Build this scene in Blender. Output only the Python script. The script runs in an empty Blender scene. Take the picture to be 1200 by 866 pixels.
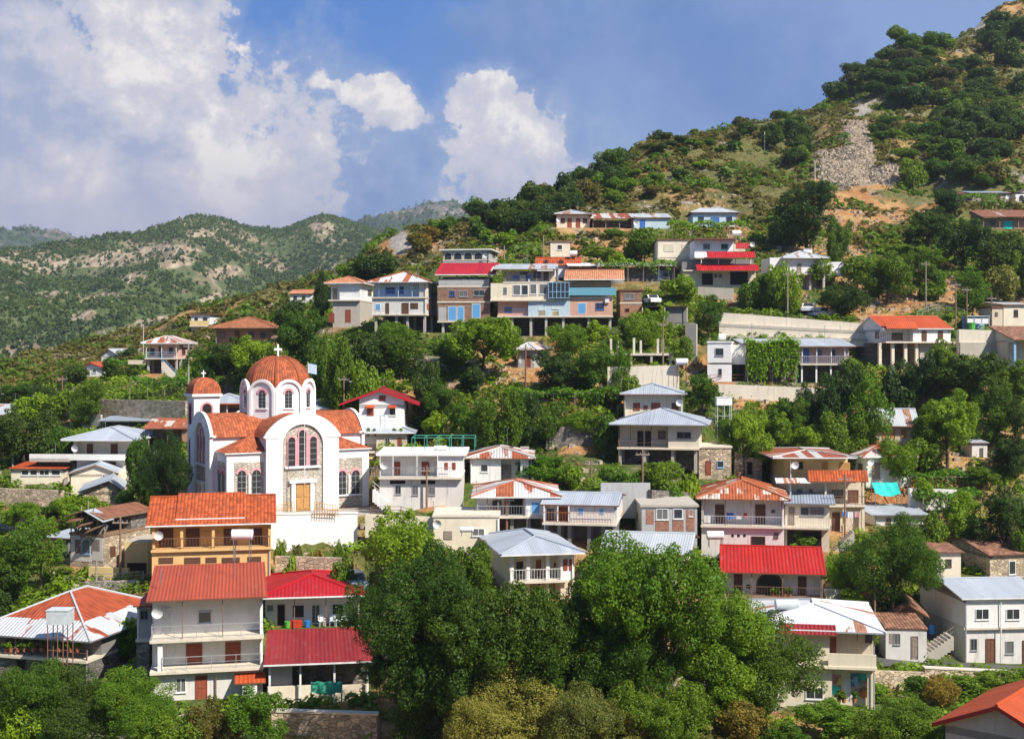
import bpy, math, random
import numpy as np
from mathutils import Vector
R = math.radians
SC = bpy.context.scene
COL = SC.collection
F, HX, HY, ZC = 1500.0, 600.0, 410.0, 34.0      # focal length in photo pixels, principal column, horizon row, eye height

# ------------------------------------------------------------------ camera, sky, sun, exposure
cd = bpy.data.cameras.new('camera'); cam = bpy.data.objects.new('camera', cd); COL.objects.link(cam)
cam.location = (0, 0, ZC); cam.rotation_euler = (R(90), 0, 0)
cd.sensor_width = 36; cd.lens = 36 * F / 1200; cd.shift_y = -23 / 1200
cd.clip_start = 0.5; cd.clip_end = 20000
SC.camera = cam
SUN_AZ, SUN_EL = 47, 46            # degrees to the right of straight behind the camera; height
SUN_STR, SKY_STR = 4.3, 0.085
sd = bpy.data.lights.new('sun', 'SUN'); sd.energy = SUN_STR; sd.angle = R(0.55); sd.color = (1, 0.93, 0.82)
so = bpy.data.objects.new('sun', sd); COL.objects.link(so); so.location = (60, -60, 200)
svec = Vector((math.sin(R(SUN_AZ)) * math.cos(R(SUN_EL)), -math.cos(R(SUN_AZ)) * math.cos(R(SUN_EL)), math.sin(R(SUN_EL))))
so.rotation_euler = svec.to_track_quat('Z', 'Y').to_euler()
SC.view_settings.view_transform = 'Standard'; SC.view_settings.look = 'None'
SC.view_settings.exposure = 0.72; SC.view_settings.gamma = 1; SC.view_settings.use_curve_mapping = False
SC.cycles.use_denoising = True
SC.cycles.max_bounces = 6; SC.cycles.diffuse_bounces = 3; SC.cycles.transmission_bounces = 4
SC.cycles.sample_clamp_indirect = 4

class NT:
    """small helper round a node tree"""
    def __init__(s, tree): s.t = tree
    def n(s, typ, ins=None, **props):
        nd = s.t.nodes.new(typ)
        for k, v in props.items(): setattr(nd, k, v)
        for k, v in (ins or {}).items():
            if isinstance(v, bpy.types.NodeSocket): s.t.links.new(v, nd.inputs[k])
            elif v is not None: nd.inputs[k].default_value = v
        return nd
    def m(s, op, a, b=None, c=None, clamp=False):
        ins = {0: a}
        if b is not None: ins[1] = b
        if c is not None: ins[2] = c
        return s.n('ShaderNodeMath', ins, operation=op, use_clamp=clamp).outputs[0]
    def vm(s, op, a, b=None):
        ins = {0: a}
        if b is not None: ins[1] = b
        return s.n('ShaderNodeVectorMath', ins, operation=op).outputs[0]
    def mix(s, f, a, b):
        nd = s.t.nodes.new('ShaderNodeMix'); nd.data_type = 'RGBA'
        for sock, v in ((nd.inputs[0], f), (nd.inputs[6], a), (nd.inputs[7], b)):
            if isinstance(v, bpy.types.NodeSocket): s.t.links.new(v, sock)
            elif isinstance(v, (int, float)): sock.default_value = v
            else: sock.default_value = (*v, 1) if len(v) == 3 else v
        return nd.outputs[2]
    def ss(s, x, a, b):                 # smoothstep of x from a to b
        return s.n('ShaderNodeMapRange', {0: x, 1: a, 2: b, 3: 0.0, 4: 1.0}, interpolation_type='SMOOTHSTEP').outputs[0]
    def noise(s, vec, scale, detail=4, rough=0.55, dist=0.0):
        return s.n('ShaderNodeTexNoise', {'Vector': vec, 'Scale': scale, 'Detail': detail, 'Roughness': rough, 'Distortion': dist}).outputs[0]

def make_world():
    w = bpy.data.worlds.new('World'); SC.world = w; w.use_nodes = True
    t = w.node_tree; t.nodes.clear(); g = NT(t)
    out = g.n('ShaderNodeOutputWorld'); bg = g.n('ShaderNodeBackground', {'Strength': SKY_STR})
    t.links.new(bg.outputs[0], out.inputs[0])
    sky = g.n('ShaderNodeTexSky', sky_type='NISHITA', sun_disc=False, sun_elevation=R(SUN_EL), sun_rotation=R(180 - SUN_AZ), air_density=1.0, dust_density=0.6, ozone_density=2.0)
    d = g.n('ShaderNodeTexCoord').outputs['Generated']
    sp = g.n('ShaderNodeSeparateXYZ', {0: d}); x, y, z = sp.outputs
    az = g.m('MULTIPLY', g.m('ARCTAN2', x, y), 1500.0)         # milli-directions: 1500 to a radian
    el = g.m('MULTIPLY', g.m('ARCSINE', z), 1500.0)
    k = 1 / SKY_STR / 2 ** SC.view_settings.exposure
    def c(r, gg, b):                                     # a display colour -> radiance before the strength
        lin = lambda v: ((v / 255 + 0.055) / 1.055) ** 2.4
        return tuple(lin(v) * k for v in (r, gg, b))
    w1 = g.noise(d, 7, 6, 0.6); w2 = g.noise(g.vm('ADD', d, (3.1, 1.7, 0.4)), 7, 6, 0.6)
    azw = g.m('ADD', az, g.m('MULTIPLY', g.m('SUBTRACT', w1, 0.5), 210.0)); elw = g.m('ADD', el, g.m('MULTIPLY', g.m('SUBTRACT', w2, 0.5), 170.0))
    n1 = g.noise(d, 15, 10, 0.62, 0.2); n2 = g.noise(d, 48, 8, 0.65); n3 = g.noise(d, 4.5, 6, 0.55)
    nn = g.m('ADD', g.m('MULTIPLY', g.m('SUBTRACT', n1, 0.5), 2.3), g.m('MULTIPLY', g.m('SUBTRACT', n2, 0.5), 1.5))
    def blob(cx, cy, rx, ry):                            # 1 at the centre, 0 on the rim, negative outside
        a = g.m('DIVIDE', g.m('SUBTRACT', azw, cx - 600.0), rx); b = g.m('DIVIDE', g.m('SUBTRACT', elw, 410.0 - cy), ry)
        return g.m('SUBTRACT', 1.0, g.m('SQRT', g.m('ADD', g.m('MULTIPLY', a, a), g.m('MULTIPLY', b, b))))
    mx = lambda *v: v[0] if len(v) == 1 else g.m('MAXIMUM', v[0], mx(*v[1:]))
    blue = g.mix(g.ss(el, 90, 420), c(138, 166, 214), c(82, 134, 208))
    # a veil of thin grey cloud: the middle and the whole right of the sky
    veil = mx(blob(415, 200, 130, 110), blob(600, 10, 70, 90), blob(900, 70, 400, 260), blob(-150, 150, 420, 260), blob(1250, 60, 420, 300))
    vm_ = g.ss(g.m('ADD', veil, g.m('MULTIPLY', nn, 0.16)), -0.08, 0.42)
    veilcol = g.mix(g.ss(g.m('ADD', n3, g.m('MULTIPLY', g.m('SUBTRACT', n1, 0.5), 0.35)), 0.36, 0.64), c(103, 135, 193), c(136, 163, 209))
    veilcol = g.mix(g.m('MULTIPLY', g.ss(el, 190, 90), 0.3), veilcol, c(150, 168, 208))
    col = g.mix(g.m('MULTIPLY', vm_, 0.9), blue, veilcol)
    # heaped cloud
    heap = mx(blob(120, 210, 285, 175), blob(185, 55, 95, 100), blob(-10, 60, 110, 110), blob(300, 225, 100, 95), blob(605, 195, 100, 85), blob(585, 135, 62, 42), blob(437, 138, 52, 26), blob(595, 232, 85, 40), blob(60, 270, 330, 60))
    hs = g.m('ADD', g.m('MULTIPLY', heap, 1.1), g.m('MULTIPLY', nn, 0.62))
    hm = g.ss(hs, 0.0, 0.17)
    wisp = g.m('MULTIPLY', g.ss(hs, -0.45, 0.1), 0.4)
    col = g.mix(wisp, col, c(176, 188, 216))
    lit = mx(blob(190, 60, 120, 90), blob(600, 150, 110, 80), blob(440, 130, 70, 40), blob(300, 180, 90, 90), blob(90, 220, 70, 40))
    off = g.vm('ADD', d, (0.010, 0, 0.012)); n1b = g.noise(off, 15, 10, 0.62, 0.2)
    relief = g.m('MULTIPLY', g.m('SUBTRACT', n1, n1b), 4.4)
    ls = g.m('ADD', g.m('ADD', g.m('MULTIPLY', lit, 0.95), relief), g.m('MULTIPLY', g.m('SUBTRACT', n2, 0.5), 0.9))
    heapcol = g.mix(g.ss(ls, -0.75, 0.45), c(166, 178, 208), c(214, 212, 222))
    heapcol = g.mix(g.ss(ls, 0.3, 1.0), heapcol, c(250, 244, 239))
    heapcol = g.mix(g.m('MULTIPLY', g.ss(el, 260, 120), 0.75), heapcol, c(190, 188, 207))
    col = g.mix(g.m('MULTIPLY', hm, 0.96), col, heapcol)
    up = g.ss(el, 520, 1000)                             # overhead: the clear Nishita sky
    col = g.mix(up, col, sky.outputs[0])
    t.links.new(col, bg.inputs['Color'])
make_world()

# ------------------------------------------------------------------ materials
MATS = {}
def mat(name):
    m = bpy.data.materials.new(name); m.use_nodes = True
    g = NT(m.node_tree); b = m.node_tree.nodes['Principled BSDF']
    MATS[name] = m
    return m, g, b
def setc(g, b, key, v):
    if isinstance(v, bpy.types.NodeSocket): g.t.links.new(v, b.inputs[key])
    else: b.inputs[key].default_value = (*v, 1) if isinstance(v, tuple) and len(v) == 3 else v
def bump(g, b, h, dist, strength=1.0):
    g.t.links.new(g.n('ShaderNodeBump', {'Height': h, 'Distance': dist, 'Strength': strength}).outputs[0], b.inputs['Normal'])
def objco(g):
    return g.n('ShaderNodeTexCoord').outputs['Object']
def stucco(name, col, dirt=0.35, dcol=(0.16, 0.13, 0.10)):
    m, g, b = mat(name)
    co = objco(g); inf = g.n('ShaderNodeObjectInfo').outputs['Random']
    co2 = g.vm('ADD', co, g.n('ShaderNodeCombineXYZ', {0: g.m('MULTIPLY', inf, 50.0)}).outputs[0])
    n1 = g.noise(co2, 0.7, 5, 0.6); n2 = g.noise(g.vm('MULTIPLY', co2, (2.2, 2.2, 0.22)), 1.2, 4, 0.65); n3 = g.noise(co2, 9, 3)
    c = g.mix(g.ss(n1, 0.3, 0.75), tuple(v * 0.88 for v in col), tuple(min(1, v * 1.05) for v in col))
    st = g.m('MULTIPLY', g.ss(g.m('ADD', g.m('MULTIPLY', n2, 0.7), g.m('MULTIPLY', n1, 0.3)), 0.5, 0.74), dirt)
    c = g.mix(g.m('MULTIPLY', g.ss(g.noise(co2, 0.35, 2, 0.4), 0.56, 0.6), dirt * 0.5), c, tuple(v * 0.8 + 0.03 for v in col))
    c = g.mix(st, c, dcol); c = g.mix(g.m('MULTIPLY', g.ss(n3, 0.55, 0.8), dirt * 0.35), c, dcol)
    setc(g, b, 'Base Color', c); setc(g, b, 'Roughness', 0.9); setc(g, b, 'Specular IOR Level', 0.2)
    bump(g, b, g.noise(co2, 14, 3), 0.02, 0.6)
    return m
def brickmat(name, col, mortar=(0.36, 0.33, 0.3), sc=1.0):
    m, g, b = mat(name); co = objco(g); s = g.n('ShaderNodeSeparateXYZ', {0: co})
    v = g.n('ShaderNodeCombineXYZ', {0: g.m('ADD', s.outputs[0], s.outputs[1]), 1: s.outputs[2]}).outputs[0]
    br = g.n('ShaderNodeTexBrick', {'Vector': v, 'Color1': (*col, 1), 'Color2': (*(c * 0.6 for c in col), 1), 'Mortar': (*mortar, 1), 'Scale': 1.0, 'Mortar Size': 0.012, 'Brick Width': 0.34 * sc, 'Row Height': 0.2 * sc})
    n1 = g.noise(co, 0.9, 5, 0.65)
    c = g.mix(g.m('MULTIPLY', g.ss(n1, 0.48, 0.72), 0.6), br.outputs[0], (0.30, 0.27, 0.24))
    setc(g, b, 'Base Color', c); setc(g, b, 'Roughness', 0.92); bump(g, b, br.outputs[1], -0.02)
    return m
def stonemat(name, col, sc=2.2, var=0.45, mortar=0.9):
    m, g, b = mat(name); co = objco(g); w = g.vm('MULTIPLY', co, (1, 1, 1.5))
    w = g.vm('ADD', w, g.n('ShaderNodeVectorMath', {0: g.n('ShaderNodeTexNoise', {'Vector': co, 'Scale': 2.0}).outputs[1], 3: 0.35}, operation='SCALE').outputs[0])
    vo = g.n('ShaderNodeTexVoronoi', {'Vector': w, 'Scale': sc}); ve = g.n('ShaderNodeTexVoronoi', {'Vector': w, 'Scale': sc}, feature='DISTANCE_TO_EDGE')
    r = g.n('ShaderNodeSeparateColor', {0: vo.outputs[1]}).outputs[0]
    c = g.mix(r, tuple(v * (1 - var) for v in col), tuple(min(1, v * (1 + var * 0.6)) for v in col))
    n1 = g.noise(co, 0.6, 5, 0.6)
    c = g.mix(g.m('MULTIPLY', g.ss(n1, 0.5, 0.75), 0.45), c, (0.14, 0.11, 0.08))
    c = g.mix(g.m('MULTIPLY', g.ss(ve.outputs[0], 0.06, 0.0), mortar * 0.8), c, tuple(v * 0.75 for v in col))
    setc(g, b, 'Base Color', c); setc(g, b, 'Roughness', 0.95)
    bump(g, b, g.ss(ve.outputs[0], 0.0, 0.12), 0.06)
    return m
def roofmetal(name, col, rust=None, amt=0.0, sheet=0.85, corr=0.3, rough=0.55, vsplit=None, patch=False, bmp=0.8):
    m, g, b = mat(name); uv = g.n('ShaderNodeUVMap').outputs[0]; s = g.n('ShaderNodeSeparateXYZ', {0: uv}); u, v = s.outputs[0], s.outputs[1]
    inf = g.m('MULTIPLY', g.n('ShaderNodeObjectInfo').outputs['Random'], 37.0)
    sid = g.m('FLOOR', g.m('DIVIDE', u, sheet))
    wv = [sid, inf, 0.0]
    if patch: wv[2] = g.m('FLOOR', g.m('DIVIDE', v, 1.1))
    wn = g.n('ShaderNodeTexWhiteNoise', {'Vector': g.n('ShaderNodeCombineXYZ', {i: a for i, a in enumerate(wv)}).outputs[0]}, noise_dimensions='3D').outputs[0]
    q = g.n('ShaderNodeCombineXYZ', {0: g.m('ADD', u, inf), 1: g.m('MULTIPLY', v, 0.3), 2: inf}).outputs[0]
    n1 = g.noise(q, 0.55, 4, 0.6); n2 = g.noise(q, 3.0, 3, 0.6)
    c = g.mix(wn, tuple(x * 0.86 for x in col), tuple(min(1, x * 1.06) for x in col))
    c = g.mix(g.m('MULTIPLY', g.ss(n1, 0.42, 0.7), 0.5), c, tuple(x * 0.66 for x in col)); c = g.mix(g.m('MULTIPLY', g.ss(n2, 0.52, 0.8), 0.3), c, tuple(x * 0.5 + 0.14 for x in col))
    if rust:
        k = g.m('ADD', g.m('MULTIPLY', n1, 0.75), g.m('MULTIPLY', wn, 0.55)); k = g.m('ADD', k, g.m('MULTIPLY', n2, 0.25))
        if vsplit is not None: k = g.m('ADD', k, g.m('MULTIPLY', g.m('SUBTRACT', g.ss(v, vsplit - 0.2, vsplit + 0.2), 0.62), 0.62))
        f = g.ss(k, 1.0 - amt, 1.06 - amt)
        rc = g.mix(g.ss(n2, 0.35, 0.7), rust, tuple(x * 0.6 for x in rust))
        c = g.mix(f, c, rc)
    setc(g, b, 'Base Color', c); setc(g, b, 'Roughness', rough); setc(g, b, 'Specular IOR Level', 0.2)
    bump(g, b, g.m('SINE', g.m('MULTIPLY', u, 6.2832 / corr)), 0.028, bmp)
    return m
def rooftile(name, col, dark=0.6, wear=0.2):
    m, g, b = mat(name); uv = g.n('ShaderNodeUVMap').outputs[0]; s = g.n('ShaderNodeSeparateXYZ', {0: uv}); u, v = s.outputs[0], s.outputs[1]
    cu, cv = g.m('DIVIDE', u, 0.3), g.m('DIVIDE', v, 0.4)
    wn = g.n('ShaderNodeTexWhiteNoise', {'Vector': g.n('ShaderNodeCombineXYZ', {0: g.m('FLOOR', cu), 1: g.m('FLOOR', cv)}).outputs[0]}, noise_dimensions='3D').outputs[0]
    n1 = g.noise(objco(g), 0.6, 5, 0.65)
    c = g.mix(wn, tuple(x * dark for x in col), tuple(min(1, x * 1.15) for x in col))
    c = g.mix(g.m('MULTIPLY', g.ss(n1, 0.45, 0.75), wear), c, (0.16, 0.09, 0.06))
    fv = g.m('FRACT', cv)
    c = g.mix(g.m('MULTIPLY', g.ss(g.m('ABSOLUTE', g.m('SINE', g.m('MULTIPLY', cu, 3.14159))), 0.42, 0.05), 0.5), c, tuple(x * 0.35 for x in col))
    setc(g, b, 'Base Color', c); setc(g, b, 'Roughness', 0.8); setc(g, b, 'Specular IOR Level', 0.25)
    h = g.m('ADD', g.m('ABSOLUTE', g.m('SINE', g.m('MULTIPLY', cu, 3.14159))), g.m('MULTIPLY', g.m('SUBTRACT', 1.0, fv), 0.5))
    bump(g, b, h, 0.05)
    return m
def plain(name, col, rough=0.6, spec=0.4, metal=0.0, var=0.15):
    m, g, b = mat(name); n = g.noise(objco(g), 1.7, 4, 0.6)
    setc(g, b, 'Base Color', g.mix(g.ss(n, 0.3, 0.7), tuple(v * (1 - var) for v in col), tuple(min(1, v * (1 + var * 0.4)) for v in col)))
    setc(g, b, 'Roughness', rough); setc(g, b, 'Specular IOR Level', spec); setc(g, b, 'Metallic', metal)
    return m
def leafmat(name, col, var=0.35, trans=0.3):
    m, g, b = mat(name); inf = g.n('ShaderNodeObjectInfo').outputs['Random']; co = objco(g)
    n = g.noise(g.vm('ADD', co, g.n('ShaderNodeCombineXYZ', {0: g.m('MULTIPLY', inf, 30.0)}).outputs[0]), 2.3, 3, 0.6)
    lo = (col[0] * 0.62, col[1] * 0.72, col[2] * 0.8); hi = (col[0] * 1.6, col[1] * 1.32, col[2] * 1.05)
    c = g.mix(g.ss(g.m('ADD', g.m('MULTIPLY', n, 0.8), g.m('MULTIPLY', g.m('SUBTRACT', inf, 0.3), 0.55)), 0.28, 0.8), lo, hi)
    setc(g, b, 'Base Color', c); setc(g, b, 'Roughness', 0.5); setc(g, b, 'Specular IOR Level', 0.22)
    tr = g.n('ShaderNodeBsdfTranslucent', {0: g.mix(0.5, c, (col[0] * 2.2, col[1] * 1.9, col[2] * 0.8))})
    mx = g.n('ShaderNodeMixShader', {0: trans}); out = g.t.nodes['Material Output']
    g.t.links.new(b.outputs[0], mx.inputs[1]); g.t.links.new(tr.outputs[0], mx.inputs[2]); g.t.links.new(mx.outputs[0], out.inputs[0])
    return m

stucco('white', (0.78, 0.77, 0.75), 0.5, (0.35, 0.32, 0.28)); stucco('clean_white', (0.81, 0.80, 0.79), 0.13, (0.4, 0.38, 0.35))
stucco('old_white', (0.70, 0.67, 0.63), 0.62); stucco('cream', (0.75, 0.67, 0.52), 0.36, (0.3, 0.24, 0.17))
stucco('beige', (0.66, 0.56, 0.43), 0.5); stucco('yellow', (0.72, 0.55, 0.26), 0.25, (0.3, 0.2, 0.1)); stucco('ochre', (0.72, 0.45, 0.19), 0.22, (0.35, 0.18, 0.07))
stucco('pink', (0.66, 0.42, 0.36), 0.3); stucco('salmon', (0.62, 0.36, 0.26), 0.35); stucco('pale_blue', (0.5, 0.62, 0.68), 0.3); stucco('grey', (0.42, 0.42, 0.42), 0.45)
stucco('pale_green', (0.66, 0.71, 0.62), 0.3); stucco('mauve', (0.52, 0.40, 0.40), 0.3); stucco('brown_wall', (0.30, 0.2, 0.14), 0.3)
stucco('concrete', (0.46, 0.42, 0.36), 0.5, (0.2, 0.17, 0.13)); stucco('pale_concrete', (0.68, 0.61, 0.50), 0.62, (0.26, 0.21, 0.15)); stucco('dark_concrete', (0.22, 0.21, 0.2), 0.4)  # dark concrete: real concrete, also shade painted onto walls in shadow
brickmat('brick', (0.30, 0.15, 0.09)); brickmat('red_brick', (0.40, 0.16, 0.09)); brickmat('clay_brick', (0.42, 0.2, 0.11), sc=1.4)
stonemat('stone', (0.40, 0.36, 0.30)); stonemat('church_stone', (0.52, 0.47, 0.39), 2.6, 0.16, 0.35); stonemat('warm_stone', (0.5, 0.4, 0.28)); stonemat('dark_stone', (0.2, 0.18, 0.16))  # dark stone: real rubble walls, also undercroft shade painted as colour
roofmetal('grey_metal', (0.40, 0.44, 0.50), corr=0.22, bmp=0.4); roofmetal('white_metal', (0.68, 0.69, 0.71), (0.45, 0.22, 0.14), 0.02, corr=0.22, bmp=0.4); roofmetal('pale_metal', (0.46, 0.49, 0.52), (0.36, 0.2, 0.13), 0.05, corr=0.22, bmp=0.45)
roofmetal('blue_grey_metal', (0.30, 0.35, 0.42)); roofmetal('red_metal', (0.42, 0.014, 0.022), rough=0.55); roofmetal('scarlet_metal', (0.41, 0.022, 0.018), rough=0.55, corr=0.34)
roofmetal('dark_red_metal', (0.25, 0.022, 0.025)); roofmetal('brick_red_metal', (0.40, 0.075, 0.035), corr=0.26); roofmetal('orange_red_metal', (0.47, 0.085, 0.028))
roofmetal('rust_stripes', (0.58, 0.56, 0.54), (0.36, 0.10, 0.05), 0.36); roofmetal('rust_light', (0.62, 0.62, 0.62), (0.42, 0.13, 0.06), 0.22)
roofmetal('rust_patches', (0.62, 0.56, 0.5), (0.42, 0.12, 0.05), 0.42, patch=True); roofmetal('rust_heavy', (0.42, 0.36, 0.33), (0.28, 0.12, 0.07), 0.55)
roofmetal('rust_skirt', (0.50, 0.52, 0.55), (0.40, 0.085, 0.035), 0.36, sheet=0.7, vsplit=2.3)
rooftile('orange_tile', (0.47, 0.095, 0.03)); rooftile('church_tile', (0.43, 0.115, 0.048), 0.6, 0.22); rooftile('pale_tile', (0.58, 0.25, 0.13), 0.7, 0.3); rooftile('old_tile', (0.34, 0.17, 0.11), 0.45, 0.5); rooftile('brown_tile', (0.40, 0.15, 0.07), 0.6, 0.3)
plain('white_paint', (0.75, 0.75, 0.74)); plain('frame_brown', (0.16, 0.07, 0.04)); plain('shutter_red', (0.30, 0.075, 0.04)); plain('shutter_brown', (0.13, 0.06, 0.035)); plain('door_orange', (0.48, 0.26, 0.09))
plain('blue_paint', (0.05, 0.16, 0.48)); plain('light_blue_paint', (0.25, 0.45, 0.68)); plain('green_paint', (0.05, 0.30, 0.22)); plain('turquoise', (0.02, 0.5, 0.46)); plain('dark_green_cloth', (0.01, 0.22, 0.13))
plain('steel', (0.33, 0.33, 0.34), 0.45, 0.5, 0.6); plain('rusty_steel', (0.22, 0.10, 0.06), 0.8); plain('rail_brown', (0.22, 0.12, 0.08)); plain('rail_grey', (0.32, 0.33, 0.35)); plain('pink_trim', (0.68, 0.32, 0.35), 0.8)
plain('wood', (0.24, 0.15, 0.09), 0.85); plain('grey_wood', (0.30, 0.25, 0.2), 0.9); plain('bark', (0.11, 0.085, 0.06), 0.95, 0.1); plain('black', (0.012, 0.012, 0.012), 0.7); plain('dark_room', (0.03, 0.027, 0.025), 0.9, 0.1)  # the last tone is the unlit inside of openings, painted flat
plain('tank_white', (0.82, 0.82, 0.82), 0.35); plain('tank_grey', (0.55, 0.6, 0.62), 0.45); plain('car_white', (0.8, 0.8, 0.8), 0.25, 0.5); plain('car_blue', (0.25, 0.33, 0.42), 0.25, 0.5); plain('tyre', (0.02, 0.02, 0.02), 0.9)
plain('red_plastic', (0.55, 0.05, 0.02), 0.4); plain('blue_plastic', (0.03, 0.2, 0.6), 0.4); plain('green_plastic', (0.1, 0.45, 0.06), 0.4); plain('asphalt', (0.09, 0.088, 0.085), 0.95); plain('pale_path', (0.38, 0.34, 0.28), 0.95)
plain('terracotta', (0.42, 0.15, 0.07), 0.8); plain('cloth_pale', (0.6, 0.58, 0.6), 0.9); plain('mural_blue', (0.06, 0.2, 0.45)); plain('mural_orange', (0.55, 0.2, 0.06)); plain('mural_pink', (0.7, 0.35, 0.4))
mg, g_, b_ = mat('glass'); setc(g_, b_, 'Base Color', (0.035, 0.04, 0.045)); setc(g_, b_, 'Roughness', 0.12); setc(g_, b_, 'Specular IOR Level', 0.4)
mg, g_, b_ = mat('curtained_glass'); setc(g_, b_, 'Base Color', (0.14, 0.14, 0.135)); setc(g_, b_, 'Roughness', 0.2)
mg, g_, b_ = mat('blue_glass'); setc(g_, b_, 'Base Color', (0.12, 0.33, 0.6)); setc(g_, b_, 'Roughness', 0.15)
mg, g_, b_ = mat('solar_glass'); setc(g_, b_, 'Base Color', (0.02, 0.025, 0.04)); setc(g_, b_, 'Roughness', 0.08)
LEAF = dict(dark=(0.074, 0.138, 0.015), deep=(0.052, 0.10, 0.018), mid=(0.10, 0.185, 0.016), bright=(0.145, 0.26, 0.016), vine=(0.115, 0.245, 0.013), olive=(0.175, 0.20, 0.045), yellow=(0.19, 0.16, 0.03), scrub=(0.115, 0.122, 0.036), grass=(0.10, 0.16, 0.025), straw=(0.40, 0.26, 0.11), pine=(0.065, 0.115, 0.042), hillgreen=(0.10, 0.155, 0.045))
for k_, c_ in LEAF.items(): leafmat('leaf_' + k_, c_, trans=0.12 if k_ in ('straw',) else 0.34)

def groundmat():
    m, g, b = mat('ground_soil'); co = g.n('ShaderNodeNewGeometry').outputs['Position']
    n1 = g.noise(co, 0.035, 6, 0.6); n2 = g.noise(co, 0.22, 6, 0.62, 0.4); n3 = g.noise(co, 1.6, 5, 0.65); n4 = g.noise(co, 0.11, 5, 0.6)
    straw = g.mix(g.ss(n3, 0.3, 0.7), (0.40, 0.23, 0.09), (0.50, 0.34, 0.17))
    soil = g.mix(g.ss(n3, 0.35, 0.65), (0.30, 0.13, 0.055), (0.40, 0.2, 0.09))
    c = g.mix(g.ss(n2, 0.42, 0.6), straw, soil)
    grn = g.mix(g.ss(n3, 0.35, 0.7), (0.05, 0.085, 0.018), (0.13, 0.15, 0.04))
    up = g.ss(g.n('ShaderNodeSeparateXYZ', {0: co}).outputs[1], 205.0, 260.0)
    n1 = g.m('ADD', n1, g.m('MULTIPLY', up, 0.06))
    grn = g.mix(up, grn, g.mix(g.ss(g.m('ADD', g.m('MULTIPLY', n3, 0.6), g.m('MULTIPLY', n2, 0.4)), 0.36, 0.62), (0.085, 0.09, 0.03), (0.175, 0.165, 0.062)))
    c = g.mix(g.ss(n1, 0.42, 0.54), c, grn)
    c = g.mix(g.ss(n4, 0.55, 0.66), c, g.mix(g.ss(n3, 0.3, 0.7), (0.22, 0.19, 0.16), (0.42, 0.37, 0.31)))
    at = g.n('ShaderNodeAttribute', attribute_name='bare'); s2 = g.n('ShaderNodeSeparateColor', {0: at.outputs[0]})
    dryc = g.mix(g.ss(g.m('ADD', g.m('MULTIPLY', n2, 0.5), g.m('MULTIPLY', n3, 0.5)), 0.4, 0.58), (0.44, 0.29, 0.13), (0.36, 0.17, 0.07))
    c = g.mix(g.ss(g.m('ADD', s2.outputs[0], g.m('MULTIPLY', g.m('SUBTRACT', n2, 0.5), 1.2)), 0.3, 0.6), c, dryc)
    c = g.mix(g.ss(g.m('ADD', s2.outputs[1], g.m('MULTIPLY', g.m('SUBTRACT', n2, 0.5), 0.8)), 0.3, 0.6), c, g.mix(g.ss(n3, 0.3, 0.7), (0.22, 0.20, 0.18), (0.4, 0.37, 0.33)))
    setc(g, b, 'Base Color', c); setc(g, b, 'Roughness', 1.0); setc(g, b, 'Specular IOR Level', 0.1)
    bump(g, b, g.m('ADD', n3, g.m('MULTIPLY', g.noise(co, 6, 3), 0.4)), 0.5, 0.8)
groundmat()
def hillmat(name, rock1, rock2, grn, thr):
    m, g, b = mat(name); co = g.n('ShaderNodeNewGeometry').outputs['Position']
    n1 = g.noise(co, 0.008, 7, 0.62, 0.3); n2 = g.noise(co, 0.05, 6, 0.65); n3 = g.noise(g.vm('MULTIPLY', co, (1, 0.4, 0.6)), 0.13, 5, 0.6)
    c = g.mix(g.ss(n2, 0.35, 0.65), rock1, rock2); c = g.mix(g.ss(n3, 0.45, 0.62), c, tuple(v * 0.62 for v in rock1))
    c = g.mix(g.ss(g.m('ADD', g.m('MULTIPLY', n1, 0.7), g.m('MULTIPLY', n2, 0.3)), thr, thr + 0.1), c, grn)
    at = g.n('ShaderNodeAttribute', attribute_name='bare'); s2 = g.n('ShaderNodeSeparateColor', {0: at.outputs[0]})
    tan = g.mix(g.ss(n3, 0.4, 0.62), tuple(v * 1.15 for v in rock2), tuple(v * 0.8 for v in rock1))
    c = g.mix(g.ss(g.m('ADD', s2.outputs[0], g.m('MULTIPLY', g.m('SUBTRACT', n2, 0.5), 1.3)), 0.35, 0.6), c, tan)
    setc(g, b, 'Base Color', c); setc(g, b, 'Roughness', 1.0); setc(g, b, 'Specular IOR Level', 0.1)
    bump(g, b, g.m('ADD', n2, n3), 6.0, 0.9)
hillmat('hill_soil', (0.27, 0.21, 0.14), (0.36, 0.29, 0.21), (0.085, 0.115, 0.045), 0.43)
hillmat('far_hill_soil', (0.22, 0.17, 0.15), (0.26, 0.21, 0.18), (0.05, 0.075, 0.05), 0.4)

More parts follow.
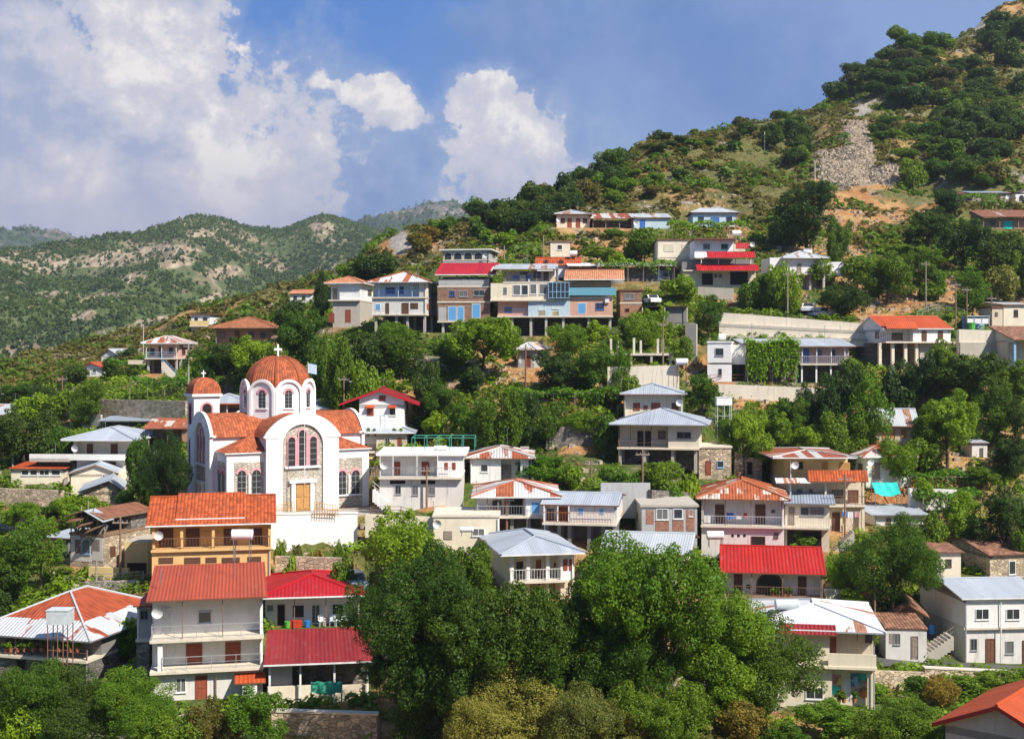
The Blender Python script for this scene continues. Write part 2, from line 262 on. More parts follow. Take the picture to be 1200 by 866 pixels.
# ------------------------------------------------------------------ terrain: one hillside, given by what row of the photo its surface reaches at which distance
DEF = [(1000, 66), (900, 80), (866, 84), (825, 90), (770, 98), (700, 108), (640, 118), (600, 127), (540, 142), (480, 155), (430, 166), (385, 180), (330, 203), (270, 235)]
PROF = {
    -350: [(1000, 66), (900, 81), (866, 86), (760, 104), (700, 114), (640, 128), (600, 140), (545, 158), (500, 178), (470, 215), (452, 250)],
    0: [(1000, 66), (900, 81), (866, 86), (760, 104), (700, 114), (640, 128), (600, 140), (545, 158), (490, 180), (452, 225), (440, 262)],
    150: [(1000, 66), (900, 81), (866, 85), (820, 92), (760, 100), (700, 110), (640, 124), (600, 134), (545, 152), (490, 172), (450, 205), (425, 242), (404, 285)],
    320: [(1000, 66), (900, 80), (866, 84), (820, 90), (770, 97), (700, 106), (660, 113), (640, 118), (600, 127), (540, 141), (480, 156), (430, 175), (400, 205), (370, 240), (348, 270)],
    480: [(1000, 66), (900, 80), (866, 84), (770, 96), (700, 106), (640, 117), (600, 126), (540, 140), (480, 154), (430, 166), (385, 180), (350, 203), (320, 230), (300, 250), (276, 268)],
    560: DEF[:-2] + [(335, 200), (300, 228), (255, 262)],
    640: DEF + [(228, 278)],
    760: DEF + [(200, 288), (170, 312)],
    900: [(1000, 68), (900, 82), (866, 87), (820, 98), (770, 108), (705, 119), (640, 132), (600, 140), (540, 149), (480, 158), (430, 168), (385, 180), (365, 187), (330, 204), (270, 237), (200, 290), (138, 345)],
    1050: [(1000, 69), (900, 83), (866, 88), (820, 101), (775, 114), (705, 124), (640, 134), (600, 142), (540, 151), (480, 160), (430, 170), (385, 181), (330, 203), (270, 238), (200, 293), (100, 368), (52, 405)],
    1200: [(1000, 70), (900, 84), (866, 90), (820, 104), (775, 120), (705, 128), (640, 137), (600, 144), (540, 152), (480, 161), (430, 171), (385, 183), (330, 205), (270, 240), (200, 295), (100, 372), (1, 446)],
    1550: [(1000, 71), (900, 85), (866, 92), (820, 106), (775, 122), (705, 130), (640, 139), (600, 146), (540, 154), (480, 163), (430, 173), (385, 185), (330, 207), (270, 242), (200, 297), (100, 375), (-60, 500)],
}
KP = np.array(sorted(PROF)); DS = np.arange(0.0, 900.0, 1.0)
PZ = []
for kx in KP:
    pts = PROF[kx]; dd = np.array([p[1] for p in pts], float); zz = np.array([(HY - p[0]) / F * p[1] for p in pts])
    dr, zr = dd[-1], zz[-1]
    dd = np.concatenate([[0, 12, 30, 50], dd, [dr + 25, dr + 90, dr + 220, 900]]); zz = np.concatenate([[-1.8, -3.5, -17, -25], zz, [zr + 1.0, zr - 14, min(zr - 45, -5), -70]])
    z = np.interp(DS, dd, zz); ker = np.exp(-np.linspace(-2, 2, 9) ** 2); z = np.convolve(np.pad(z, 4, 'edge'), ker / ker.sum(), 'valid')
    PZ.append(z)
PZ = np.array(PZ)
def profz(px, d):
    px = np.clip(px, KP[0], KP[-1]); i = np.clip(np.searchsorted(KP, px, 'right') - 1, 0, len(KP) - 2); t = (px - KP[i]) / (KP[i + 1] - KP[i])
    t = t * t * (3 - 2 * t) * 0.5 + t * 0.5
    j = np.clip(np.floor(d).astype(int), 0, len(DS) - 2); f = np.clip(d - j, 0, 1)
    g = lambda a: PZ[a, j] * (1 - f) + PZ[a, j + 1] * f
    return g(i) * (1 - t) + g(i + 1) * t
def D(px, py):
    """distance at which the hillside is seen at this point of the photograph"""
    d = np.arange(55.0, 600.0, 0.25); row = HY - profz(np.full_like(d, px), d) * F / d
    k = np.nonzero(row <= py)[0]
    return float(d[k[0]]) if len(k) else 420.0
def P(px, py, d): return Vector(((px - HX) / F * d, d, ZC + (HY - py) / F * d))
def vnoise(x, y, seed, oct=5, gain=0.5):
    out = np.zeros_like(x); amp = 1.0
    for o in range(oct):
        r = np.random.RandomState(seed + o); tab = r.rand(128, 128) * 2 - 1
        xi, yi = np.floor(x).astype(int), np.floor(y).astype(int); fx, fy = x - xi, y - yi; fx = fx * fx * (3 - 2 * fx); fy = fy * fy * (3 - 2 * fy)
        a = tab[xi % 128, yi % 128]; b = tab[(xi + 1) % 128, yi % 128]; c = tab[xi % 128, (yi + 1) % 128]; d = tab[(xi + 1) % 128, (yi + 1) % 128]
        out += amp * ((a * (1 - fx) + b * fx) * (1 - fy) + (c * (1 - fx) + d * fx) * fy); amp *= gain; x = x * 2.03 + 17.1; y = y * 2.03 + 5.3
    return out
GX0, GX1, GY0, GY1, GS = -330.0, 400.0, -20.0, 620.0, 1.6
gx = np.arange(GX0, GX1 + 0.1, GS); gy = np.arange(GY0, GY1 + 0.1, GS)
GXX, GYY = np.meshgrid(gx, gy)
dd_ = np.maximum(GYY, 0.0); pxx = HX + F * GXX / np.maximum(GYY, 60.0)
GZ = ZC + profz(pxx.ravel(), dd_.ravel()).reshape(GXX.shape)
wild = np.clip((GYY - 215) / 60, 0, 1)
GZ += vnoise(GXX / 9, GYY / 9, 3) * (0.35 + 1.3 * wild) * np.clip((GYY - 60) / 40, 0, 1) + vnoise(GXX / 38, GYY / 38, 9, 3) * 2.0 * wild
GZ += 1.1 * wild * np.abs(vnoise(GXX / 26, GYY / 5.0, 21, 2))      # narrow old terraces on the upper slope
def pad(x, y, rot, x0, x1, y0, y1, z, blend=2.6):
    """level ground under a building"""
    c, s = math.cos(rot), math.sin(rot); lx = (GXX - x) * c + (GYY - y) * s; ly = -(GXX - x) * s + (GYY - y) * c
    q = np.maximum(np.maximum(x0 - lx, lx - x1), np.maximum(y0 - ly, ly - y1)); w = np.clip(1 - q / blend, 0, 1); w = w * w * (3 - 2 * w)
    GZ[:] = GZ * (1 - w) + z * w
def groundz(x, y):
    fx, fy = (x - GX0) / GS, (y - GY0) / GS; i, j = int(min(max(fx, 0), len(gx) - 2)), int(min(max(fy, 0), len(gy) - 2)); a, b = fx - i, fy - j
    return float((GZ[j, i] * (1 - a) + GZ[j, i + 1] * a) * (1 - b) + (GZ[j + 1, i] * (1 - a) + GZ[j + 1, i + 1] * a) * b)

# ------------------------------------------------------------------ mesh helpers
class MB:
    def __init__(s): s.v = []; s.f = []; s.uv = []; s.mi = []
    def face(s, pts, uv=None, mi=0):
        n = len(s.v); s.v += [tuple(p) for p in pts]; s.f.append(tuple(range(n, n + len(pts)))); s.uv += uv or [(0, 0)] * len(pts); s.mi.append(mi)
    def box(s, a, b, mi=0):
        x0, y0, z0 = (min(p, q) for p, q in zip(a, b)); x1, y1, z1 = (max(p, q) for p, q in zip(a, b)); n = len(s.v)
        s.v += [(x0, y0, z0), (x1, y0, z0), (x1, y1, z0), (x0, y1, z0), (x0, y0, z1), (x1, y0, z1), (x1, y1, z1), (x0, y1, z1)]
        for q in ((3, 2, 1, 0), (4, 5, 6, 7), (0, 1, 5, 4), (1, 2, 6, 5), (2, 3, 7, 6), (3, 0, 4, 7)):
            s.f.append(tuple(n + k for k in q)); s.uv += [(0, 0)] * 4; s.mi.append(mi)
        return s
    def prism(s, poly, h, axis='z', mi=0):
        """polygon (list of 3-D points, one plane) swept along vector h"""
        h = Vector(h); a = [Vector(p) for p in poly]; b = [p + h for p in a]
        n = sum(((a[i] - a[0]).cross(a[i + 1] - a[0]) for i in range(1, len(a) - 1)), Vector())
        if n.dot(h) > 0: a, b = b, a
        a_, b_ = a, b
        s.face(a_, mi=mi); s.face(list(reversed(b_)), mi=mi)
        for i in range(len(a)):
            j = (i + 1) % len(a); s.face([b_[i], b_[j], a_[j], a_[i]], mi=mi)
        return s
    def tube(s, pts, r, k=6, r1=None, cap=True, mi=0):
        pts = [Vector(p) for p in pts]; rings = []
        for i, p in enumerate(pts):
            t = (pts[min(i + 1, len(pts) - 1)] - pts[max(i - 1, 0)]).normalized(); a = t.orthogonal().normalized(); b = t.cross(a)
            rr = r if r1 is None else r + (r1 - r) * i / (len(pts) - 1); n = len(s.v)
            s.v += [tuple(p + a * (rr * math.cos(6.28318 * j / k)) + b * (rr * math.sin(6.28318 * j / k))) for j in range(k)]; rings.append(n)
        for i in range(len(pts) - 1):
            for j in range(k):
                s.f.append((rings[i] + j, rings[i] + (j + 1) % k, rings[i + 1] + (j + 1) % k, rings[i + 1] + j)); s.uv += [(0, 0)] * 4; s.mi.append(mi)
        if cap:
            s.f.append(tuple(rings[0] + j for j in reversed(range(k)))); s.uv += [(0, 0)] * k; s.mi.append(mi)
            s.f.append(tuple(rings[-1] + j for j in range(k))); s.uv += [(0, 0)] * k; s.mi.append(mi)
        return s
    def build(s, name, mats, parent=None, smooth=False):
        me = bpy.data.meshes.new(name); me.from_pydata(s.v, [], s.f)
        if any(u != (0, 0) for u in s.uv):
            ul = me.uv_layers.new(); ul.data.foreach_set('uv', [c for u in s.uv for c in u])
        for m in (mats if isinstance(mats, (list, tuple)) else [mats]): me.materials.append(MATS[m] if isinstance(m, str) else m)
        if any(s.mi): me.polygons.foreach_set('material_index', s.mi)
        if smooth: me.polygons.foreach_set('use_smooth', [True] * len(me.polygons))
        o = bpy.data.objects.new(name, me); COL.objects.link(o)
        if parent is not None: o.parent = parent
        return o
def empty(name, loc, rot=0.0):
    o = bpy.data.objects.new(name, None); COL.objects.link(o); o.location = loc; o.rotation_euler = (0, 0, rot); o.empty_display_size = 0.5
    return o
def tag(o, label=None, cat=None, group=None, kind=None):
    for k, v in (('label', label), ('category', cat), ('group', group), ('kind', kind)):
        if v: o[k] = v
    return o
def np_quads(name, V, nq, mat_, parent=None):
    me = bpy.data.meshes.new(name); me.vertices.add(len(V)); me.vertices.foreach_set('co', np.ascontiguousarray(V, np.float32).ravel())
    me.loops.add(nq * 4); me.loops.foreach_set('vertex_index', np.arange(nq * 4, dtype=np.int32)); me.polygons.add(nq); me.polygons.foreach_set('loop_start', np.arange(nq, dtype=np.int32) * 4)
    me.update(calc_edges=True); me.materials.append(MATS[mat_]); return me

# ------------------------------------------------------------------ roofs
def roof_faces(mb, polys, th):
    """flat roof planes with thickness; uv u runs along the eave, v up the slope from the eave, in metres"""
    for pts in polys:
        p = [Vector(q) for q in pts]; n = sum(((p[i] - p[0]).cross(p[i + 1] - p[0]) for i in range(1, len(p) - 1)), Vector()).normalized()
        if n.z < 0: p.reverse(); n = -n
        e = Vector((0, 0, 1)).cross(n); e = e.normalized() if e.length > 1e-4 else Vector((1, 0, 0)); up = n.cross(e); v0 = min(q.dot(up) for q in p)
        mb.face(p, [(q.dot(e) + 50, q.dot(up) - v0 + 0.01) for q in p], 0)
        lo = [q - Vector((0, 0, th)) for q in p]; mb.face(list(reversed(lo)), mi=1)
        for i in range(len(p)):
            j = (i + 1) % len(p); mb.face([lo[i], lo[j], p[j], p[i]], mi=1)
def make_roof(parent, kind, x0, x1, y0, y1, ze, zr, mats, th=0.12, W=None, Dp=None, infill=None, oh=0.5, inset=None, ridge=None, cap=True, wall_y0=0.0):
    mb = MB(); xm, ym = (x0 + x1) / 2, (y0 + y1) / 2
    if ridge is not None: xm = ridge
    wx, wy = x1 - x0, y1 - y0; caps = []
    A, B_, C_, E_ = (x0, y0, ze), (x1, y0, ze), (x1, y1, ze), (x0, y1, ze)
    if kind == 'hip':
        k = inset if inset is not None else min(wx, wy) / 2 * 0.98
        if wx >= wy: r0, r1 = (x0 + k, ym, zr), (x1 - k, ym, zr); polys = [(A, B_, r1, r0), (C_, E_, r0, r1), (B_, C_, r1), (E_, A, r0)]
        else: r0, r1 = (xm, y0 + k, zr), (xm, y1 - k, zr); polys = [(A, B_, r0), (B_, C_, r1, r0), (C_, E_, r1), (E_, A, r0, r1)]
        caps = [(r0, r1)] + ([(A, r0), (B_, r1), (C_, r1), (E_, r0)] if wx >= wy else [(A, r0), (B_, r0), (C_, r1), (E_, r1)])
    elif kind == 'gx':
        r0, r1 = (x0, ym, zr), (x1, ym, zr); polys = [(A, B_, r1, r0), (C_, E_, r0, r1)]; caps = [(r0, r1)]
    elif kind == 'gy':
        r0, r1 = (xm, y0, zr), (xm, y1, zr); polys = [(B_, C_, r1, r0), (E_, A, r0, r1)]; caps = [(r0, r1)]
    elif kind == 'shed':
        polys = [(A, B_, (x1, y1, zr), (x0, y1, zr))]
    elif kind == 'shedx':                                   # falls to the left
        polys = [(A, (x1, y0, zr), (x1, y1, zr), E_)]
    else:
        polys = [(A, B_, C_, E_)]
    roof_faces(mb, polys, th)
    o = mb.build('roof', mats, parent)
    if cap and caps:
        cb = MB()
        for a, b in caps:
            if (Vector(a) - Vector(b)).length > 0.3: cb.tube([Vector(a) + Vector((0, 0, 0.03)), Vector(b) + Vector((0, 0, 0.03))], 0.1, 5)
        if cb.v: cb.build('ridge_cap', mats[0] if mats[0] not in ('grey_metal', 'rust_stripes') else mats[0], o)
    # what closes the space between the wall tops and the roof
    if infill:
        dz = -th - 0.02; t = 0.22
        if kind == 'gx':
            zz = lambda y: ze + (zr - ze) * (1 - abs(y - ym) / (ym - y0)) + dz
            for x in (0.0, W - t): MB().prism([(x, wall_y0, ze + dz - 0.3), (x, Dp, ze + dz - 0.3), (x, Dp, zz(Dp)), (x, ym, zz(ym)), (x, wall_y0, zz(wall_y0))], (t, 0, 0)).build('gable', infill, parent)
        if kind == 'gy':
            zz = lambda x: ze + (zr - ze) * (1 - (xm - x) / (xm - x0) if x < xm else 1 - (x - xm) / (x1 - xm)) + dz
            for y in (wall_y0, Dp - t): MB().prism([(0, y, ze + dz - 0.3), (W, y, ze + dz - 0.3), (W, y, zz(W)), (xm, y, zz(xm)), (0, y, zz(0))], (0, t, 0)).build('gable', infill, parent)
        if kind in ('shed',):
            zz = lambda y: ze + (zr - ze) * (y - y0) / (y1 - y0) + dz
            for x in (0.0, W - t): MB().prism([(x, wall_y0, ze - 0.3), (x, Dp, ze - 0.3), (x, Dp, zz(Dp)), (x, wall_y0, zz(wall_y0))], (t, 0, 0)).build('gable', infill, parent)
    return o

# ------------------------------------------------------------------ houses
HOUSES = []
def S(y, m, k='wall', **kw): return dict(y=y, m=m, k=k, **kw)
def B(name, label, cat, short, x0, x1, base, st, roof=None, D_=8.0, rot=0.0, d=None, group=None, extra=(), padf=0.6):
    HOUSES.append(dict(name=name, label=label, cat=cat, short=short, x0=x0, x1=x1, base=base, st=st, roof=roof, D=D_, rot=R(rot), d=d, group=group, extra=extra, padf=padf))
class Frame:
    """the front plane of a house and the pixels on it"""
    def __init__(s, x0, x1, base, rot, d=None):
        s.d = d or D((x0 + x1) / 2, base); s.c, s.s = math.cos(rot), math.sin(rot); s.rot = rot
        s.X, s.Y = (x0 - HX) / F * s.d, s.d; s.Z = ZC + (HY - base) / F * s.d; s.W = s.fx(x1); s.m = s.d / F
    def fx(s, px, v=0.0):
        u = (px - HX) / F; X, Y = s.X - v * s.s, s.Y + v * s.c
        return (u * Y - X) / (s.c - u * s.s)
    def sy(s, px, side):
        u = (px - HX) / F; X, Y = (s.X, s.Y) if side == 'L' else (s.X + s.W * s.c, s.Y + s.W * s.s)
        return (u * Y - X) / (-s.s - u * s.c)
    def z(s, py, lx=0.0, ly=0.0):
        Y = s.Y + lx * s.s + ly * s.c
        return ZC + (HY - py) / F * Y - s.Z
    def world(s, lx, ly, lz): return Vector((s.X + lx * s.c - ly * s.s, s.Y + lx * s.s + ly * s.c, s.Z + lz))

def sbox(mb, side, W, v, t0, t1, z0, z1, n0, n1, mi=0):
    if side == 'F': mb.box((t0, v - n1, z0), (t1, v - n0, z1), mi)
    elif side == 'L': mb.box((-n1, t0, z0), (-n0, t1, z1), mi)
    else: mb.box((W + n0, t0, z0), (W + n1, t1, z1), mi)
    return mb
def spt(side, W, v, t, z, n): return (t, v - n, z) if side == 'F' else ((-n, t, z) if side == 'L' else (W + n, t, z))
def arch_pts(t0, t1, z0, z1, k=8):
    r = (t1 - t0) / 2; tm = (t0 + t1) / 2; zs = max(z1 - r, z0 + 0.05); rz = z1 - zs
    return [(t0, z0), (t1, z0)] + [(tm + r * math.cos(math.pi * i / k), zs + rz * math.sin(math.pi * i / k)) for i in range(k + 1)]
def opening(root, side, W, v, t0, t1, z0, z1, kind, col=None):
    """one window or door: a frame that stands proud, a leaf or pane inside it"""
    if t1 < t0: t0, t1 = t1, t0
    w = t1 - t0; fr = min(0.065, w * 0.08)
    if kind in ('w', 'wd', 'wb', 'wx'):
        fm = {'w': 'white_paint', 'wd': 'frame_brown', 'wb': 'blue_paint', 'wx': 'rail_grey'}[kind] if col is None else col
        b = MB()
        for a in ((t0, t0 + fr, z0, z1), (t1 - fr, t1, z0, z1), (t0 + fr, t1 - fr, z0, z0 + fr), (t0 + fr, t1 - fr, z1 - fr, z1)): sbox(b, side, W, v, *a, -0.05, 0.06)
        nm = max(1, round(w / 0.75)) if w > 0.75 else (2 if w > 0.5 else 1)
        for i in range(1, nm):
            q = t0 + w * i / nm; sbox(b, side, W, v, q - fr * 0.35, q + fr * 0.35, z0 + fr, z1 - fr, 0.0, 0.055)
        sbox(b, side, W, v, t0 - 0.04, t1 + 0.04, z0 - 0.06, z0 - 0.005, -0.05, 0.1)
        o = b.build('window', fm, root)
        sbox(MB(), side, W, v, t0 + fr * 0.9, t1 - fr * 0.9, z0 + fr * 0.9, z1 - fr * 0.9, -0.05, 0.012).build('pane', 'glass' if (int(t0 * 37) + int(z0 * 13)) % 3 else 'curtained_glass', o)
    elif kind == 'bw':
        b = sbox(MB(), side, W, v, t0, t1, z0, z1, -0.05, 0.03); o = b.build('window', 'white_paint', root)
        sbox(MB(), side, W, v, t0 + fr, t1 - fr, z0 + fr, z1 - fr, 0.03, 0.036).build('pane', 'blue_glass', o)
    elif kind == 'sh':
        b = MB(); sbox(b, side, W, v, t0, t1, z0, z1, -0.05, 0.05)
        n = max(3, int((z1 - z0) / 0.16))
        for i in range(n):
            q = z0 + (z1 - z0) * (i + 0.5) / n; sbox(b, side, W, v, t0 + fr, t1 - fr, q - 0.035, q + 0.03, 0.05, 0.075)
        b.build('shutter', col or 'shutter_brown', root)
    elif kind == 'd':
        b = MB()
        for a in ((t0, t0 + fr, z0, z1), (t1 - fr, t1, z0, z1), (t0 + fr, t1 - fr, z1 - fr, z1)): sbox(b, side, W, v, *a, -0.05, 0.07)
        o = b.build('door', col or 'shutter_brown', root)
        lf = MB(); sbox(lf, side, W, v, t0 + fr, t1 - fr, z0, z1 - fr, -0.05, 0.02)
        if w > 0.5:
            for i in (0, 1):
                for j in (0, 1):
                    ta, tb = t0 + w * (0.16 + 0.37 * i), t0 + w * (0.47 + 0.37 * i); za, zb = z0 + (z1 - z0) * (0.1 + 0.42 * j), z0 + (z1 - z0) * (0.44 + 0.44 * j)
                    sbox(lf, side, W, v, ta, tb, za, zb, 0.02, 0.04)
        lf.build('door_leaf', col or 'shutter_brown', o)
    elif kind == 'o':                                        # a doorway with jambs, its inner darkness painted on a flat panel
        b = MB()
        for a in ((t0 - 0.07, t0, z0, z1 + 0.07), (t1, t1 + 0.07, z0, z1 + 0.07), (t0, t1, z1, z1 + 0.07)): sbox(b, side, W, v, *a, -0.05, 0.05)
        o = b.build('doorway', col or 'frame_brown', root)
        sbox(MB(), side, W, v, t0, t1, z0, z1, -0.05, 0.008).build('shade_panel', 'dark_room', o)
    elif kind == 'a':                                        # arched opening, trim colour col
        pts = arch_pts(t0, t1, z0, z1); b = MB(); out = arch_pts(t0 - 0.16, t1 + 0.16, z0, z1 + 0.16)
        n0 = Vector(spt(side, W, v, 0, 0, 0.05)) - Vector(spt(side, W, v, 0, 0, 0))
        for i in range(1, len(pts) - 1 + 1):
            j = (i + 1) % len(pts)
            b.prism([spt(side, W, v, *pts[i], 0), spt(side, W, v, *pts[j], 0), spt(side, W, v, *out[j], 0), spt(side, W, v, *out[i], 0)], n0)
        o = b.build('arched_window', col or 'white_paint', root)
        MB().prism([spt(side, W, v, *p, 0) for p in pts], n0 * 0.3).build('pane', 'glass', o)
    elif kind == 'ac':
        sbox(MB(), side, W, v, t0, t1, z0, z1, 0, 0.3).build('air_conditioner', 'white_paint', root)
    elif kind == 'p':                                        # a painted or different patch of wall surface
        sbox(MB(), side, W, v, t0, t1, z0, z1, -0.02, 0.025).build('wall_panel', col, root)
    elif kind == 'aw':                                       # little awning roof
        b = MB(); z = z1; b.prism([spt(side, W, v, t0, z1, 0), spt(side, W, v, t0, z1 - 0.06, 0), spt(side, W, v, t0, z0, 0.55), spt(side, W, v, t0, z0 + 0.06, 0.55)], Vector(spt(side, W, v, t1, 0, 0)) - Vector(spt(side, W, v, t0, 0, 0))); b.build('awning', col, root)

def railing(root, a, b, h=0.95, m='rail_grey', step=0.26, bars=True, name='railing'):
    a, b = Vector(a), Vector(b); L = (b - a).length; d = (b - a) / max(L, 1e-6); mb = MB(); n = max(1, round(L / (step if bars else 1.6)))
    up = Vector((0, 0, 1)); mb.tube([a + up * h, b + up * h], 0.028, 4); mb.tube([a + up * 0.12, b + up * 0.12], 0.02, 4)
    if not bars: mb.tube([a + up * h * 0.55, b + up * h * 0.55], 0.02, 4)
    for i in range(n + 1):
        q = a + d * (L * i / n); mb.tube([q, q + up * h], 0.016 if bars else 0.025, 4)
    return mb.build(name, m, root)

def build_house(h):
    fr = h['fr']; W, Dp = fr.W, h['D']; root = empty(h['name'], (fr.X, fr.Y, fr.Z), h['rot']); h['root'] = root
    tag(root, h['label'], h['cat'], h['group'])
    z0 = -0.8; zf = 0.0; nst = len(h['st'])
    for si, s in enumerate(h['st']):
        v = s.get('v', 0.0); ext = s.get('ext', 0.0); z1 = fr.z(s['y']); m = s['m']; k = s['k']
        if si == nst - 1 and h['roof'] and h['roof'].get('y_e'): z1 = fr.z(h['roof']['y_e']) - 0.02
        fl = 0.2 if si > 0 else 0.0
        xa, xb = (fr.fx(s['x'][0]), fr.fx(s['x'][1])) if 'x' in s else (0.0, W); bk = s.get('bk', Dp)
        if si > 0 and s.get('slab', True):
            ov = 0.06
            MB().box((xa - ov, -ext - ov, z0), (xb + ov, bk, z0 + fl)).build('floor_slab', s.get('slabm', 'pale_concrete'), root)
        zb = z0 + fl
        if k == 'wall':
            MB().box((xa, v, zb), (xb, bk, z1)).build('wall', m, root)
            for (p0, p1) in s.get('flush', ()):
                MB().box((fr.fx(p0), 0.0, zb), (fr.fx(p1), v + 0.01, z1 - 0.004)).build('wall', s.get('fm', m), root)
            if 'L' in s.get('cheek', ''): MB().box((xa + 0.002, 0, zb), (xa + 0.2, v, z1 - 0.004)).build('wall', m, root)
            if 'R' in s.get('cheek', ''): MB().box((xb - 0.2, 0, zb), (xb - 0.002, v, z1 - 0.004)).build('wall', m, root)
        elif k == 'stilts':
            MB().box((xa + 0.3, s.get('bv', Dp * 0.55), zb), (xb - 0.3, bk, z1)).build('wall', s.get('bm', 'dark_stone'), root)  # back wall under the house, its shade put into a dark colour
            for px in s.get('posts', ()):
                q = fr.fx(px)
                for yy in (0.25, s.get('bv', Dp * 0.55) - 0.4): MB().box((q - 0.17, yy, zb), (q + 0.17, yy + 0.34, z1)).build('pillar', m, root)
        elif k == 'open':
            if s.get('back', True): MB().box((xa + 0.2, s.get('bv', Dp * 0.6), zb), (xb - 0.2, bk, z1)).build('wall', s.get('bm', 'dark_stone'), root)  # back wall of an open front, shade of the bay in its colour
        if k != 'stilts':
            for px in s.get('posts', ()):
                q = fr.fx(px); r = s.get('pr', 0.05); py = -ext + 0.1
                MB().box((q - r, py, zb), (q + r, py + 2 * r, z1)).build('post', s.get('pm', 'white_paint'), root)
        rl = s.get('rail')
        if rl:
            ra, rb = fr.fx(rl[0]), fr.fx(rl[1]); rm = rl[2]; y = -ext + 0.02
            if rl[3:] and rl[3] == 'solid': MB().box((ra, y, zb), (rb, y + 0.12, zb + 0.95)).build('parapet', rm, root)
            elif rl[3:] and rl[3] == 'open': railing(root, (ra, y + 0.05, zb), (rb, y + 0.05, zb), 0.95, rm, bars=False)
            else: railing(root, (ra, y + 0.05, zb), (rb, y + 0.05, zb), 0.95, rm)
            if rl[4:]:
                if 'R' in rl[4]: railing(root, (rb, y + 0.05, zb), (rb, max(v, 0.3), zb), 0.95, rm)
                if 'L' in rl[4]: railing(root, (ra, y + 0.05, zb), (ra, max(v, 0.3), zb), 0.95, rm)
        for e in s.get('el', ()):
            kind, a, ya, b, yb = e[:5]; col = e[5] if len(e) > 5 else None; side = 'F'
            if kind[0] in 'LR' and len(kind) > 1: side, kind = kind[0], kind[1:]
            if side == 'F':
                vv = v
                for (p0, p1) in s.get('flush', ()):
                    if p0 <= (a + b) / 2 <= p1: vv = 0.0
                t0, t1 = fr.fx(a, vv), fr.fx(b, vv); tm = (t0 + t1) / 2; zz0, zz1 = fr.z(yb, tm, vv), fr.z(ya, tm, vv)
            else:
                t0, t1 = fr.sy(a, side), fr.sy(b, side); vv = 0; tm = (t0 + t1) / 2; lx = 0 if side == 'L' else W; zz0, zz1 = fr.z(yb, lx, tm), fr.z(ya, lx, tm)
            if kind in ('d', 'o') and zz0 - zb < 0.5: zz0 = zb + 0.003
            zz1 = min(zz1, z1 - 0.06)
            if zz1 - zz0 > 0.15: opening(root, side, W, vv, t0, t1, max(zz0, zb + 0.002), zz1, kind, col)
        z0 = z1
    r = h['roof']
    if r:
        oh = r.get('oh', 0.5); ohf = r.get('ohf', oh); ohl, ohr = r.get('ohl', oh), r.get('ohr', oh); ze = z0 + 0.13
        xa, xb = (fr.fx(r['x'][0]), fr.fx(r['x'][1])) if 'x' in r else (-ohl, W + ohr); dd = r.get('D', Dp)
        ry = dd / 2 if r['k'] in ('hip', 'gx', 'gy') else dd
        if r['k'] == 'gy': ry = 0.0
        if r['k'] == 'flat': zr = ze
        else: zr = max(fr.z(r['y'], W / 2, ry), ze + 0.35)
        rid = fr.fx(r['rx']) if 'rx' in r else None
        if r['k'] == 'flat': ze += r.get('th', 0.22) - 0.12
        make_roof(root, r['k'], xa, xb, -ohf, dd + oh, ze, zr, [r['m'], r.get('fm', 'frame_brown')], r.get('th', 0.12 if r['k'] != 'flat' else 0.22), W, dd, r.get('infill', h['st'][-1]['m']), oh, r.get('inset'), rid, r.get('cap', r['k'] != 'flat'), h['st'][-1].get('v', 0.0) if r['k'] == 'gy' else 0.0)
        if r.get('parapet'): pass
    for e in h['extra']:
        if e[0] == 'lean':                                   # a lean-to roof in front of the wall
            _, a, b, yt, yb, p, m = e[:7]; t0, t1 = fr.fx(a), fr.fx(b); tm = (t0 + t1) / 2; zt, zb = fr.z(yt, tm, 0), fr.z(yb, tm, -p)
            mb = MB(); roof_faces(mb, [((t0, -p, zb), (t1, -p, zb), (t1, -0.003, zt), (t0, -0.003, zt))], 0.1); mb.build('lean_to_roof', [m, 'frame_brown'], root)
        elif e[0] == 'pipe':
            _, px, ya, yb, m, rr = e; t = fr.fx(px); MB().tube([(t, -0.12 - rr, fr.z(yb, t)), (t, -0.12 - rr, fr.z(ya, t))], rr, 6).build('pipe', m, root)
        elif e[0] == 'block':                                # an extra block of wall: px, py, front y, back y
            _, a, b, ya, yb, y0, y1, m = e; t0, t1 = fr.fx(a), fr.fx(b); MB().box((t0, y0, fr.z(yb, t0, y0)), (t1, y1, fr.z(ya, t0, y0))).build('wall', m, root)
        elif e[0] == 'chim':
            _, a, b, ya, yb, yy, m = e; t0, t1 = fr.fx(a), fr.fx(b); zt = fr.z(ya, t0, yy); zb = fr.z(yb, t0, yy)
            o = MB().box((t0, yy, zb - 0.8), (t1, yy + 0.6, zt)).build('chimney', m, root); MB().box((t0 - 0.08, yy - 0.08, zt), (t1 + 0.08, yy + 0.68, zt + 0.12)).build('chimney_cap', 'concrete', o)
        elif e[0] == 'fn': e[1](h, fr, root)

# ------------------------------------------------------------------ the houses, read from the photograph (pixel columns and rows on each front)
def rf(k, y, m, **kw): return dict(k=k, y=y, m=m, **kw)
RED, BRN = 'shutter_red', 'shutter_brown'
G_UP = 'houses in the upper row of the village'
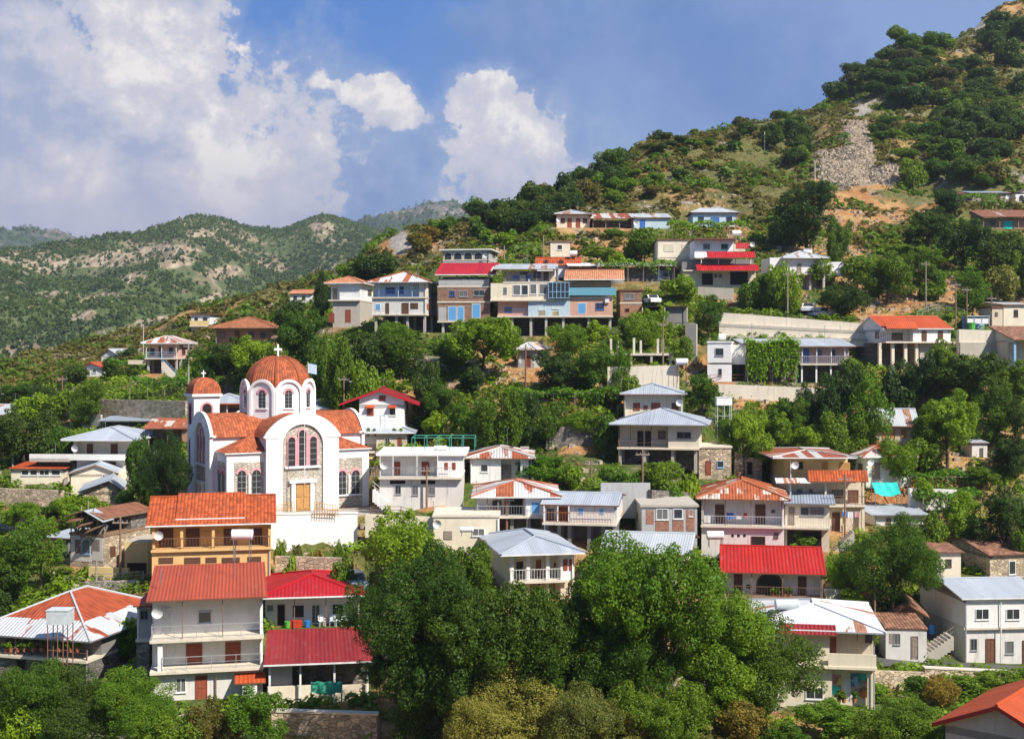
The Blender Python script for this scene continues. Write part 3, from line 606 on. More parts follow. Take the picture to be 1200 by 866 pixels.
# --- near, lower left
B('corrugated_house', 'low house with shade painted into walls under a rust red and grey corrugated hip roof', 'house', 'the rust and grey corrugated house', -30, 104, 792,
  [S(766, 'dark_stone', el=[('o', 20, 772, 30, 792), ('wd', 50, 772, 62, 782)]), S(742, 'dark_concrete', v=1.6, ext=0.3, rail=(-30, 104, 'rusty_steel', 'open'), posts=(-20, 20, 62, 103), pm='grey_wood', el=[('d', 10, 745, 20, 764), ('wd', 40, 748, 52, 758), ('d', 72, 745, 82, 764)])],  # roof shadow on these walls is put into their dark colours
  rf('hip', 690, 'rust_skirt', oh=0.5, fm='steel'), D_=12, rot=-16)
def tv_box(h, fr, root):
    q = fr.fx(186); MB().tube([(q, 2.0, fr.z(690, q)), (q, 2.0, fr.z(672, q))], 0.04).build('antenna', 'steel', root)
B('white_house', 'tall white three storey house with brick red metal roof and two balconies', 'house', 'the tall white house', 177, 308, 822,
  [S(789, 'old_white', el=[('w', 206, 794, 218, 811), ('d', 229, 791, 243, 822, RED), ('wx', 292, 806, 299, 812)]),
   S(752, 'white', v=1.3, cheek='R', posts=(188,), pr=0.17, rail=(190, 305, 'rail_grey', 'open'), ext=0.5, el=[('d', 218, 754, 237, 786, RED), ('d', 264, 752, 282, 784, RED)]),
   S(704, 'clean_white', v=1.4, cheek='R', ext=0.55, rail=(178, 308, 'rail_grey', 'open', 'L'), posts=(214, 261), pm='rail_brown', pr=0.03, el=[('d', 190, 712, 200, 740, 'white_paint'), ('w', 232, 716, 248, 730)])],
  rf('shed', 661, 'brick_red_metal', oh=0.3, ohf=0.75, fm='frame_brown'), D_=8.5, rot=12,
  extra=(('lean', 275, 311, 788, 800, 1.5, 'orange_red_metal'), ('block', 284, 301, 800, 822, -1.4, 0.0, 'white'), ('pipe', 316 - 63, 792, 820, 'rusty_steel', 0.05), ('fn', tv_box)))
B('side_annex', 'narrow dark annex with a small red roof against the tall white house', 'annex', 'the narrow red roofed annex', 160, 175, 792,
  [S(752, 'dark_stone'), S(711, 'grey', v=0.6, posts=(161,), pr=0.05, el=[('wx', 164, 715, 174, 726)])], rf('shed', 694, 'orange_red_metal', oh=0.2), D_=5, d=93.5)
def chairs(h, fr, root): pass
B('red_hip_house', 'white single storey house under a bright red hip roof with a row of chairs', 'house', 'the red hip roofed white house', 310, 421, 738,
  [S(701, 'white', v=1.5, cheek='R', posts=(345, 382), pm='rail_brown', pr=0.035, el=[('wx', 313, 709, 320, 715), ('o', 326, 709, 333, 735), ('w', 342, 708, 357, 724), ('w', 365, 708, 375, 730), ('w', 389, 707, 403, 722)])],
  rf('hip', 671, 'red_metal', oh=0.5, fm='white_paint', inset=4.3), D_=9.5, rot=9, d=102.5)
B('open_shed', 'open sided shed with a long dark red metal roof on white posts', 'shed', 'the dark red shed', 314, 432, 828,
  [S(779, 'cream', k='open', bv=2.6, bm='dark_stone', posts=(316, 352, 392, 431), pr=0.07)],
  rf('shed', 737, 'dark_red_metal', oh=0.3, ohf=0.5, fm='white_paint'), D_=8.0, rot=9, d=91,
  extra=(('block', 313, 400, 805, 830, 0.5, 0.7, 'cream'), ('block', 400, 430, 803, 830, 0.5, 0.7, 'beige'), ('block', 314, 342, 780, 806, 0.9, 2.6, 'grey')))
B('orange_house', 'orange plastered house with tiled roof, raised middle section and brown shutters', 'house', 'the orange tiled house', 178, 317, 690,
  [S(647, 'ochre', el=[('sh', 186, 653, 203, 660), ('sh', 216, 653, 235, 660), ('sh', 241, 653, 254, 659), ('sh', 260, 653, 281, 659), ('sh', 290, 652, 306, 659)]),
   S(617, 'ochre', v=1.3, cheek='LR', ext=0.25, rail=(179, 316, 'rail_brown'), posts=(180, 213, 250, 316), pm='ochre', pr=0.12, slabm='ochre', el=[('d', 186, 619, 203, 643, BRN), ('d', 218, 619, 234, 643, BRN), ('sh', 238, 622, 258, 632, 'ochre'), ('d', 262, 619, 278, 643, BRN), ('d', 292, 619, 307, 643, BRN)])],
  rf('gx', 581, 'orange_tile', oh=0.5, fm='white_paint', infill='ochre'), D_=8.5, rot=11,
  extra=(('fn', lambda h, fr, root: raised_roof(h, fr, root)),))
def raised_roof(h, fr, root):
    a, b = fr.fx(205), fr.fx(287); zl = fr.z(607, (a + b) / 2, 0.3); zt = fr.z(577, (a + b) / 2, 4.4); mb = MB()
    roof_faces(mb, [((a, 0.35, zl), (b, 0.35, zl), (b, 4.4, zt), (a, 4.4, zt)), ((b, 8.4, zl + 0.3), (a, 8.4, zl + 0.3), (a, 4.4, zt), (b, 4.4, zt))], 0.4); mb.build('raised_roof', ['orange_tile', 'white_paint'], root)
# --- ruin and terrace below the church
def ruin(h, fr, root):
    W = fr.W; rs = random.Random(4); zt = fr.z(606, W / 2)
    for i in range(7):
        q = W * i / 6; MB().tube([(q, 0.15, fr.z(626, q)), (q + rs.uniform(-.1, .1), 0.15, zt + rs.uniform(0, 0.5) + 1.1 * (1 - abs(i - 3) / 3))], 0.06, 5).build('beam', 'grey_wood', root)
    MB().tube([(0, 0.2, fr.z(618, 0)), (W, 0.2, fr.z(617, W))], 0.06, 5).build('beam', 'grey_wood', root)
    mb = MB(); z0, z1 = fr.z(610, W * .8, 0), fr.z(598, W * .6, 1.6)
    roof_faces(mb, [((W * 0.55, -0.6, z1 + .2), (W + 0.5, -0.6, z0), (W + 0.5, 0.9, z0 + .1), (W * 0.55, 0.9, z1 + .3))], 0.05); mb.build('loose_sheet', ['grey_metal', 'steel'], root)
    for i in range(16):
        q = rs.uniform(0, W); z = fr.z(626, q); mb = MB(); mb.box((-.09, -.02, 0), (.09, .02, rs.uniform(.6, 1.9))); o = mb.build('loose_plank', 'grey_wood' if i % 3 else 'wood', root); o.location = (q, rs.uniform(-.1, .5), z); o.rotation_euler = (rs.uniform(-.3, .3), rs.uniform(-1.1, 1.1), 0)
    for i in range(3):
        mb = MB(); x0 = W * (.1 + .28 * i); zz = fr.z(608 + 4 * i, x0); roof_faces(mb, [((x0, -1.0, zz - .2 - .2 * i), (x0 + 1.7, -.9, zz + .1), (x0 + 1.5, 1.2, zz + .6), (x0 - .1, 1.2, zz + .45))], .04); mb.build('loose_sheet', ['rust_heavy', 'wood'], root)
    for i, q in enumerate((0.42, 0.5, 0.58)):
        b = MB(); b.box((W * q, 0.9, fr.z(622, W * q)), (W * q + 0.7, 1.5, fr.z(622, W * q) + 0.75 - 0.12 * i)); b.build('blue_sack', 'blue_plastic', root)
B('ruined_house', 'ruined stone house with a collapsed upper floor under sagging rusty sheets', 'ruin', 'the ruined stone house', 82, 121, 663,
  [S(626, 'warm_stone', el=[('p', 83.5, 627, 94, 657, 'old_white'), ('p', 108, 627, 120.5, 657, 'old_white'), ('p', 94, 650, 108, 658, 'old_white'), ('wb', 96, 632, 106, 649, 'light_blue_paint'), ('p', 88, 632, 94, 648, 'red_brick'), ('p', 108, 632, 117, 646, 'red_brick'), ('Rsh', 129, 640, 135, 652)]),
   S(606, 'grey_wood', k='open', bv=4.0, bm='dark_stone', slabm='wood')],
  rf('gy', 597, 'rust_heavy', oh=0.35, infill=None, cap=False, fm='wood'), D_=6.5, rot=-24, extra=(('fn', ruin),))
B('lean_shed', 'dark plank lean to shed beside the ruined stone house', 'shed', 'the dark lean to shed', 56, 80, 662, [S(630, 'dark_concrete', el=[('o', 63, 640, 72, 660)])], rf('shed', 625, 'grey_metal', oh=0.4), D_=4, rot=-20, d=127)
B('yellow_outhouse', 'plain yellow walled outhouse with a dark garage door beside the ruin', 'outhouse', 'the yellow outhouse', 146, 173, 674, [S(637, 'yellow', el=[('o', 150, 660, 171, 673)])], rf('flat', 0, 'concrete', oh=0.0, th=0.15, fm='yellow'), D_=5, rot=0, d=118.5)
# --- left, middle
B('grey_hip_house', 'pale house with a grey hip roof above a long white balcony wall', 'house', 'the pale grey roofed house', 86, 151, 552,
  [S(537, 'old_white', x=(90, 160), el=[('wd', 128, 541, 136, 548)]), S(516, 'old_white', v=1.4, cheek='L', ext=0.9, x=(86, 151), el=[('d', 102, 520, 109, 533, BRN), ('d', 130, 520, 138, 533, BRN), ('Rwd', 158, 520, 164, 528)])],
  rf('hip', 500, 'grey_metal', oh=1.1, fm='white_paint'), D_=9, rot=-3,
  extra=(('block', 39, 150, 532, 539, -1.1, -0.9, 'white'), ('block', 39, 86, 537, 541, -1.1, 2.0, 'concrete'), ('block', 40, 86, 541, 553, 0.6, 2.0, 'dark_stone')))
B('orange_annex', 'low cream annex with a flat orange roof and a strip of windows', 'annex', 'the orange roofed strip windowed annex', 13, 75, 567,
  [S(550, 'cream', el=[('w', 25, 549, 34, 557), ('w', 35, 549, 44, 557), ('w', 46, 549, 58, 557), ('w', 60, 549, 71, 557)])], rf('shed', 541, 'orange_red_metal', oh=0.3, fm='frame_brown'), D_=5, rot=0)
B('cream_gable_house', 'cream gabled cottage with a grey sheet roof in front of the hip roofed house', 'cottage', 'the cream gabled cottage', 83, 135, 572,
  [S(556, 'cream', el=[('w', 120, 556, 126, 560), ('Lwd', 74, 556, 79, 568)])], rf('gy', 544, 'grey_metal', oh=0.35, rx=112, fm='brown_wall'), D_=8, rot=10, extra=(('block', 134, 152, 553, 574, 0.5, 5, 'cream'),))
B('stone_gable_shed', 'cream washed stone shed with a sloping grey sheet roof', 'shed', 'the cream stone shed', 97, 139, 596,
  [S(577, 'warm_stone', el=[('wd', 110, 586, 115, 589)])], rf('gy', 563, 'grey_metal', oh=0.5, rx=128, fm='black'), D_=8, rot=14)
B('long_shed', 'long low shed with a flat blue grey roof below the stained wall', 'shed', 'the long blue grey shed', 118, 194, 503, [S(494, 'dark_stone', k='open', bv=2.0, posts=(120, 150, 178, 193), pm='grey_wood')], rf('shed', 488, 'blue_grey_metal', oh=0.4, fm='steel'), D_=5, rot=0)
B('brick_lean_to', 'brick lean to with a rusty orange sheet roof beside the bell tower', 'lean-to', 'the rusty brick lean to', 172, 217, 527, [S(503, 'dark_stone', k='open', bv=2.5, bm='dark_stone', posts=(174, 196), pm='grey_wood')], rf('shed', 490, 'rust_patches', oh=0.4), D_=5, rot=4, extra=(('block', 213, 218, 499, 527, 0.0, 4.5, 'clay_brick'),))
B('grey_shed_roof', 'grey sheet roofed shed half hidden by trees at the edge of the village', 'shed', 'the half hidden grey shed', -10, 36, 498, [S(487, 'concrete')], rf('gx', 474, 'pale_metal', oh=0.5), D_=8, rot=12)
# --- left, far
B('pink_house', 'dusty pink house with a hip roof and a long railed balcony', 'house', 'the dusty pink house', 171, 207, 438,
  [S(421, 'grey', k='stilts', posts=(173, 190, 206), bv=3), S(403, 'pink', v=1.5, ext=0.4, rail=(171, 207, 'light_blue_paint'), posts=(172, 190, 207), el=[('wd', 176, 408, 181, 416), ('d', 186, 406, 190, 420, BRN), ('wd', 198, 407, 203, 414), ('Rwd', 213, 407, 217, 415)])],
  rf('hip', 394, 'rust_light', oh=0.7, fm='white_paint'), D_=9, rot=-2, extra=(('block', 150, 171, 422, 427, 0, 2.5, 'beige'),))
B('tiled_house', 'brown house under a broad orange brown tiled hip roof above the church trees', 'house', 'the brown tiled house', 251, 319, 404,
  [S(385, 'brown_wall', v=0.8, posts=(253, 318), pm='grey_wood', el=[('wd', 258, 389, 264, 396), ('d', 275, 388, 281, 400, BRN), ('wd', 291, 389, 298, 396), ('wd', 305, 389, 311, 396)])], rf('hip', 372, 'brown_tile', oh=0.8, fm='wood'), D_=9, rot=-2)
B('yellow_balcony_house', 'small white house with a yellow balcony on the far slope edge', 'house', 'the small yellow balcony house', 224, 246, 391,
  [S(383, 'grey'), S(369, 'white', ext=0.7, rail=(224, 246, 'yellow', 'solid'), el=[('wd', 228, 372, 232, 378), ('wd', 238, 372, 243, 378)])], rf('flat', 0, 'concrete', oh=0.4), D_=7, rot=-8)
B('white_cottage', 'white cottage with a flat red roof far out on the slope edge', 'cottage', 'the far red roofed cottage', 340, 364, 356, [S(345, 'white', el=[('wd', 344, 347, 348, 351), ('wd', 354, 347, 358, 351)])], rf('gx', 340, 'pale_tile', oh=0.4), D_=6, rot=-5)
B('red_gable_cottage', 'white cottage with low red gable roof at the far end of the village', 'cottage', 'the far low white cottage', 93, 121, 441, [S(432, 'white', el=[('wd', 97, 431, 102, 437), ('w', 108, 432, 113, 437)])], rf('gy', 425, 'orange_red_metal', oh=0.4, fm='red_metal'), D_=7, rot=-14,
  extra=(('lean', 76, 100, 439, 445, 2.5, 'red_metal'),))
B('white_gable_house', 'small white gabled house peeping from the trees at the far slope', 'house', 'the far white gabled house', 119, 137, 430, [S(417, 'white', el=[('wd', 127, 418, 131, 423), ('d', 121, 421, 125, 430, BRN)])], rf('gy', 409, 'pale_metal', oh=0.4), D_=7, rot=-12)
B('cream_hut', 'tiny cream hut with a dark flat roof among the far trees', 'hut', 'the tiny cream hut', 72, 86, 487, [S(476, 'cream', el=[('wd', 77, 478, 80, 482)])], rf('gx', 473, 'old_tile', oh=0.3), D_=4, rot=-10)
# --- round the church
B('church_hall', 'low hall with a red and grey roof standing between bell tower and dome', 'hall', 'the low hall behind the church', 240, 292, 498, [S(474, 'brown_wall', v=1.0, posts=(241, 266, 291), el=[('wd', 244, 478, 262, 486), ('wd', 268, 478, 288, 486)])], rf('hip', 462, 'grey_metal', oh=0.4, fm='orange_red_metal'), D_=8, rot=10, d=157)
B('cream_hall', 'long cream hall with a grey roof partly hidden by the church dome', 'hall', 'the cream hall behind the church', 358, 408, 498, [S(480, 'cream', el=[('sh', 375, 484, 378, 491), ('sh', 383, 484, 386, 491), ('sh', 393, 485, 396, 491)])], rf('hip', 468, 'grey_metal', oh=0.5, fm='white_paint'), D_=9, rot=12, d=157)
B('red_gable_house', 'white gabled house with red roof edges and red window awnings', 'house', 'the white red gabled house', 421, 474, 512,
  [S(474, 'clean_white', el=[('sh', 430, 478, 438, 487, RED), ('aw', 429, 474, 439, 478, 'orange_red_metal'), ('w', 456, 478, 464, 487), ('aw', 455, 474, 465, 478, 'orange_red_metal'), ('d', 446, 486, 452, 500, 'white_paint')])],
  rf('gy', 456, 'dark_red_metal', oh=0.6, ohl=2.2, ohr=1.7, fm='red_metal', th=0.25, infill='clean_white'), D_=9, rot=2, d=147, extra=(('fn', lambda h, fr, root: attic_window(fr, root)),))
def attic_window(fr, root): opening(root, 'F', fr.W, 0, fr.fx(444), fr.fx(452), fr.z(470, fr.W / 2), fr.z(463.5, fr.W / 2), 'sh', RED)
B('grey_roof_house', 'two storey beige and yellow house with a shallow blue grey roof by the church', 'house', 'the yellow and beige house', 420, 476, 562,
  [S(531, 'yellow', el=[('wd', 432, 538, 438, 548), ('d', 441, 536, 446, 552, 'blue_paint')]), S(508, 'beige', v=1.4, flush=((441, 477),), ext=0.2, fm='beige', el=[('d', 425, 514, 430, 529, BRN), ('w', 451, 513, 457, 523), ('sh', 466, 513, 471, 523, RED)])],
  rf('hip', 493, 'grey_metal', oh=0.5, ohr=1.1, fm='white_paint'), D_=9, rot=2, d=146)
def rooftop_frame(h, fr, root):
    z = fr.z(531, fr.W / 2) + 0.24; a, b = fr.fx(482), fr.fx(556); zt = fr.z(512, fr.W / 2, 2)
    mb = MB()
    for i in range(6):
        q = a + (b - a) * i / 5
        for y in (0.6, 4.6): mb.tube([(q, y, z), (q, y, zt)], 0.035, 5)
        mb.tube([(q, 0.6, zt), (q, 4.6, zt)], 0.03, 5)
    for y in (0.6, 4.6): mb.tube([(a, y, zt), (b, y, zt)], 0.04, 5)
    mb.build('rooftop_frame', 'green_paint', root)
B('long_white_house', 'long flat roofed white two storey house with a railed balcony and red doors', 'house', 'the long flat white house', 445, 541, 592,
  [S(561, 'old_white', el=[('wx', 463, 569, 470, 579), ('wx', 483, 569, 490, 580), ('wx', 502, 570, 510, 580), ('p', 457, 563, 475, 567, 'dark_room'), ('p', 493, 563, 510, 567, 'dark_room')]),  # long vents: flat panels with their inner darkness painted
   S(534, 'white', v=1.3, flush=((513, 542),), ext=0.5, rail=(433, 530, 'rail_grey'), posts=(446, 461, 489, 513), pr=0.04, el=[('d', 462, 541, 469, 559, RED), ('d', 494, 541, 503, 559, RED), ('sh', 521, 542, 525, 550, RED), ('sh', 530, 542, 534, 550, RED), ('Rsh', 545, 541, 548, 551, RED)])],
  rf('flat', 0, 'clean_white', oh=0.35, ohr=0.5, fm='clean_white', th=0.25), D_=8, rot=0, extra=(('fn', rooftop_frame),))
B('rust_cottage', 'small white cottage with a rust striped hip roof on the grassy bank', 'cottage', 'the rust striped white cottage', 551, 622, 566,
  [S(538, 'white', v=1.3, flush=((551, 587), (610, 623)), cheek='R', el=[('w', 563, 544, 572, 553), ('d', 588, 544, 599, 565, 'grey_wood'), ('w', 606, 545, 611, 555), ('w', 612, 545, 618, 555)])], rf('hip', 523, 'rust_stripes', oh=0.5, fm='frame_brown', inset=3.2), D_=8, rot=0, extra=(('chim', 611, 620, 525, 532, 5.0, 'white'),))
B('rust_grey_house', 'white house with a grey and rust hip roof above an open basement', 'house', 'the grey and rust hip roofed house', 558, 638, 630,
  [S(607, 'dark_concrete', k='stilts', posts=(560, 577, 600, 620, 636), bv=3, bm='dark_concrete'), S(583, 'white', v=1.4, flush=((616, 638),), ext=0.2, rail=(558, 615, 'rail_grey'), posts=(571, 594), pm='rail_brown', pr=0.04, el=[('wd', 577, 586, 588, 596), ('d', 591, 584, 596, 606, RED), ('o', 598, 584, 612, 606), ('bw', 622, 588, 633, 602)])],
  rf('hip', 562, 'rust_light', oh=0.5, ohr=1.6, fm='white_paint'), D_=9, rot=0)
B('long_grey_roof_house', 'long house with a pale grey sheet roof and a rusty railed gallery', 'house', 'the long galleried house', 637, 722, 638,
  [S(614, 'dark_concrete', k='stilts', posts=(640, 655, 667, 690, 706, 720), bv=3.5, bm='dark_concrete'), S(592, 'old_white', v=1.3, flush=((668, 723),), ext=0.4, rail=(637, 722, 'terracotta'), posts=(638, 654, 667), pr=0.05, el=[('wd', 641, 596, 649, 608), ('d', 653, 594, 665, 612, RED), ('bw', 677, 595, 684, 603), ('bw', 702, 596, 708, 603), ('Rsh', 727, 598, 735, 606, 'door_orange')])],
  rf('gx', 577, 'grey_metal', oh=0.3, ohr=0.3, infill='salmon', fm='frame_brown'), D_=8.5, rot=-9)
B('beige_block', 'plain beige flat roofed block with one window below the white houses', 'building', 'the plain beige block', 508, 585, 646, [S(606, 'cream', el=[('w', 553, 619, 568, 628), ('sh', 520, 622, 530, 632, 'grey_wood')])], rf('flat', 0, 'pale_concrete', oh=0.1, th=0.2, fm='pale_concrete'), D_=6, rot=0)
B('cream_villa', 'cream house with white columned porch and a broad grey hip roof', 'house', 'the cream columned villa', 597, 672, 706,
  [S(684, 'beige', k='stilts', posts=(599, 619, 642, 660, 670), bv=2.5, bm='beige'), S(650, 'cream', v=1.8, flush=((657, 673),), cheek='L', fm='white', ext=0.15, rail=(598, 657, 'white_paint', 'bars'), posts=(600, 619, 642), pr=0.15, el=[('wd', 605, 658, 613, 671), ('d', 628, 656, 634, 679, RED), ('d', 639, 656, 643, 679, RED), ('sh', 660, 655, 665, 668, RED), ('sh', 667, 655, 671, 668, RED), ('wd', 649, 659, 655, 663)])],
  rf('hip', 624, 'grey_metal', oh=0.9, fm='white_paint'), D_=10, rot=11)
B('gabled_grey_house', 'cream gabled house with a pale grey roof half hidden behind the big tree', 'house', 'the half hidden cream gabled house', 712, 800, 690, [S(647, 'cream', el=[('d', 714, 650, 720, 678, RED), ('w', 730, 655, 740, 668)])], rf('gx', 624, 'pale_metal', oh=0.8, infill='cream', fm='frame_brown'), D_=9, rot=-12)
B('brick_house', 'unplastered red brick house with a grey concrete frame and white windows', 'house', 'the red brick frame house', 752, 817, 632,
  [S(594, 'grey', el=[('p', 757, 597, 766, 614, 'red_brick'), ('p', 768, 610, 784, 622, 'red_brick'), ('p', 788, 609, 801, 622, 'red_brick'), ('p', 804, 597, 814, 622, 'red_brick'), ('w', 769, 596, 783, 609), ('w', 789, 596, 800, 608), ('w', 807, 597, 812, 605)])], rf('flat', 0, 'concrete', oh=0.15, fm='concrete'), D_=7, rot=0)
# --- middle, stilted house and neighbours
B('stilted_house', 'cream house on tall stilts with a wide pale grey hip roof', 'house', 'the stilted cream house', 724, 818, 545,
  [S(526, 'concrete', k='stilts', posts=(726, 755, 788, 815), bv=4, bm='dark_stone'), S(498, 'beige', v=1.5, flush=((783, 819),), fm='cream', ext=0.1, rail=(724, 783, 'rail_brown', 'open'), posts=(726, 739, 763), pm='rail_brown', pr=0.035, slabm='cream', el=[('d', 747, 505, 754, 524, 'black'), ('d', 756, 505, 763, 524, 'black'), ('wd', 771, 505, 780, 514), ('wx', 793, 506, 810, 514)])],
  rf('hip', 479, 'grey_metal', oh=0.9, ohr=1.2, fm='steel'), D_=9, rot=-11)
B('hidden_beige_house', 'beige house with brown shutters directly behind the stilted house', 'house', 'the brown shuttered beige house', 731, 800, 492, [S(463, 'cream', v=0.5, cheek='LR', el=[('sh', 742, 472, 750, 481, 'shutter_red'), ('sh', 754, 475, 759, 480, 'shutter_red'), ('sh', 763, 472, 774, 480, 'shutter_red'), ('sh', 787, 472, 795, 481, 'shutter_brown')])], rf('hip', 450, 'grey_metal', oh=0.5, fm='frame_brown', inset=2.6), D_=8, rot=-6)
B('stone_block', 'square old stone block with a flat terrace top beside the stilted house', 'outbuilding', 'the square stone block', 819, 857, 563, [S(525, 'warm_stone', el=[('d', 827, 540, 833, 557, RED), ('wx', 840, 540, 848, 548, 'light_blue_paint')])], rf('flat', 0, 'pale_concrete', oh=0.1, fm='pale_concrete', th=0.2), D_=6, rot=0)
B('roofless_ruin', 'roofless rubble stone ruin with one doorway beside the square stone block', 'ruin', 'the roofless stone ruin', 861, 893, 562, [S(536, 'warm_stone', el=[('o', 876, 542, 881, 556)])], None, D_=5, rot=-4, extra=(('block', 861, 874, 529, 537, 0.002, 0.6, 'warm_stone'),))
# --- right, middle
B('rust_roof_house', 'white two storey house with a patchy rust red hip roof and laundry balcony', 'house', 'the patchy rust roofed house', 822, 919, 644,
  [S(617, 'old_white', el=[('o', 881, 629, 896, 643), ('p', 857, 626, 860, 629, 'dark_room'), ('p', 864, 626, 867, 629, 'dark_room'), ('p', 871, 626, 874, 629, 'dark_room'), ('wd', 907, 624, 912, 630)]),  # row of small holes: flat panels, inner darkness painted
   S(585, 'white', v=1.4, cheek='LR', ext=0.35, rail=(823, 919, 'cloth_pale'), posts=(823, 850, 880, 916), pm='rail_brown', pr=0.04, el=[('d', 838, 591, 849, 608, BRN), ('d', 885, 591, 897, 614, BRN), ('wd', 904, 597, 908, 600)])],
  rf('hip', 561, 'rust_patches', oh=0.6, fm='frame_brown', inset=3.4), D_=9, rot=-9)
B('flat_annex', 'grey roofed annex with a wide window above a dark open garage', 'annex', 'the grey annex above the open garage', 920, 972, 645,
  [S(618, 'beige', el=[('o', 923, 622, 962, 645)]), S(590, 'cream', ext=0.9, rail=(920, 974, 'rail_grey'), el=[('d', 924, 594, 931, 612, 'grey_wood'), ('wx', 938, 594, 948, 604), ('wx', 949, 594, 966, 604)])], rf('shed', 583, 'blue_grey_metal', oh=0.6, fm='steel'), D_=7, rot=-12)
B('beige_stacked_house', 'tall beige house with a rusty upper roof over a lower tiled roof', 'house', 'the tall stacked beige house', 925, 1014, 624,
  [S(594, 'beige', v=0.8, x=(940, 1014), posts=(990, 1012), pm='beige', pr=0.15, el=[('d', 975, 600, 984, 622, BRN)]), S(566, 'beige', v=1.6, posts=(926, 968, 1012), pr=0.1, pm='beige', rail=(970, 1014, 'rail_brown'), el=[('wd', 934, 573, 940, 582), ('wd', 948, 573, 952, 582), ('wd', 975, 574, 988, 583), ('d', 994, 574, 1006, 592, 'frame_brown')]),
   S(537, 'yellow', v=3.0, x=(926, 1002), el=[('sh', 963, 541, 970, 550, 'door_orange'), ('sh', 983, 542, 996, 551, 'door_orange'), ('wd', 936, 541, 941, 549)])],
  rf('hip', 526, 'rust_stripes', oh=0.5, x=(904, 1003), fm='white_paint', y_e=None), D_=11, rot=0, extra=(('lean', 946, 1016, 551, 564, 0.6, 'orange_tile'), ('lean', 908, 948, 560, 566, 0.7, 'white_metal')))
B('pale_green_house', 'pale green house with a red and white striped hip roof', 'house', 'the pale green striped roof house', 1015, 1068, 564, [S(536, 'pale_green', el=[('d', 1022, 542, 1031, 562, 'grey_wood'), ('wb', 1050, 543, 1058, 554, 'light_blue_paint'), ('wd', 1039, 544, 1043, 548), ('Lwd', 1006, 543, 1011, 552)])], rf('hip', 520, 'rust_stripes', oh=0.7, fm='white_paint', inset=3.8), D_=8, rot=6)
B('grey_lean_to', 'low cream outbuilding with a plain blue grey sloping sheet roof', 'outbuilding', 'the low blue grey roofed outbuilding', 1025, 1083, 616, [S(604, 'old_white', el=[('wd', 1038, 607, 1044, 613), ('o', 1054, 606, 1062, 615)])], rf('shed', 594, 'grey_metal', oh=0.5, fm='steel'), D_=6, rot=3)
B('scarlet_roof_house', 'white house with a long scarlet roof and an arched dark doorway', 'house', 'the long scarlet roofed house', 848, 964, 708,
  [S(700, 'dark_stone'), S(671, 'white', v=1.4, cheek='R', ext=0.25, slabm='brown_wall', rail=(849, 964, 'rail_brown'), posts=(848, 881, 917, 963), pm='rail_brown', pr=0.05, el=[('d', 860, 672, 870, 690, BRN), ('a', 888, 672, 916, 699, 'frame_brown'), ('d', 935, 675, 945, 692, BRN), ('w', 874, 684, 880, 690)])], rf('gx', 640, 'scarlet_metal', oh=0.35, infill='white', fm='frame_brown'), D_=10, rot=-9, d=119)
def mural(h, fr, root):
    rs = random.Random(8)
    for a, b, ya, yb, m in ((977, 987, 794, 817, 'mural_orange'), (998, 1017, 792, 818, 'mural_blue'), (978, 986, 806, 819, 'mural_blue')):
        t0, t1 = fr.fx(a), fr.fx(b); MB().box((t0, 0.77, fr.z(yb, t0)), (t1, 0.79, fr.z(ya, t1))).build('mural', m, root)
    for a, ya, m in ((1004, 812, 'mural_pink'), (1009, 808, 'white_paint'), (1013, 814, 'mural_orange'), (980, 812, 'turquoise'), (1001, 816, 'cloth_pale'), (1006, 802, 'light_blue_paint'), (1012, 799, 'turquoise'), (983, 801, 'yellow'), (979, 798, 'mural_pink'), (1015, 806, 'mural_pink')):
        t = fr.fx(a); z = fr.z(ya, t); MB().prism([(t + 0.42 * math.cos(q) * (0.7 + 0.5 * rs.random()), 0.745, z + 0.42 * math.sin(q) * (0.6 + 0.7 * rs.random())) for q in [6.28 * i / 9 for i in range(9)]], (0, 0.02, 0)).build('mural_shape', m, root)
B('mural_house', 'cream two storey house with a white hip roof and painted mural wall', 'house', 'the mural house', 905, 1026, 826,
  [S(779, 'cream', v=0.8, flush=((905, 975),), posts=(1020,), pm='cream', pr=0.2, el=[('w', 944, 805, 965, 819), ('d', 988, 795, 997, 820, 'white_paint'), ('aw', 975, 778, 990, 784, 'white_metal')]),
   S(737, 'beige', v=1.3, flush=((905, 972),), fm='cream', ext=0.5, rail=(970, 1026, 'cream', 'solid'), cheek='', posts=(1004,), pm='rail_brown', pr=0.04, slabm='cream', el=[('d', 973, 744, 980, 765, RED), ('wd', 1014, 742, 1022, 752), ('wx', 927, 752, 940, 763, 'turquoise')])],
  rf('hip', 705, 'white_metal', oh=0.7, ohl=1.6, fm='rail_grey'), D_=10, rot=-9, extra=(('lean', 913, 979, 731, 743, 1.0, 'dark_red_metal'), ('fn', mural)))
B('small_white_cottage', 'small whitewashed cottage with open grey shutters beside the road', 'cottage', 'the small whitewashed cottage', 1038, 1086, 773, [S(737, 'old_white', el=[('wx', 1047, 742, 1055, 755), ('d', 1068, 745, 1076, 772, 'grey_wood'), ('p', 1042, 742, 1046, 754, 'grey_wood')])], rf('shed', 731, 'old_tile', oh=0.1), D_=5, rot=-5)
B('collapsed_house', 'collapsed house with broken terracotta tiles above the whitewashed cottage', 'ruin', 'the collapsed tiled house', 1048, 1082, 737, [S(722, 'warm_stone', el=[('o', 1056, 725, 1062, 736)])], rf('gy', 707, 'old_tile', oh=0.5, infill='wood', cap=False), D_=5, rot=-12)
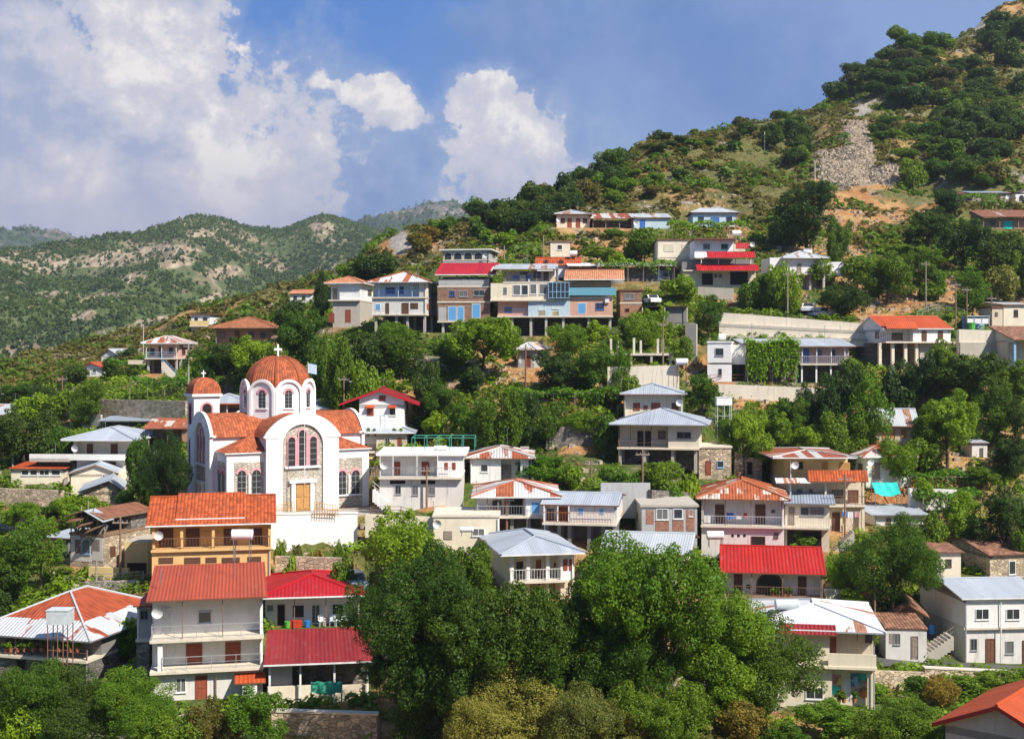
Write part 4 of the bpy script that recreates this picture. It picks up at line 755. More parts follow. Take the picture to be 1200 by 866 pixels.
B('grey_roofed_white_house', 'broad two storey white house with a blue grey sheet roof beside the road', 'house', 'the broad white roadside house', 1130, 1222, 779,
  [S(738, 'old_white', v=0.25, cheek='LR', el=[('wx', 1137, 748, 1145, 762), ('d', 1155, 748, 1166, 778, 'frame_brown'), ('wx', 1178, 751, 1188, 766), ('d', 1198, 750, 1207, 778, 'frame_brown')]),
   S(702, 'white', el=[('w', 1143, 713, 1159, 726), ('w', 1179, 713, 1195, 726), ('w', 1206, 713, 1218, 726)])], rf('gx', 677, 'grey_metal', oh=0.4, infill='dark_concrete', fm='white_paint'), D_=10, rot=5, extra=(('pipe', 1172, 703, 776, 'white_paint', 0.05),))  # gable ends: the shaded side is painted as a dark tone
B('tile_roof_ruin', 'long stone house with an old rust brown tiled roof missing some tiles', 'ruin', 'the broken tiled stone house', 1160, 1222, 679, [S(651, 'warm_stone', el=[('w', 1182, 657, 1190, 673)])], rf('gx', 629, 'old_tile', oh=0.35, infill='stone', cap=False), D_=9.5, rot=14)
B('stone_hut', 'little square cream hut with a ragged tile roof and one dark window', 'hut', 'the little square cream hut', 1098, 1126, 678, [S(648, 'cream', el=[('wd', 1108, 655, 1115, 664)])], rf('shed', 642, 'old_tile', oh=0.3, cap=False), D_=4, rot=4)
B('orange_gable_house', 'grey blue house with a broad orange red gable roof in the bottom corner', 'house', 'the orange gabled corner house', 1108, 1236, 905, [S(849, 'grey')], rf('gy', 824, 'orange_red_metal', oh=0.6, rx=1172, fm='dark_red_metal', th=0.25), D_=9, rot=-40, d=75, extra=(('fn', lambda h, fr, root: stove_pipe(fr, root)),))
def stove_pipe(fr, root):
    t = fr.fx(1153); z = fr.z(822, t, 5); o = MB().tube([(t, 5, z - 1.2), (t, 5, z + 0.5)], 0.2, 10).build('chimney', 'steel', root); MB().tube([(t, 5, z + 0.52), (t, 5, z + 0.6)], 0.27, 10).build('chimney_cap', 'steel', o)
B('purple_roof_house', 'house with a faded purple sheet roof glimpsed between tall trees', 'house', 'the faded purple roofed house', 1026, 1072, 516, [S(500, 'beige', posts=(1030, 1045, 1060), el=[('d', 1034, 503, 1039, 514, 'door_orange'), ('d', 1044, 503, 1049, 514, 'door_orange'), ('d', 1056, 503, 1062, 514, 'door_orange')])], rf('gx', 479, 'pale_metal', oh=0.6), D_=8, rot=-10)
B('white_cabin', 'tiny white plank cabin on the dry terrace under the trees', 'cabin', 'the tiny white cabin', 1139, 1157, 536, [S(520, 'old_white', el=[('wd', 1148, 525, 1152, 535)])], rf('shed', 517, 'grey_metal', oh=0.2), D_=3, rot=6)
# --- upper row
B('corner_house', 'white house with an orange hip roof at the end of the upper row', 'house', 'the orange hipped end house', 386, 422, 384,
  [S(353, 'concrete', x=(390, 422), el=[('d', 405, 363, 411, 378, RED), ('sh', 385, 367, 392, 378, RED)]), S(333, 'white', v=0.9, flush=((398, 422),), fm='clean_white', ext=0.4, el=[('d', 390, 338, 395, 352, 'grey_wood'), ('Rwd', 431, 340, 435, 346)])], rf('hip', 325, 'pale_tile', oh=0.7, fm='white_paint'), D_=8, rot=-8, group=G_UP)
B('rust_hip_house', 'two storey house with a blue railed gallery and rust edged hip roof', 'house', 'the blue galleried upper house', 436, 499, 391,
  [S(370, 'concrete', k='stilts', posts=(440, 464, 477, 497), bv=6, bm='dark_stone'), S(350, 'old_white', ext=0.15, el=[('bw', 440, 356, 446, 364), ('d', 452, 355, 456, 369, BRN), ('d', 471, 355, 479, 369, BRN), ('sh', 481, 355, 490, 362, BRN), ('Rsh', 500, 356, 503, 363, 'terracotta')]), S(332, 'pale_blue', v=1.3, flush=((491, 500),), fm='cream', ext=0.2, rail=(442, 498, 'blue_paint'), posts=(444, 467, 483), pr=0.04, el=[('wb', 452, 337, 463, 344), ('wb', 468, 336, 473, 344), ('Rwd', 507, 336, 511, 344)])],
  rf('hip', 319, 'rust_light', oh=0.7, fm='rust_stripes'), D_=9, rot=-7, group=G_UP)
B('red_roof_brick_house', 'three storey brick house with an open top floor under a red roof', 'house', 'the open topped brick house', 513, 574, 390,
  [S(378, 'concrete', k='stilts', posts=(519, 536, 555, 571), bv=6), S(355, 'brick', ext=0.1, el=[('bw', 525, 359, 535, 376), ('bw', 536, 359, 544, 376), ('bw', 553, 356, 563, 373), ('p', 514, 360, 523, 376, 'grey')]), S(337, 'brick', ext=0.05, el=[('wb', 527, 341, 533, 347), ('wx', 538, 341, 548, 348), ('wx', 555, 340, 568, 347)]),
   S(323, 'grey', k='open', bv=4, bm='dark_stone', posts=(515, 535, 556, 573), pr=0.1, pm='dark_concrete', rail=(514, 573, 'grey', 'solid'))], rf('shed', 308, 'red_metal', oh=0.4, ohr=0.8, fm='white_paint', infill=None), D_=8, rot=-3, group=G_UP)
B('grey_terrace_house', 'grey four level house with glazed front and pinkish lower floor', 'house', 'the glazed grey terrace house', 575, 650, 394,
  [S(372, 'concrete', k='stilts', posts=(578, 600, 640), bv=6, bm='dark_stone'), S(353, 'salmon', v=0.8, x=(583, 619), ext=0.1, rail=(600, 618, 'blue_paint'), el=[('wb', 591, 360, 600, 366)]), S(332, 'cream', ext=0.2, el=[('wx', 590, 337, 594, 344), ('w', 601, 334, 610, 346), ('w', 611, 334, 619, 346), ('w', 621, 333, 629, 345), ('w', 632, 333, 641, 345)]), S(317, 'beige', v=1.5, x=(590, 650), rail=(593, 648, 'steel'), posts=(592, 612, 629), pr=0.05, pm='grey_wood', el=[('wd', 610, 319, 618, 327), ('wd', 625, 319, 634, 326), ('d', 637, 319, 643, 330, BRN)])],
  rf('shed', 309, 'pale_metal', x=(578, 654), oh=0.6, fm='frame_brown'), D_=9, rot=-2, group=G_UP)
def glass_balcony(h, fr, root):
    a, b = fr.fx(667), fr.fx(722); z = fr.z(348, (a + b) / 2) + 0.2
    MB().box((a, -0.5, z), (b, -0.45, z + 1.05)).build('balcony_glass', 'turquoise_glass', root)
    a, b = fr.fx(643), fr.fx(667); o = MB().box((a, -0.6, z - 0.4), (b, 1.2, z + 1.8)).build('glazed_porch', 'glass', root); mb = MB(); n = 5
    for i in range(n + 1): q = a + (b - a) * i / n; mb.box((q - .04, -.64, z - .4), (q + .04, -.6, z + 1.8))
    for q in (z - .4, z + .45, z + 1.72): mb.box((a, -.66, q), (b, -.602, q + .08))
    mb.build('porch_frame', 'light_blue_paint', o)
mg, g_, b_ = mat('turquoise_glass'); setc(g_, b_, 'Base Color', (0.15, 0.36, 0.45)); setc(g_, b_, 'Roughness', 0.2)
B('blue_pink_house', 'long house half pale blue half pink with a turquoise glass balcony', 'house', 'the blue and pink house', 619, 718, 394,
  [S(372, 'concrete', k='stilts', posts=(622, 660, 690, 715), bv=6, bm='dark_stone'), S(350, 'salmon', ext=0.05, slabm='pale_concrete', el=[('p', 619, 351, 668, 371, 'pale_blue'), ('w', 631, 356, 639, 363), ('w', 647, 355, 655, 362), ('p', 631, 365, 639, 370, 'yellow'), ('p', 647, 365, 655, 370, 'yellow'), ('bw', 677, 355, 687, 368), ('wb', 698, 355, 708, 363), ('ac', 709, 350.5, 714, 355)]),
   S(329, 'concrete', k='open', bv=3.5, bm='concrete', x=(655, 718), posts=(672, 690, 715), pr=0.08, pm='grey_wood')], rf('gx', 317, 'pale_tile', x=(661, 732), oh=0.6, infill='clean_white', fm='white_paint'), D_=9, rot=-4, group=G_UP, extra=(('fn', glass_balcony), ('pipe', 653, 313, 345, 'steel', 0.18)))
B('brick_tower', 'narrow raw brick tower house at the end of the blue pink house', 'house', 'the narrow brick tower', 727, 752, 381, [S(356, 'clay_brick', el=[('o', 733, 362, 737, 366)]), S(341, 'brick', el=[('wx', 732, 344, 743, 351)])], rf('flat', 0, 'concrete', oh=0.15), D_=7, rot=0, group=G_UP)
def arcade(h, fr, root):
    pass
B('arcade_house', 'grey house with four arches along its front veranda below the scrub', 'house', 'the arcaded grey house', 519, 573, 315, [S(306, 'grey', ext=0.2, rail=(519, 573, 'pale_concrete', 'solid')), S(294, 'grey', el=[('a', 521, 296, 529, 305.5, 'pale_concrete'), ('a', 532, 296, 541, 305.5, 'pale_concrete'), ('a', 544, 296, 553, 305.5, 'pale_concrete'), ('a', 556, 296, 565, 305.5, 'pale_concrete'), ('Rwd', 577, 296, 580, 301)])], rf('flat', 0, 'clean_white', oh=0.5, fm='white_paint', th=0.2), D_=8, rot=-10, group=G_UP)
B('dormer_house', 'small house with an orange tiled roof and two dark arched dormers', 'house', 'the orange dormered house', 629, 679, 320, [S(312, 'white')], rf('gx', 302, 'orange_tile', oh=0.3, infill='clean_white'), D_=6, rot=-2, group=G_UP, extra=(('fn', lambda h, fr, root: dormers(fr, root)),))
def dormers(fr, root):
    for a, b in ((637, 643), (654, 661)):
        t0, t1 = fr.fx(a), fr.fx(b); z0, z1 = fr.z(312, t0, 0.4), fr.z(304, t0, 0.4); o = MB().prism([(p[0], 0.35, p[1]) for p in arch_pts(t0, t1, z0, z1)], (0, 2.0, 0)).build('dormer', 'orange_tile', root)
        MB().prism([(p[0], 0.33, p[1]) for p in arch_pts(t0 + .15, t1 - .15, z0 + .1, z1 - .15)], (0, 0.02, 0)).build('pane', 'glass', o)
B('beige_cube_house', 'plain beige cube house with one pale window above the dormered roof', 'house', 'the beige cube house', 645, 668, 304, [S(284, 'cream', el=[('w', 653, 287, 659, 293)])], rf('flat', 0, 'concrete', oh=0.15, fm='wood'), D_=6, rot=0, group=G_UP)
# --- top row
B('cream_top_house', 'cream house with two brown doors at the start of the top row', 'house', 'the cream top row house', 652, 691, 269, [S(252, 'cream', v=0.4, el=[('sh', 657, 256, 662, 262, BRN), ('d', 665, 256, 670, 267, RED), ('d', 675, 256, 680, 267, RED), ('sh', 683, 256, 688, 262, BRN)])], rf('hip', 247, 'pale_metal', oh=0.5), D_=7, group=G_UP)
B('rust_top_shed', 'open fronted shed with a red and white rusty roof in the top row', 'shed', 'the rusty top row shed', 694, 741, 269, [S(257, 'dark_stone', k='open', bv=2.5, posts=(695, 710, 726, 740), pm='grey_wood')], rf('shed', 250, 'rust_stripes', oh=0.4), D_=7, group=G_UP)
B('blue_door_house', 'white washed house with a single blue door in the top row', 'house', 'the white blue doored house', 742, 785, 270, [S(256, 'pale_blue', el=[('d', 750, 258, 756, 268, 'blue_paint')])], rf('shed', 250, 'pale_metal', oh=0.4), D_=7, group=G_UP)
B('blue_window_house', 'pale blue house with bright blue windows and a grey hip roof', 'house', 'the blue windowed top house', 812, 864, 267, [S(250, 'pale_blue', el=[('wb', 818, 254, 825, 261), ('d', 833, 255, 843, 266, 'blue_paint'), ('wb', 851, 254, 858, 261)])], rf('hip', 244.5, 'pale_metal', oh=0.5, inset=2.5), D_=7, group=G_UP)
B('big_white_pink_house', 'large white and beige house with stacked red porch roofs', 'house', 'the large red porched house', 801, 886, 337,
  [S(318, 'beige', v=0.3, el=[('o', 823, 321, 835, 334), ('wd', 837, 321, 840, 325), ('wd', 842, 321, 846, 325), ('o', 856, 319, 876, 334)]), S(303, 'dark_concrete', v=2, posts=(822, 842, 862, 880), pr=0.06, rail=(822, 886, 'grey_wood', 'open')), S(281, 'clean_white', v=1.0, x=(815, 861), el=[('wx', 824, 286, 832, 292, 'green_paint'), ('wx', 845, 286, 853, 292, 'green_paint')])],
  rf('flat', 0, 'concrete', x=(813, 863), oh=0.2, fm='frame_brown'), D_=8, rot=0, group=G_UP, extra=(('lean', 815, 888, 310, 317, 1.6, 'red_metal'), ('lean', 828, 884, 295, 302, 1.0, 'red_metal'), ('block', 863, 876, 286, 297, 2.0, 5.0, 'beige'), ('lean', 862, 878, 285, 291, 0.4, 'red_metal')))
B('shuttered_beige_house', 'long beige house with pale roller shutters joined to the white house', 'house', 'the roller shuttered beige house', 771, 814, 322, [S(302, 'beige'), S(282, 'cream', el=[('sh', 778, 286, 790, 295, 'cream'), ('sh', 799, 286, 810, 295, 'cream')])], rf('flat', 0, 'concrete', oh=0.15, fm='frame_brown'), D_=7, group=G_UP, extra=(('lean', 768, 812, 309, 316, 1.5, 'pale_tile'),))
B('low_terrace_house', 'long low house under a pale roof edge hung with vines', 'house', 'the long low vine house', 668, 790, 330, [S(313, 'dark_stone', v=0.8, el=[('d', 770, 317, 775, 328, 'light_blue_paint'), ('w', 776, 318, 784, 325)])], rf('shed', 308, 'white_metal', oh=0.4), D_=6, group=G_UP)
B('grey_roof_white_house', 'white house with a chimneyed grey roof on the dry upper slope', 'house', 'the white house on the dry slope', 920, 967, 340, [S(322, 'concrete', k='stilts', posts=(922, 935, 950, 966), bv=2.5, bm='grey'), S(303, 'white', v=0.4, el=[('wd', 950, 311, 957, 320), ('d', 934, 309, 939, 321, 'grey_wood')])], rf('hip', 295, 'pale_metal', oh=0.5, fm='white_paint'), D_=8, rot=2, extra=(('block', 904, 921, 302, 319, 1.0, 7, 'white'), ('block', 967, 992, 307, 323, 1.0, 7, 'clean_white'), ('chim', 948, 958, 292, 299, 3.0, 'clean_white')))
B('white_cube_house', 'white cube shaped two storey house at the end of the vine terrace', 'house', 'the white cube house', 829, 857, 447, [S(427, 'clean_white', el=[('wx', 842, 432, 846, 440)]), S(402, 'clean_white', ext=0.0, slab=False, el=[('wx', 838, 408, 848, 417)])], rf('flat', 0, 'clean_white', oh=0.1, fm='white_paint'), D_=7, rot=-12, extra=(('block', 857, 873, 404, 427, 1.5, 6, 'white'),))
B('vine_house', 'long low house with its front wholly draped in green vines', 'house', 'the vine draped house', 873, 934, 447, [S(425, 'dark_stone', k='open', bv=2, posts=(875, 890, 910, 932), pm='grey_wood'), S(404, 'old_white', v=1, el=[('d', 880, 410, 886, 424, 'blue_paint'), ('w', 915, 409, 922, 417)])], rf('shed', 397, 'grey_metal', oh=0.4), D_=7)
B('blue_door_gallery_house', 'grey roofed house with a railed gallery and three blue openings', 'house', 'the blue door gallery house', 938, 998, 449, [S(428, 'dark_stone', k='open', bv=2.5, posts=(940, 957, 974, 997), pr=0.1), S(407, 'mauve', v=1.3, ext=0.2, rail=(938, 998, 'cloth_pale'), posts=(940, 957, 974, 990), pr=0.06, el=[('d', 942, 409, 948, 425, 'blue_paint'), ('wb', 957, 410, 963, 418), ('wb', 974, 410, 979, 418)])], rf('shed', 397, 'grey_metal', oh=0.5), D_=7)
B('orange_roof_house', 'white house with an orange gabled roof on an unfinished concrete frame', 'house', 'the white house on a concrete frame', 1037, 1113, 432,
  [S(402, 'cream', k='open', x=(1031, 1076), bv=4, bm='dark_stone', posts=(1032, 1047, 1062, 1075), pr=0.2, pm='cream'), S(386, 'white', v=1.5, flush=((1070, 1114),), ext=0.4, slabm='cream', rail=(1032, 1070, 'rail_brown'), el=[('wd', 1045, 390, 1058, 398), ('sh', 1080, 388, 1086, 400, BRN), ('sh', 1099, 388, 1105, 398, BRN), ('Lwd', 1026, 388, 1030, 396)])],
  rf('gx', 371, 'orange_red_metal', oh=0.4, infill='clean_white', fm='white_paint'), D_=8.5, rot=8, extra=(('lean', 1036, 1072, 377, 385, 0.9, 'orange_red_metal'), ('block', 1080, 1112, 402, 434, 0.5, 7, 'concrete')))
# --- right edge
B('edge_house', 'small cream house on the retaining wall near the picture edge', 'house', 'the small cream wall top house', 1176, 1212, 378, [S(358, 'cream', el=[('wd', 1188, 363, 1193, 371), ('wd', 1203, 363, 1208, 371)])], rf('shed', 354, 'pale_metal', oh=0.3), D_=6, rot=5)
B('pink_hut', 'little pinkish hut beside the small cream wall top house', 'hut', 'the little pinkish hut', 1162, 1175, 378, [S(361, 'beige', el=[('wd', 1166, 366, 1169, 370)])], rf('flat', 0, 'concrete', oh=0.15), D_=4, rot=5)
B('porch_house', 'house corner with a tiled porch roof and a blue column at the edge', 'house', 'the blue columned porch', 1189, 1230, 442, [S(399, 'beige', v=2.0, posts=(1190, 1206), pm='light_blue_paint', pr=0.15, el=[('o', 1206, 405, 1214, 440)])], rf('shed', 382, 'old_tile', oh=0.3), D_=7, rot=4)
B('dark_shed', 'long dark plank shed with a blue door high on the slope', 'shed', 'the dark plank shed', 1152, 1215, 270, [S(255, 'brown_wall', v=0.8, posts=(1153, 1172, 1194), pm='grey_wood', el=[('d', 1176, 259, 1187, 269, 'turquoise'), ('wd', 1160, 259, 1166, 264)])], rf('shed', 246, 'rust_heavy', oh=0.4), D_=6)
B('low_stone_house', 'low stone house with a flat dark roof high on the right slope', 'house', 'the low flat stone house', 1138, 1182, 240, [S(227, 'stone', el=[('wd', 1150, 230, 1156, 235), ('d', 1168, 229, 1172, 239, BRN)])], rf('shed', 224, 'blue_grey_metal', oh=0.4), D_=6)
B('small_stone_hut', 'small pale stone hut beside the low flat stone house', 'hut', 'the small pale stone hut', 1107, 1135, 238, [S(228, 'warm_stone', el=[('o', 1111, 230, 1115, 237), ('o', 1124, 230, 1130, 237)])], rf('shed', 225, 'rust_heavy', oh=0.3), D_=5)
B('white_corner_house', 'white house with an arched window at the top of the slope edge', 'house', 'the high white corner house', 1190, 1220, 240, [S(226, 'white', el=[('a', 1194, 229, 1200, 236, 'white_paint')])], rf('gy', 221, 'pale_metal', oh=0.3), D_=6)
B('terrace_hut', 'small stone hut with a white and rust roof on the dry bank', 'hut', 'the hut on the dry bank', 607, 626, 431, [S(411, 'grey', el=[('d', 617, 417, 622, 430, RED), ('p', 608, 417, 611, 426, 'white'), ('p', 624, 417, 626, 426, 'white'), ('Rwd', 634, 415, 637, 421)])], rf('hip', 402, 'rust_light', oh=0.5), D_=7, rot=-16)
for h in HOUSES:
    h['fr'] = Frame(h['x0'], h['x1'], h['base'], h['rot'], h['d'])

# ------------------------------------------------------------------ the church: footprint first, so that the ground can be levelled for it
CF = Frame(312, 397, 601, R(28.5), 127.0)
def church_pads():
    f = CF; z = f.Z
    pad(f.X, f.Y, f.rot, -6, f.W + 6, -6.0, 19, z - 0.05, 2.0)
    for px, d in ((316, 120.5), (419, 122.5)): pass
    a, b = P(316, 650, 120.3), P(419, 654, 122.3); pad(a.x, a.y, math.atan2(b.y - a.y, b.x - a.x), -1, 9.5, -4, .1, a.z, 1.2)
# ------------------------------------------------------------------ level ground under every building, then the ground itself
for h in HOUSES:
    f = h['fr']; pf = h['padf']; pad(f.X, f.Y, f.rot, -pf, f.W + pf, -0.3 if f.Y < 215 else -3.0, h['D'] + pf, f.Z, 2.6)
church_pads()
ROADS = []      # (list of (px, py), half width)
def road_pts(pix, dz=0.0):
    out = []
    for px, py in pix:
        d = D(px, py); out.append(P(px, py, d))
    return out
UPPER_ROAD = road_pts([(835, 366), (880, 367), (930, 369), (980, 373), (1025, 378), (1080, 384), (1140, 388), (1215, 392)])
LOWER_ROAD = road_pts([(1020, 776), (1060, 776), (1100, 779), (1150, 783), (1230, 788)])
def level_road(pts, hw, blend=2.0):
    for a, b in zip(pts, pts[1:]):
        d = b - a; L = math.hypot(d.x, d.y); n = max(1, int(L / 2.0))
        for i in range(n):
            p = a + d * ((i + 0.5) / n); pad(p.x, p.y, math.atan2(d.y, d.x), -L / n / 2 - 0.2, L / n / 2 + 0.2, -hw, hw, p.z, blend)
level_road(UPPER_ROAD, 2.6); level_road(LOWER_ROAD, 1.9)
def grid_mesh(name, X, Y, Z, m, keep=None):
    ny, nx = X.shape; V = np.stack([X, Y, Z], -1).reshape(-1, 3); i = np.arange((ny - 1) * (nx - 1)); r, c = i // (nx - 1), i % (nx - 1)
    q = np.stack([r * nx + c, r * nx + c + 1, (r + 1) * nx + c + 1, (r + 1) * nx + c], -1)
    me = bpy.data.meshes.new(name); me.vertices.add(len(V)); me.vertices.foreach_set('co', V.astype(np.float32).ravel()); me.loops.add(q.size); me.loops.foreach_set('vertex_index', q.astype(np.int32).ravel())
    me.polygons.add(len(q)); me.polygons.foreach_set('loop_start', (np.arange(len(q)) * 4).astype(np.int32)); me.polygons.foreach_set('use_smooth', np.ones(len(q), bool)); me.update(calc_edges=True); me.materials.append(MATS[m])
    o = bpy.data.objects.new(name, me); COL.objects.link(o); return o
# a broken stony face on the upper slope
SCREE = [(1005, 178, 22, 30), (985, 200, 30, 14), (1030, 205, 25, 10)]
DRY = [(990, 250, 52, 24), (985, 300, 26, 30), (1020, 360, 60, 11), (1130, 345, 32, 18), (1190, 352, 28, 12), (575, 302, 20, 11), (600, 440, 55, 14), (590, 415, 26, 10), (690, 525, 52, 8), (562, 552, 26, 16), (500, 592, 30, 5), (1110, 545, 48, 10), (120, 665, 40, 20), (830, 455, 32, 10), (890, 472, 34, 9), (920, 345, 22, 9), (700, 262, 28, 9), (350, 660, 44, 9), (552, 405, 26, 12), (1000, 215, 60, 9), (940, 300, 22, 14), (380, 430, 14, 26), (860, 275, 16, 12), (1090, 250, 20, 10), (1060, 330, 20, 16), (480, 290, 40, 10), (810, 430, 24, 12), (30, 610, 40, 16), (850, 350, 18, 8), (1050, 250, 16, 16)]
ROCK = [(1002, 158, 17, 15), (1008, 178, 15, 16), (988, 196, 38, 13), (1008, 208, 50, 9), (470, 285, 12, 14), (1140, 30, 14, 8), (1010, 130, 12, 6)]
def inell(px, py, L, soft=0.35):
    m = np.zeros_like(px)
    for cx, cy, rx, ry in L: q = np.sqrt(((px - cx) / rx) ** 2 + ((py - cy) / ry) ** 2); m = np.maximum(m, np.clip((1 + soft - q) / (2 * soft), 0, 1))
    return m
def bare_attr(o, r, gch):
    a = o.data.color_attributes.new('bare', 'FLOAT_COLOR', 'POINT'); v = np.zeros((len(o.data.vertices), 4), np.float32); v[:, 0] = r.ravel(); v[:, 1] = gch.ravel(); v[:, 3] = 1; a.data.foreach_set('color', v.ravel())
GPX = HX + F * GXX / np.maximum(GYY, 40.0); GPY = HY - F * (GZ - ZC) / np.maximum(GYY, 40.0)
GDRY, GROCK = inell(GPX, GPY, DRY), inell(GPX, GPY, ROCK, .2)
GRO = tag(grid_mesh('ground', GXX, GYY, GZ, 'ground_soil'), kind='structure'); bare_attr(GRO, GDRY, GROCK)
def road_mesh(name, pts, hw, m):
    mb = MB()
    for a, b in zip(pts, pts[1:]):
        n = max(1, int((b - a).length / 2.5)); d = (b - a).normalized(); s = Vector((-d.y, d.x, 0)).normalized() * hw
        for i in range(n):
            p, q = a + (b - a) * (i / n), a + (b - a) * ((i + 1) / n); mb.box((0, 0, 0), (0, 0, 0)) if False else mb.face([p - s + Vector((0, 0, .06)), q - s + Vector((0, 0, .06)), q + s + Vector((0, 0, .06)), p + s + Vector((0, 0, .06))])
    tag(mb.build(name, m), kind='structure')
road_mesh('road', UPPER_ROAD, 2.5, 'asphalt'); road_mesh('road', LOWER_ROAD, 1.7, 'asphalt')
# distant hills: two sheets that start behind the village slope
def hill(name, ridge, foot_d, foot_z, ridge_d, m, rough, seed, u0, u1, nx=320, ny=150, back=0.35, sz=1.0):
    us = np.linspace(u0, u1, nx); ts = np.linspace(0, 1 + back, ny); rp = np.array(ridge, float); ry = np.interp(us, rp[:, 0], rp[:, 1]); ker = np.exp(-np.linspace(-2, 2, 7) ** 2); ry = np.convolve(np.pad(ry, 3, 'edge'), ker / ker.sum(), 'valid')
    U, T = np.meshgrid(us, ts); RD = np.interp(U, *ridge_d); FD = foot_d
    d = FD + (RD - FD) * T; RZ = (HY - ry)[None, :] / F * RD; x = (U - HX) / F * d
    prof = np.where(T <= 1, np.clip(T, 0, 1) ** 0.85, 1 - (T - 1) * 1.3)
    z = ZC + foot_z + (RZ - foot_z) * prof
    n = vnoise(x / 230, d / 230, seed, 6, 0.55); rid = 1 - 2 * np.abs(vnoise(x / 170 + d / 500, d / 420, seed + 5, 5, 0.5))
    z += rough * sz * (0.7 * n + 0.8 * rid - 0.3) * np.sin(np.clip(T, 0, 1) * math.pi) ** 0.7 + rough * 0.1 * vnoise(x / 45, d / 45, seed + 3, 3)
    return tag(grid_mesh(name, x, d, z, m), kind='structure'), (x, d, z, U, T)
RA = [(-420, 300), (-200, 292), (0, 291), (40, 286), (90, 281), (150, 274), (195, 262), (235, 253), (265, 258), (300, 267), (330, 269), (352, 262), (378, 253), (405, 258), (440, 268), (480, 276), (520, 280), (600, 300), (760, 320)]
RB = [(-420, 262), (-100, 266), (0, 269), (40, 268), (70, 272), (100, 282), (200, 300), (380, 290), (420, 264), (445, 255), (470, 244), (495, 237), (530, 238), (562, 241), (620, 246), (700, 252), (800, 262)]
hillA, GA = hill('hills', RA, 480.0, -52.0, ([-420, 120, 330, 560, 760], [1000, 1150, 1450, 1600, 1700]), 'hill_soil', 20, 40, -420, 760)
hillB, GB = hill('far_hills', RB, 1500.0, -40.0, ([-420, 200, 760], [2500, 2700, 3000]), 'far_hill_soil', 60, 71, -420, 800, 240, 90)

BARE = [(150, 300, 80, 14, -18), (210, 300, 30, 18, -10), (12, 303, 22, 12, 0), (50, 312, 40, 16, -8), (235, 275, 22, 6, 0), (378, 268, 20, 10, 0), (262, 320, 30, 10, -10), (175, 380, 60, 8, -25), (120, 350, 30, 8, -8), (60, 420, 45, 10, -10), (250, 355, 25, 16, -12), (95, 370, 30, 7, -4), (60, 345, 24, 5, -3), (155, 325, 22, 6, -4)]
_x, _d, _z, _, _ = GA; _px, _py = HX + F * _x / _d, HY - F * (_z - ZC) / _d; _m = np.zeros_like(_px)
for cx, cy, rx, ry, tilt in BARE: dx = _px - cx; dy = _py - cy - tilt * dx / rx * .6; _m = np.maximum(_m, .75 * np.clip((1.15 - np.sqrt((dx / rx) ** 2 + (dy / ry) ** 2)) / .6, 0, 1))
bare_attr(hillA, _m, np.zeros_like(_m))
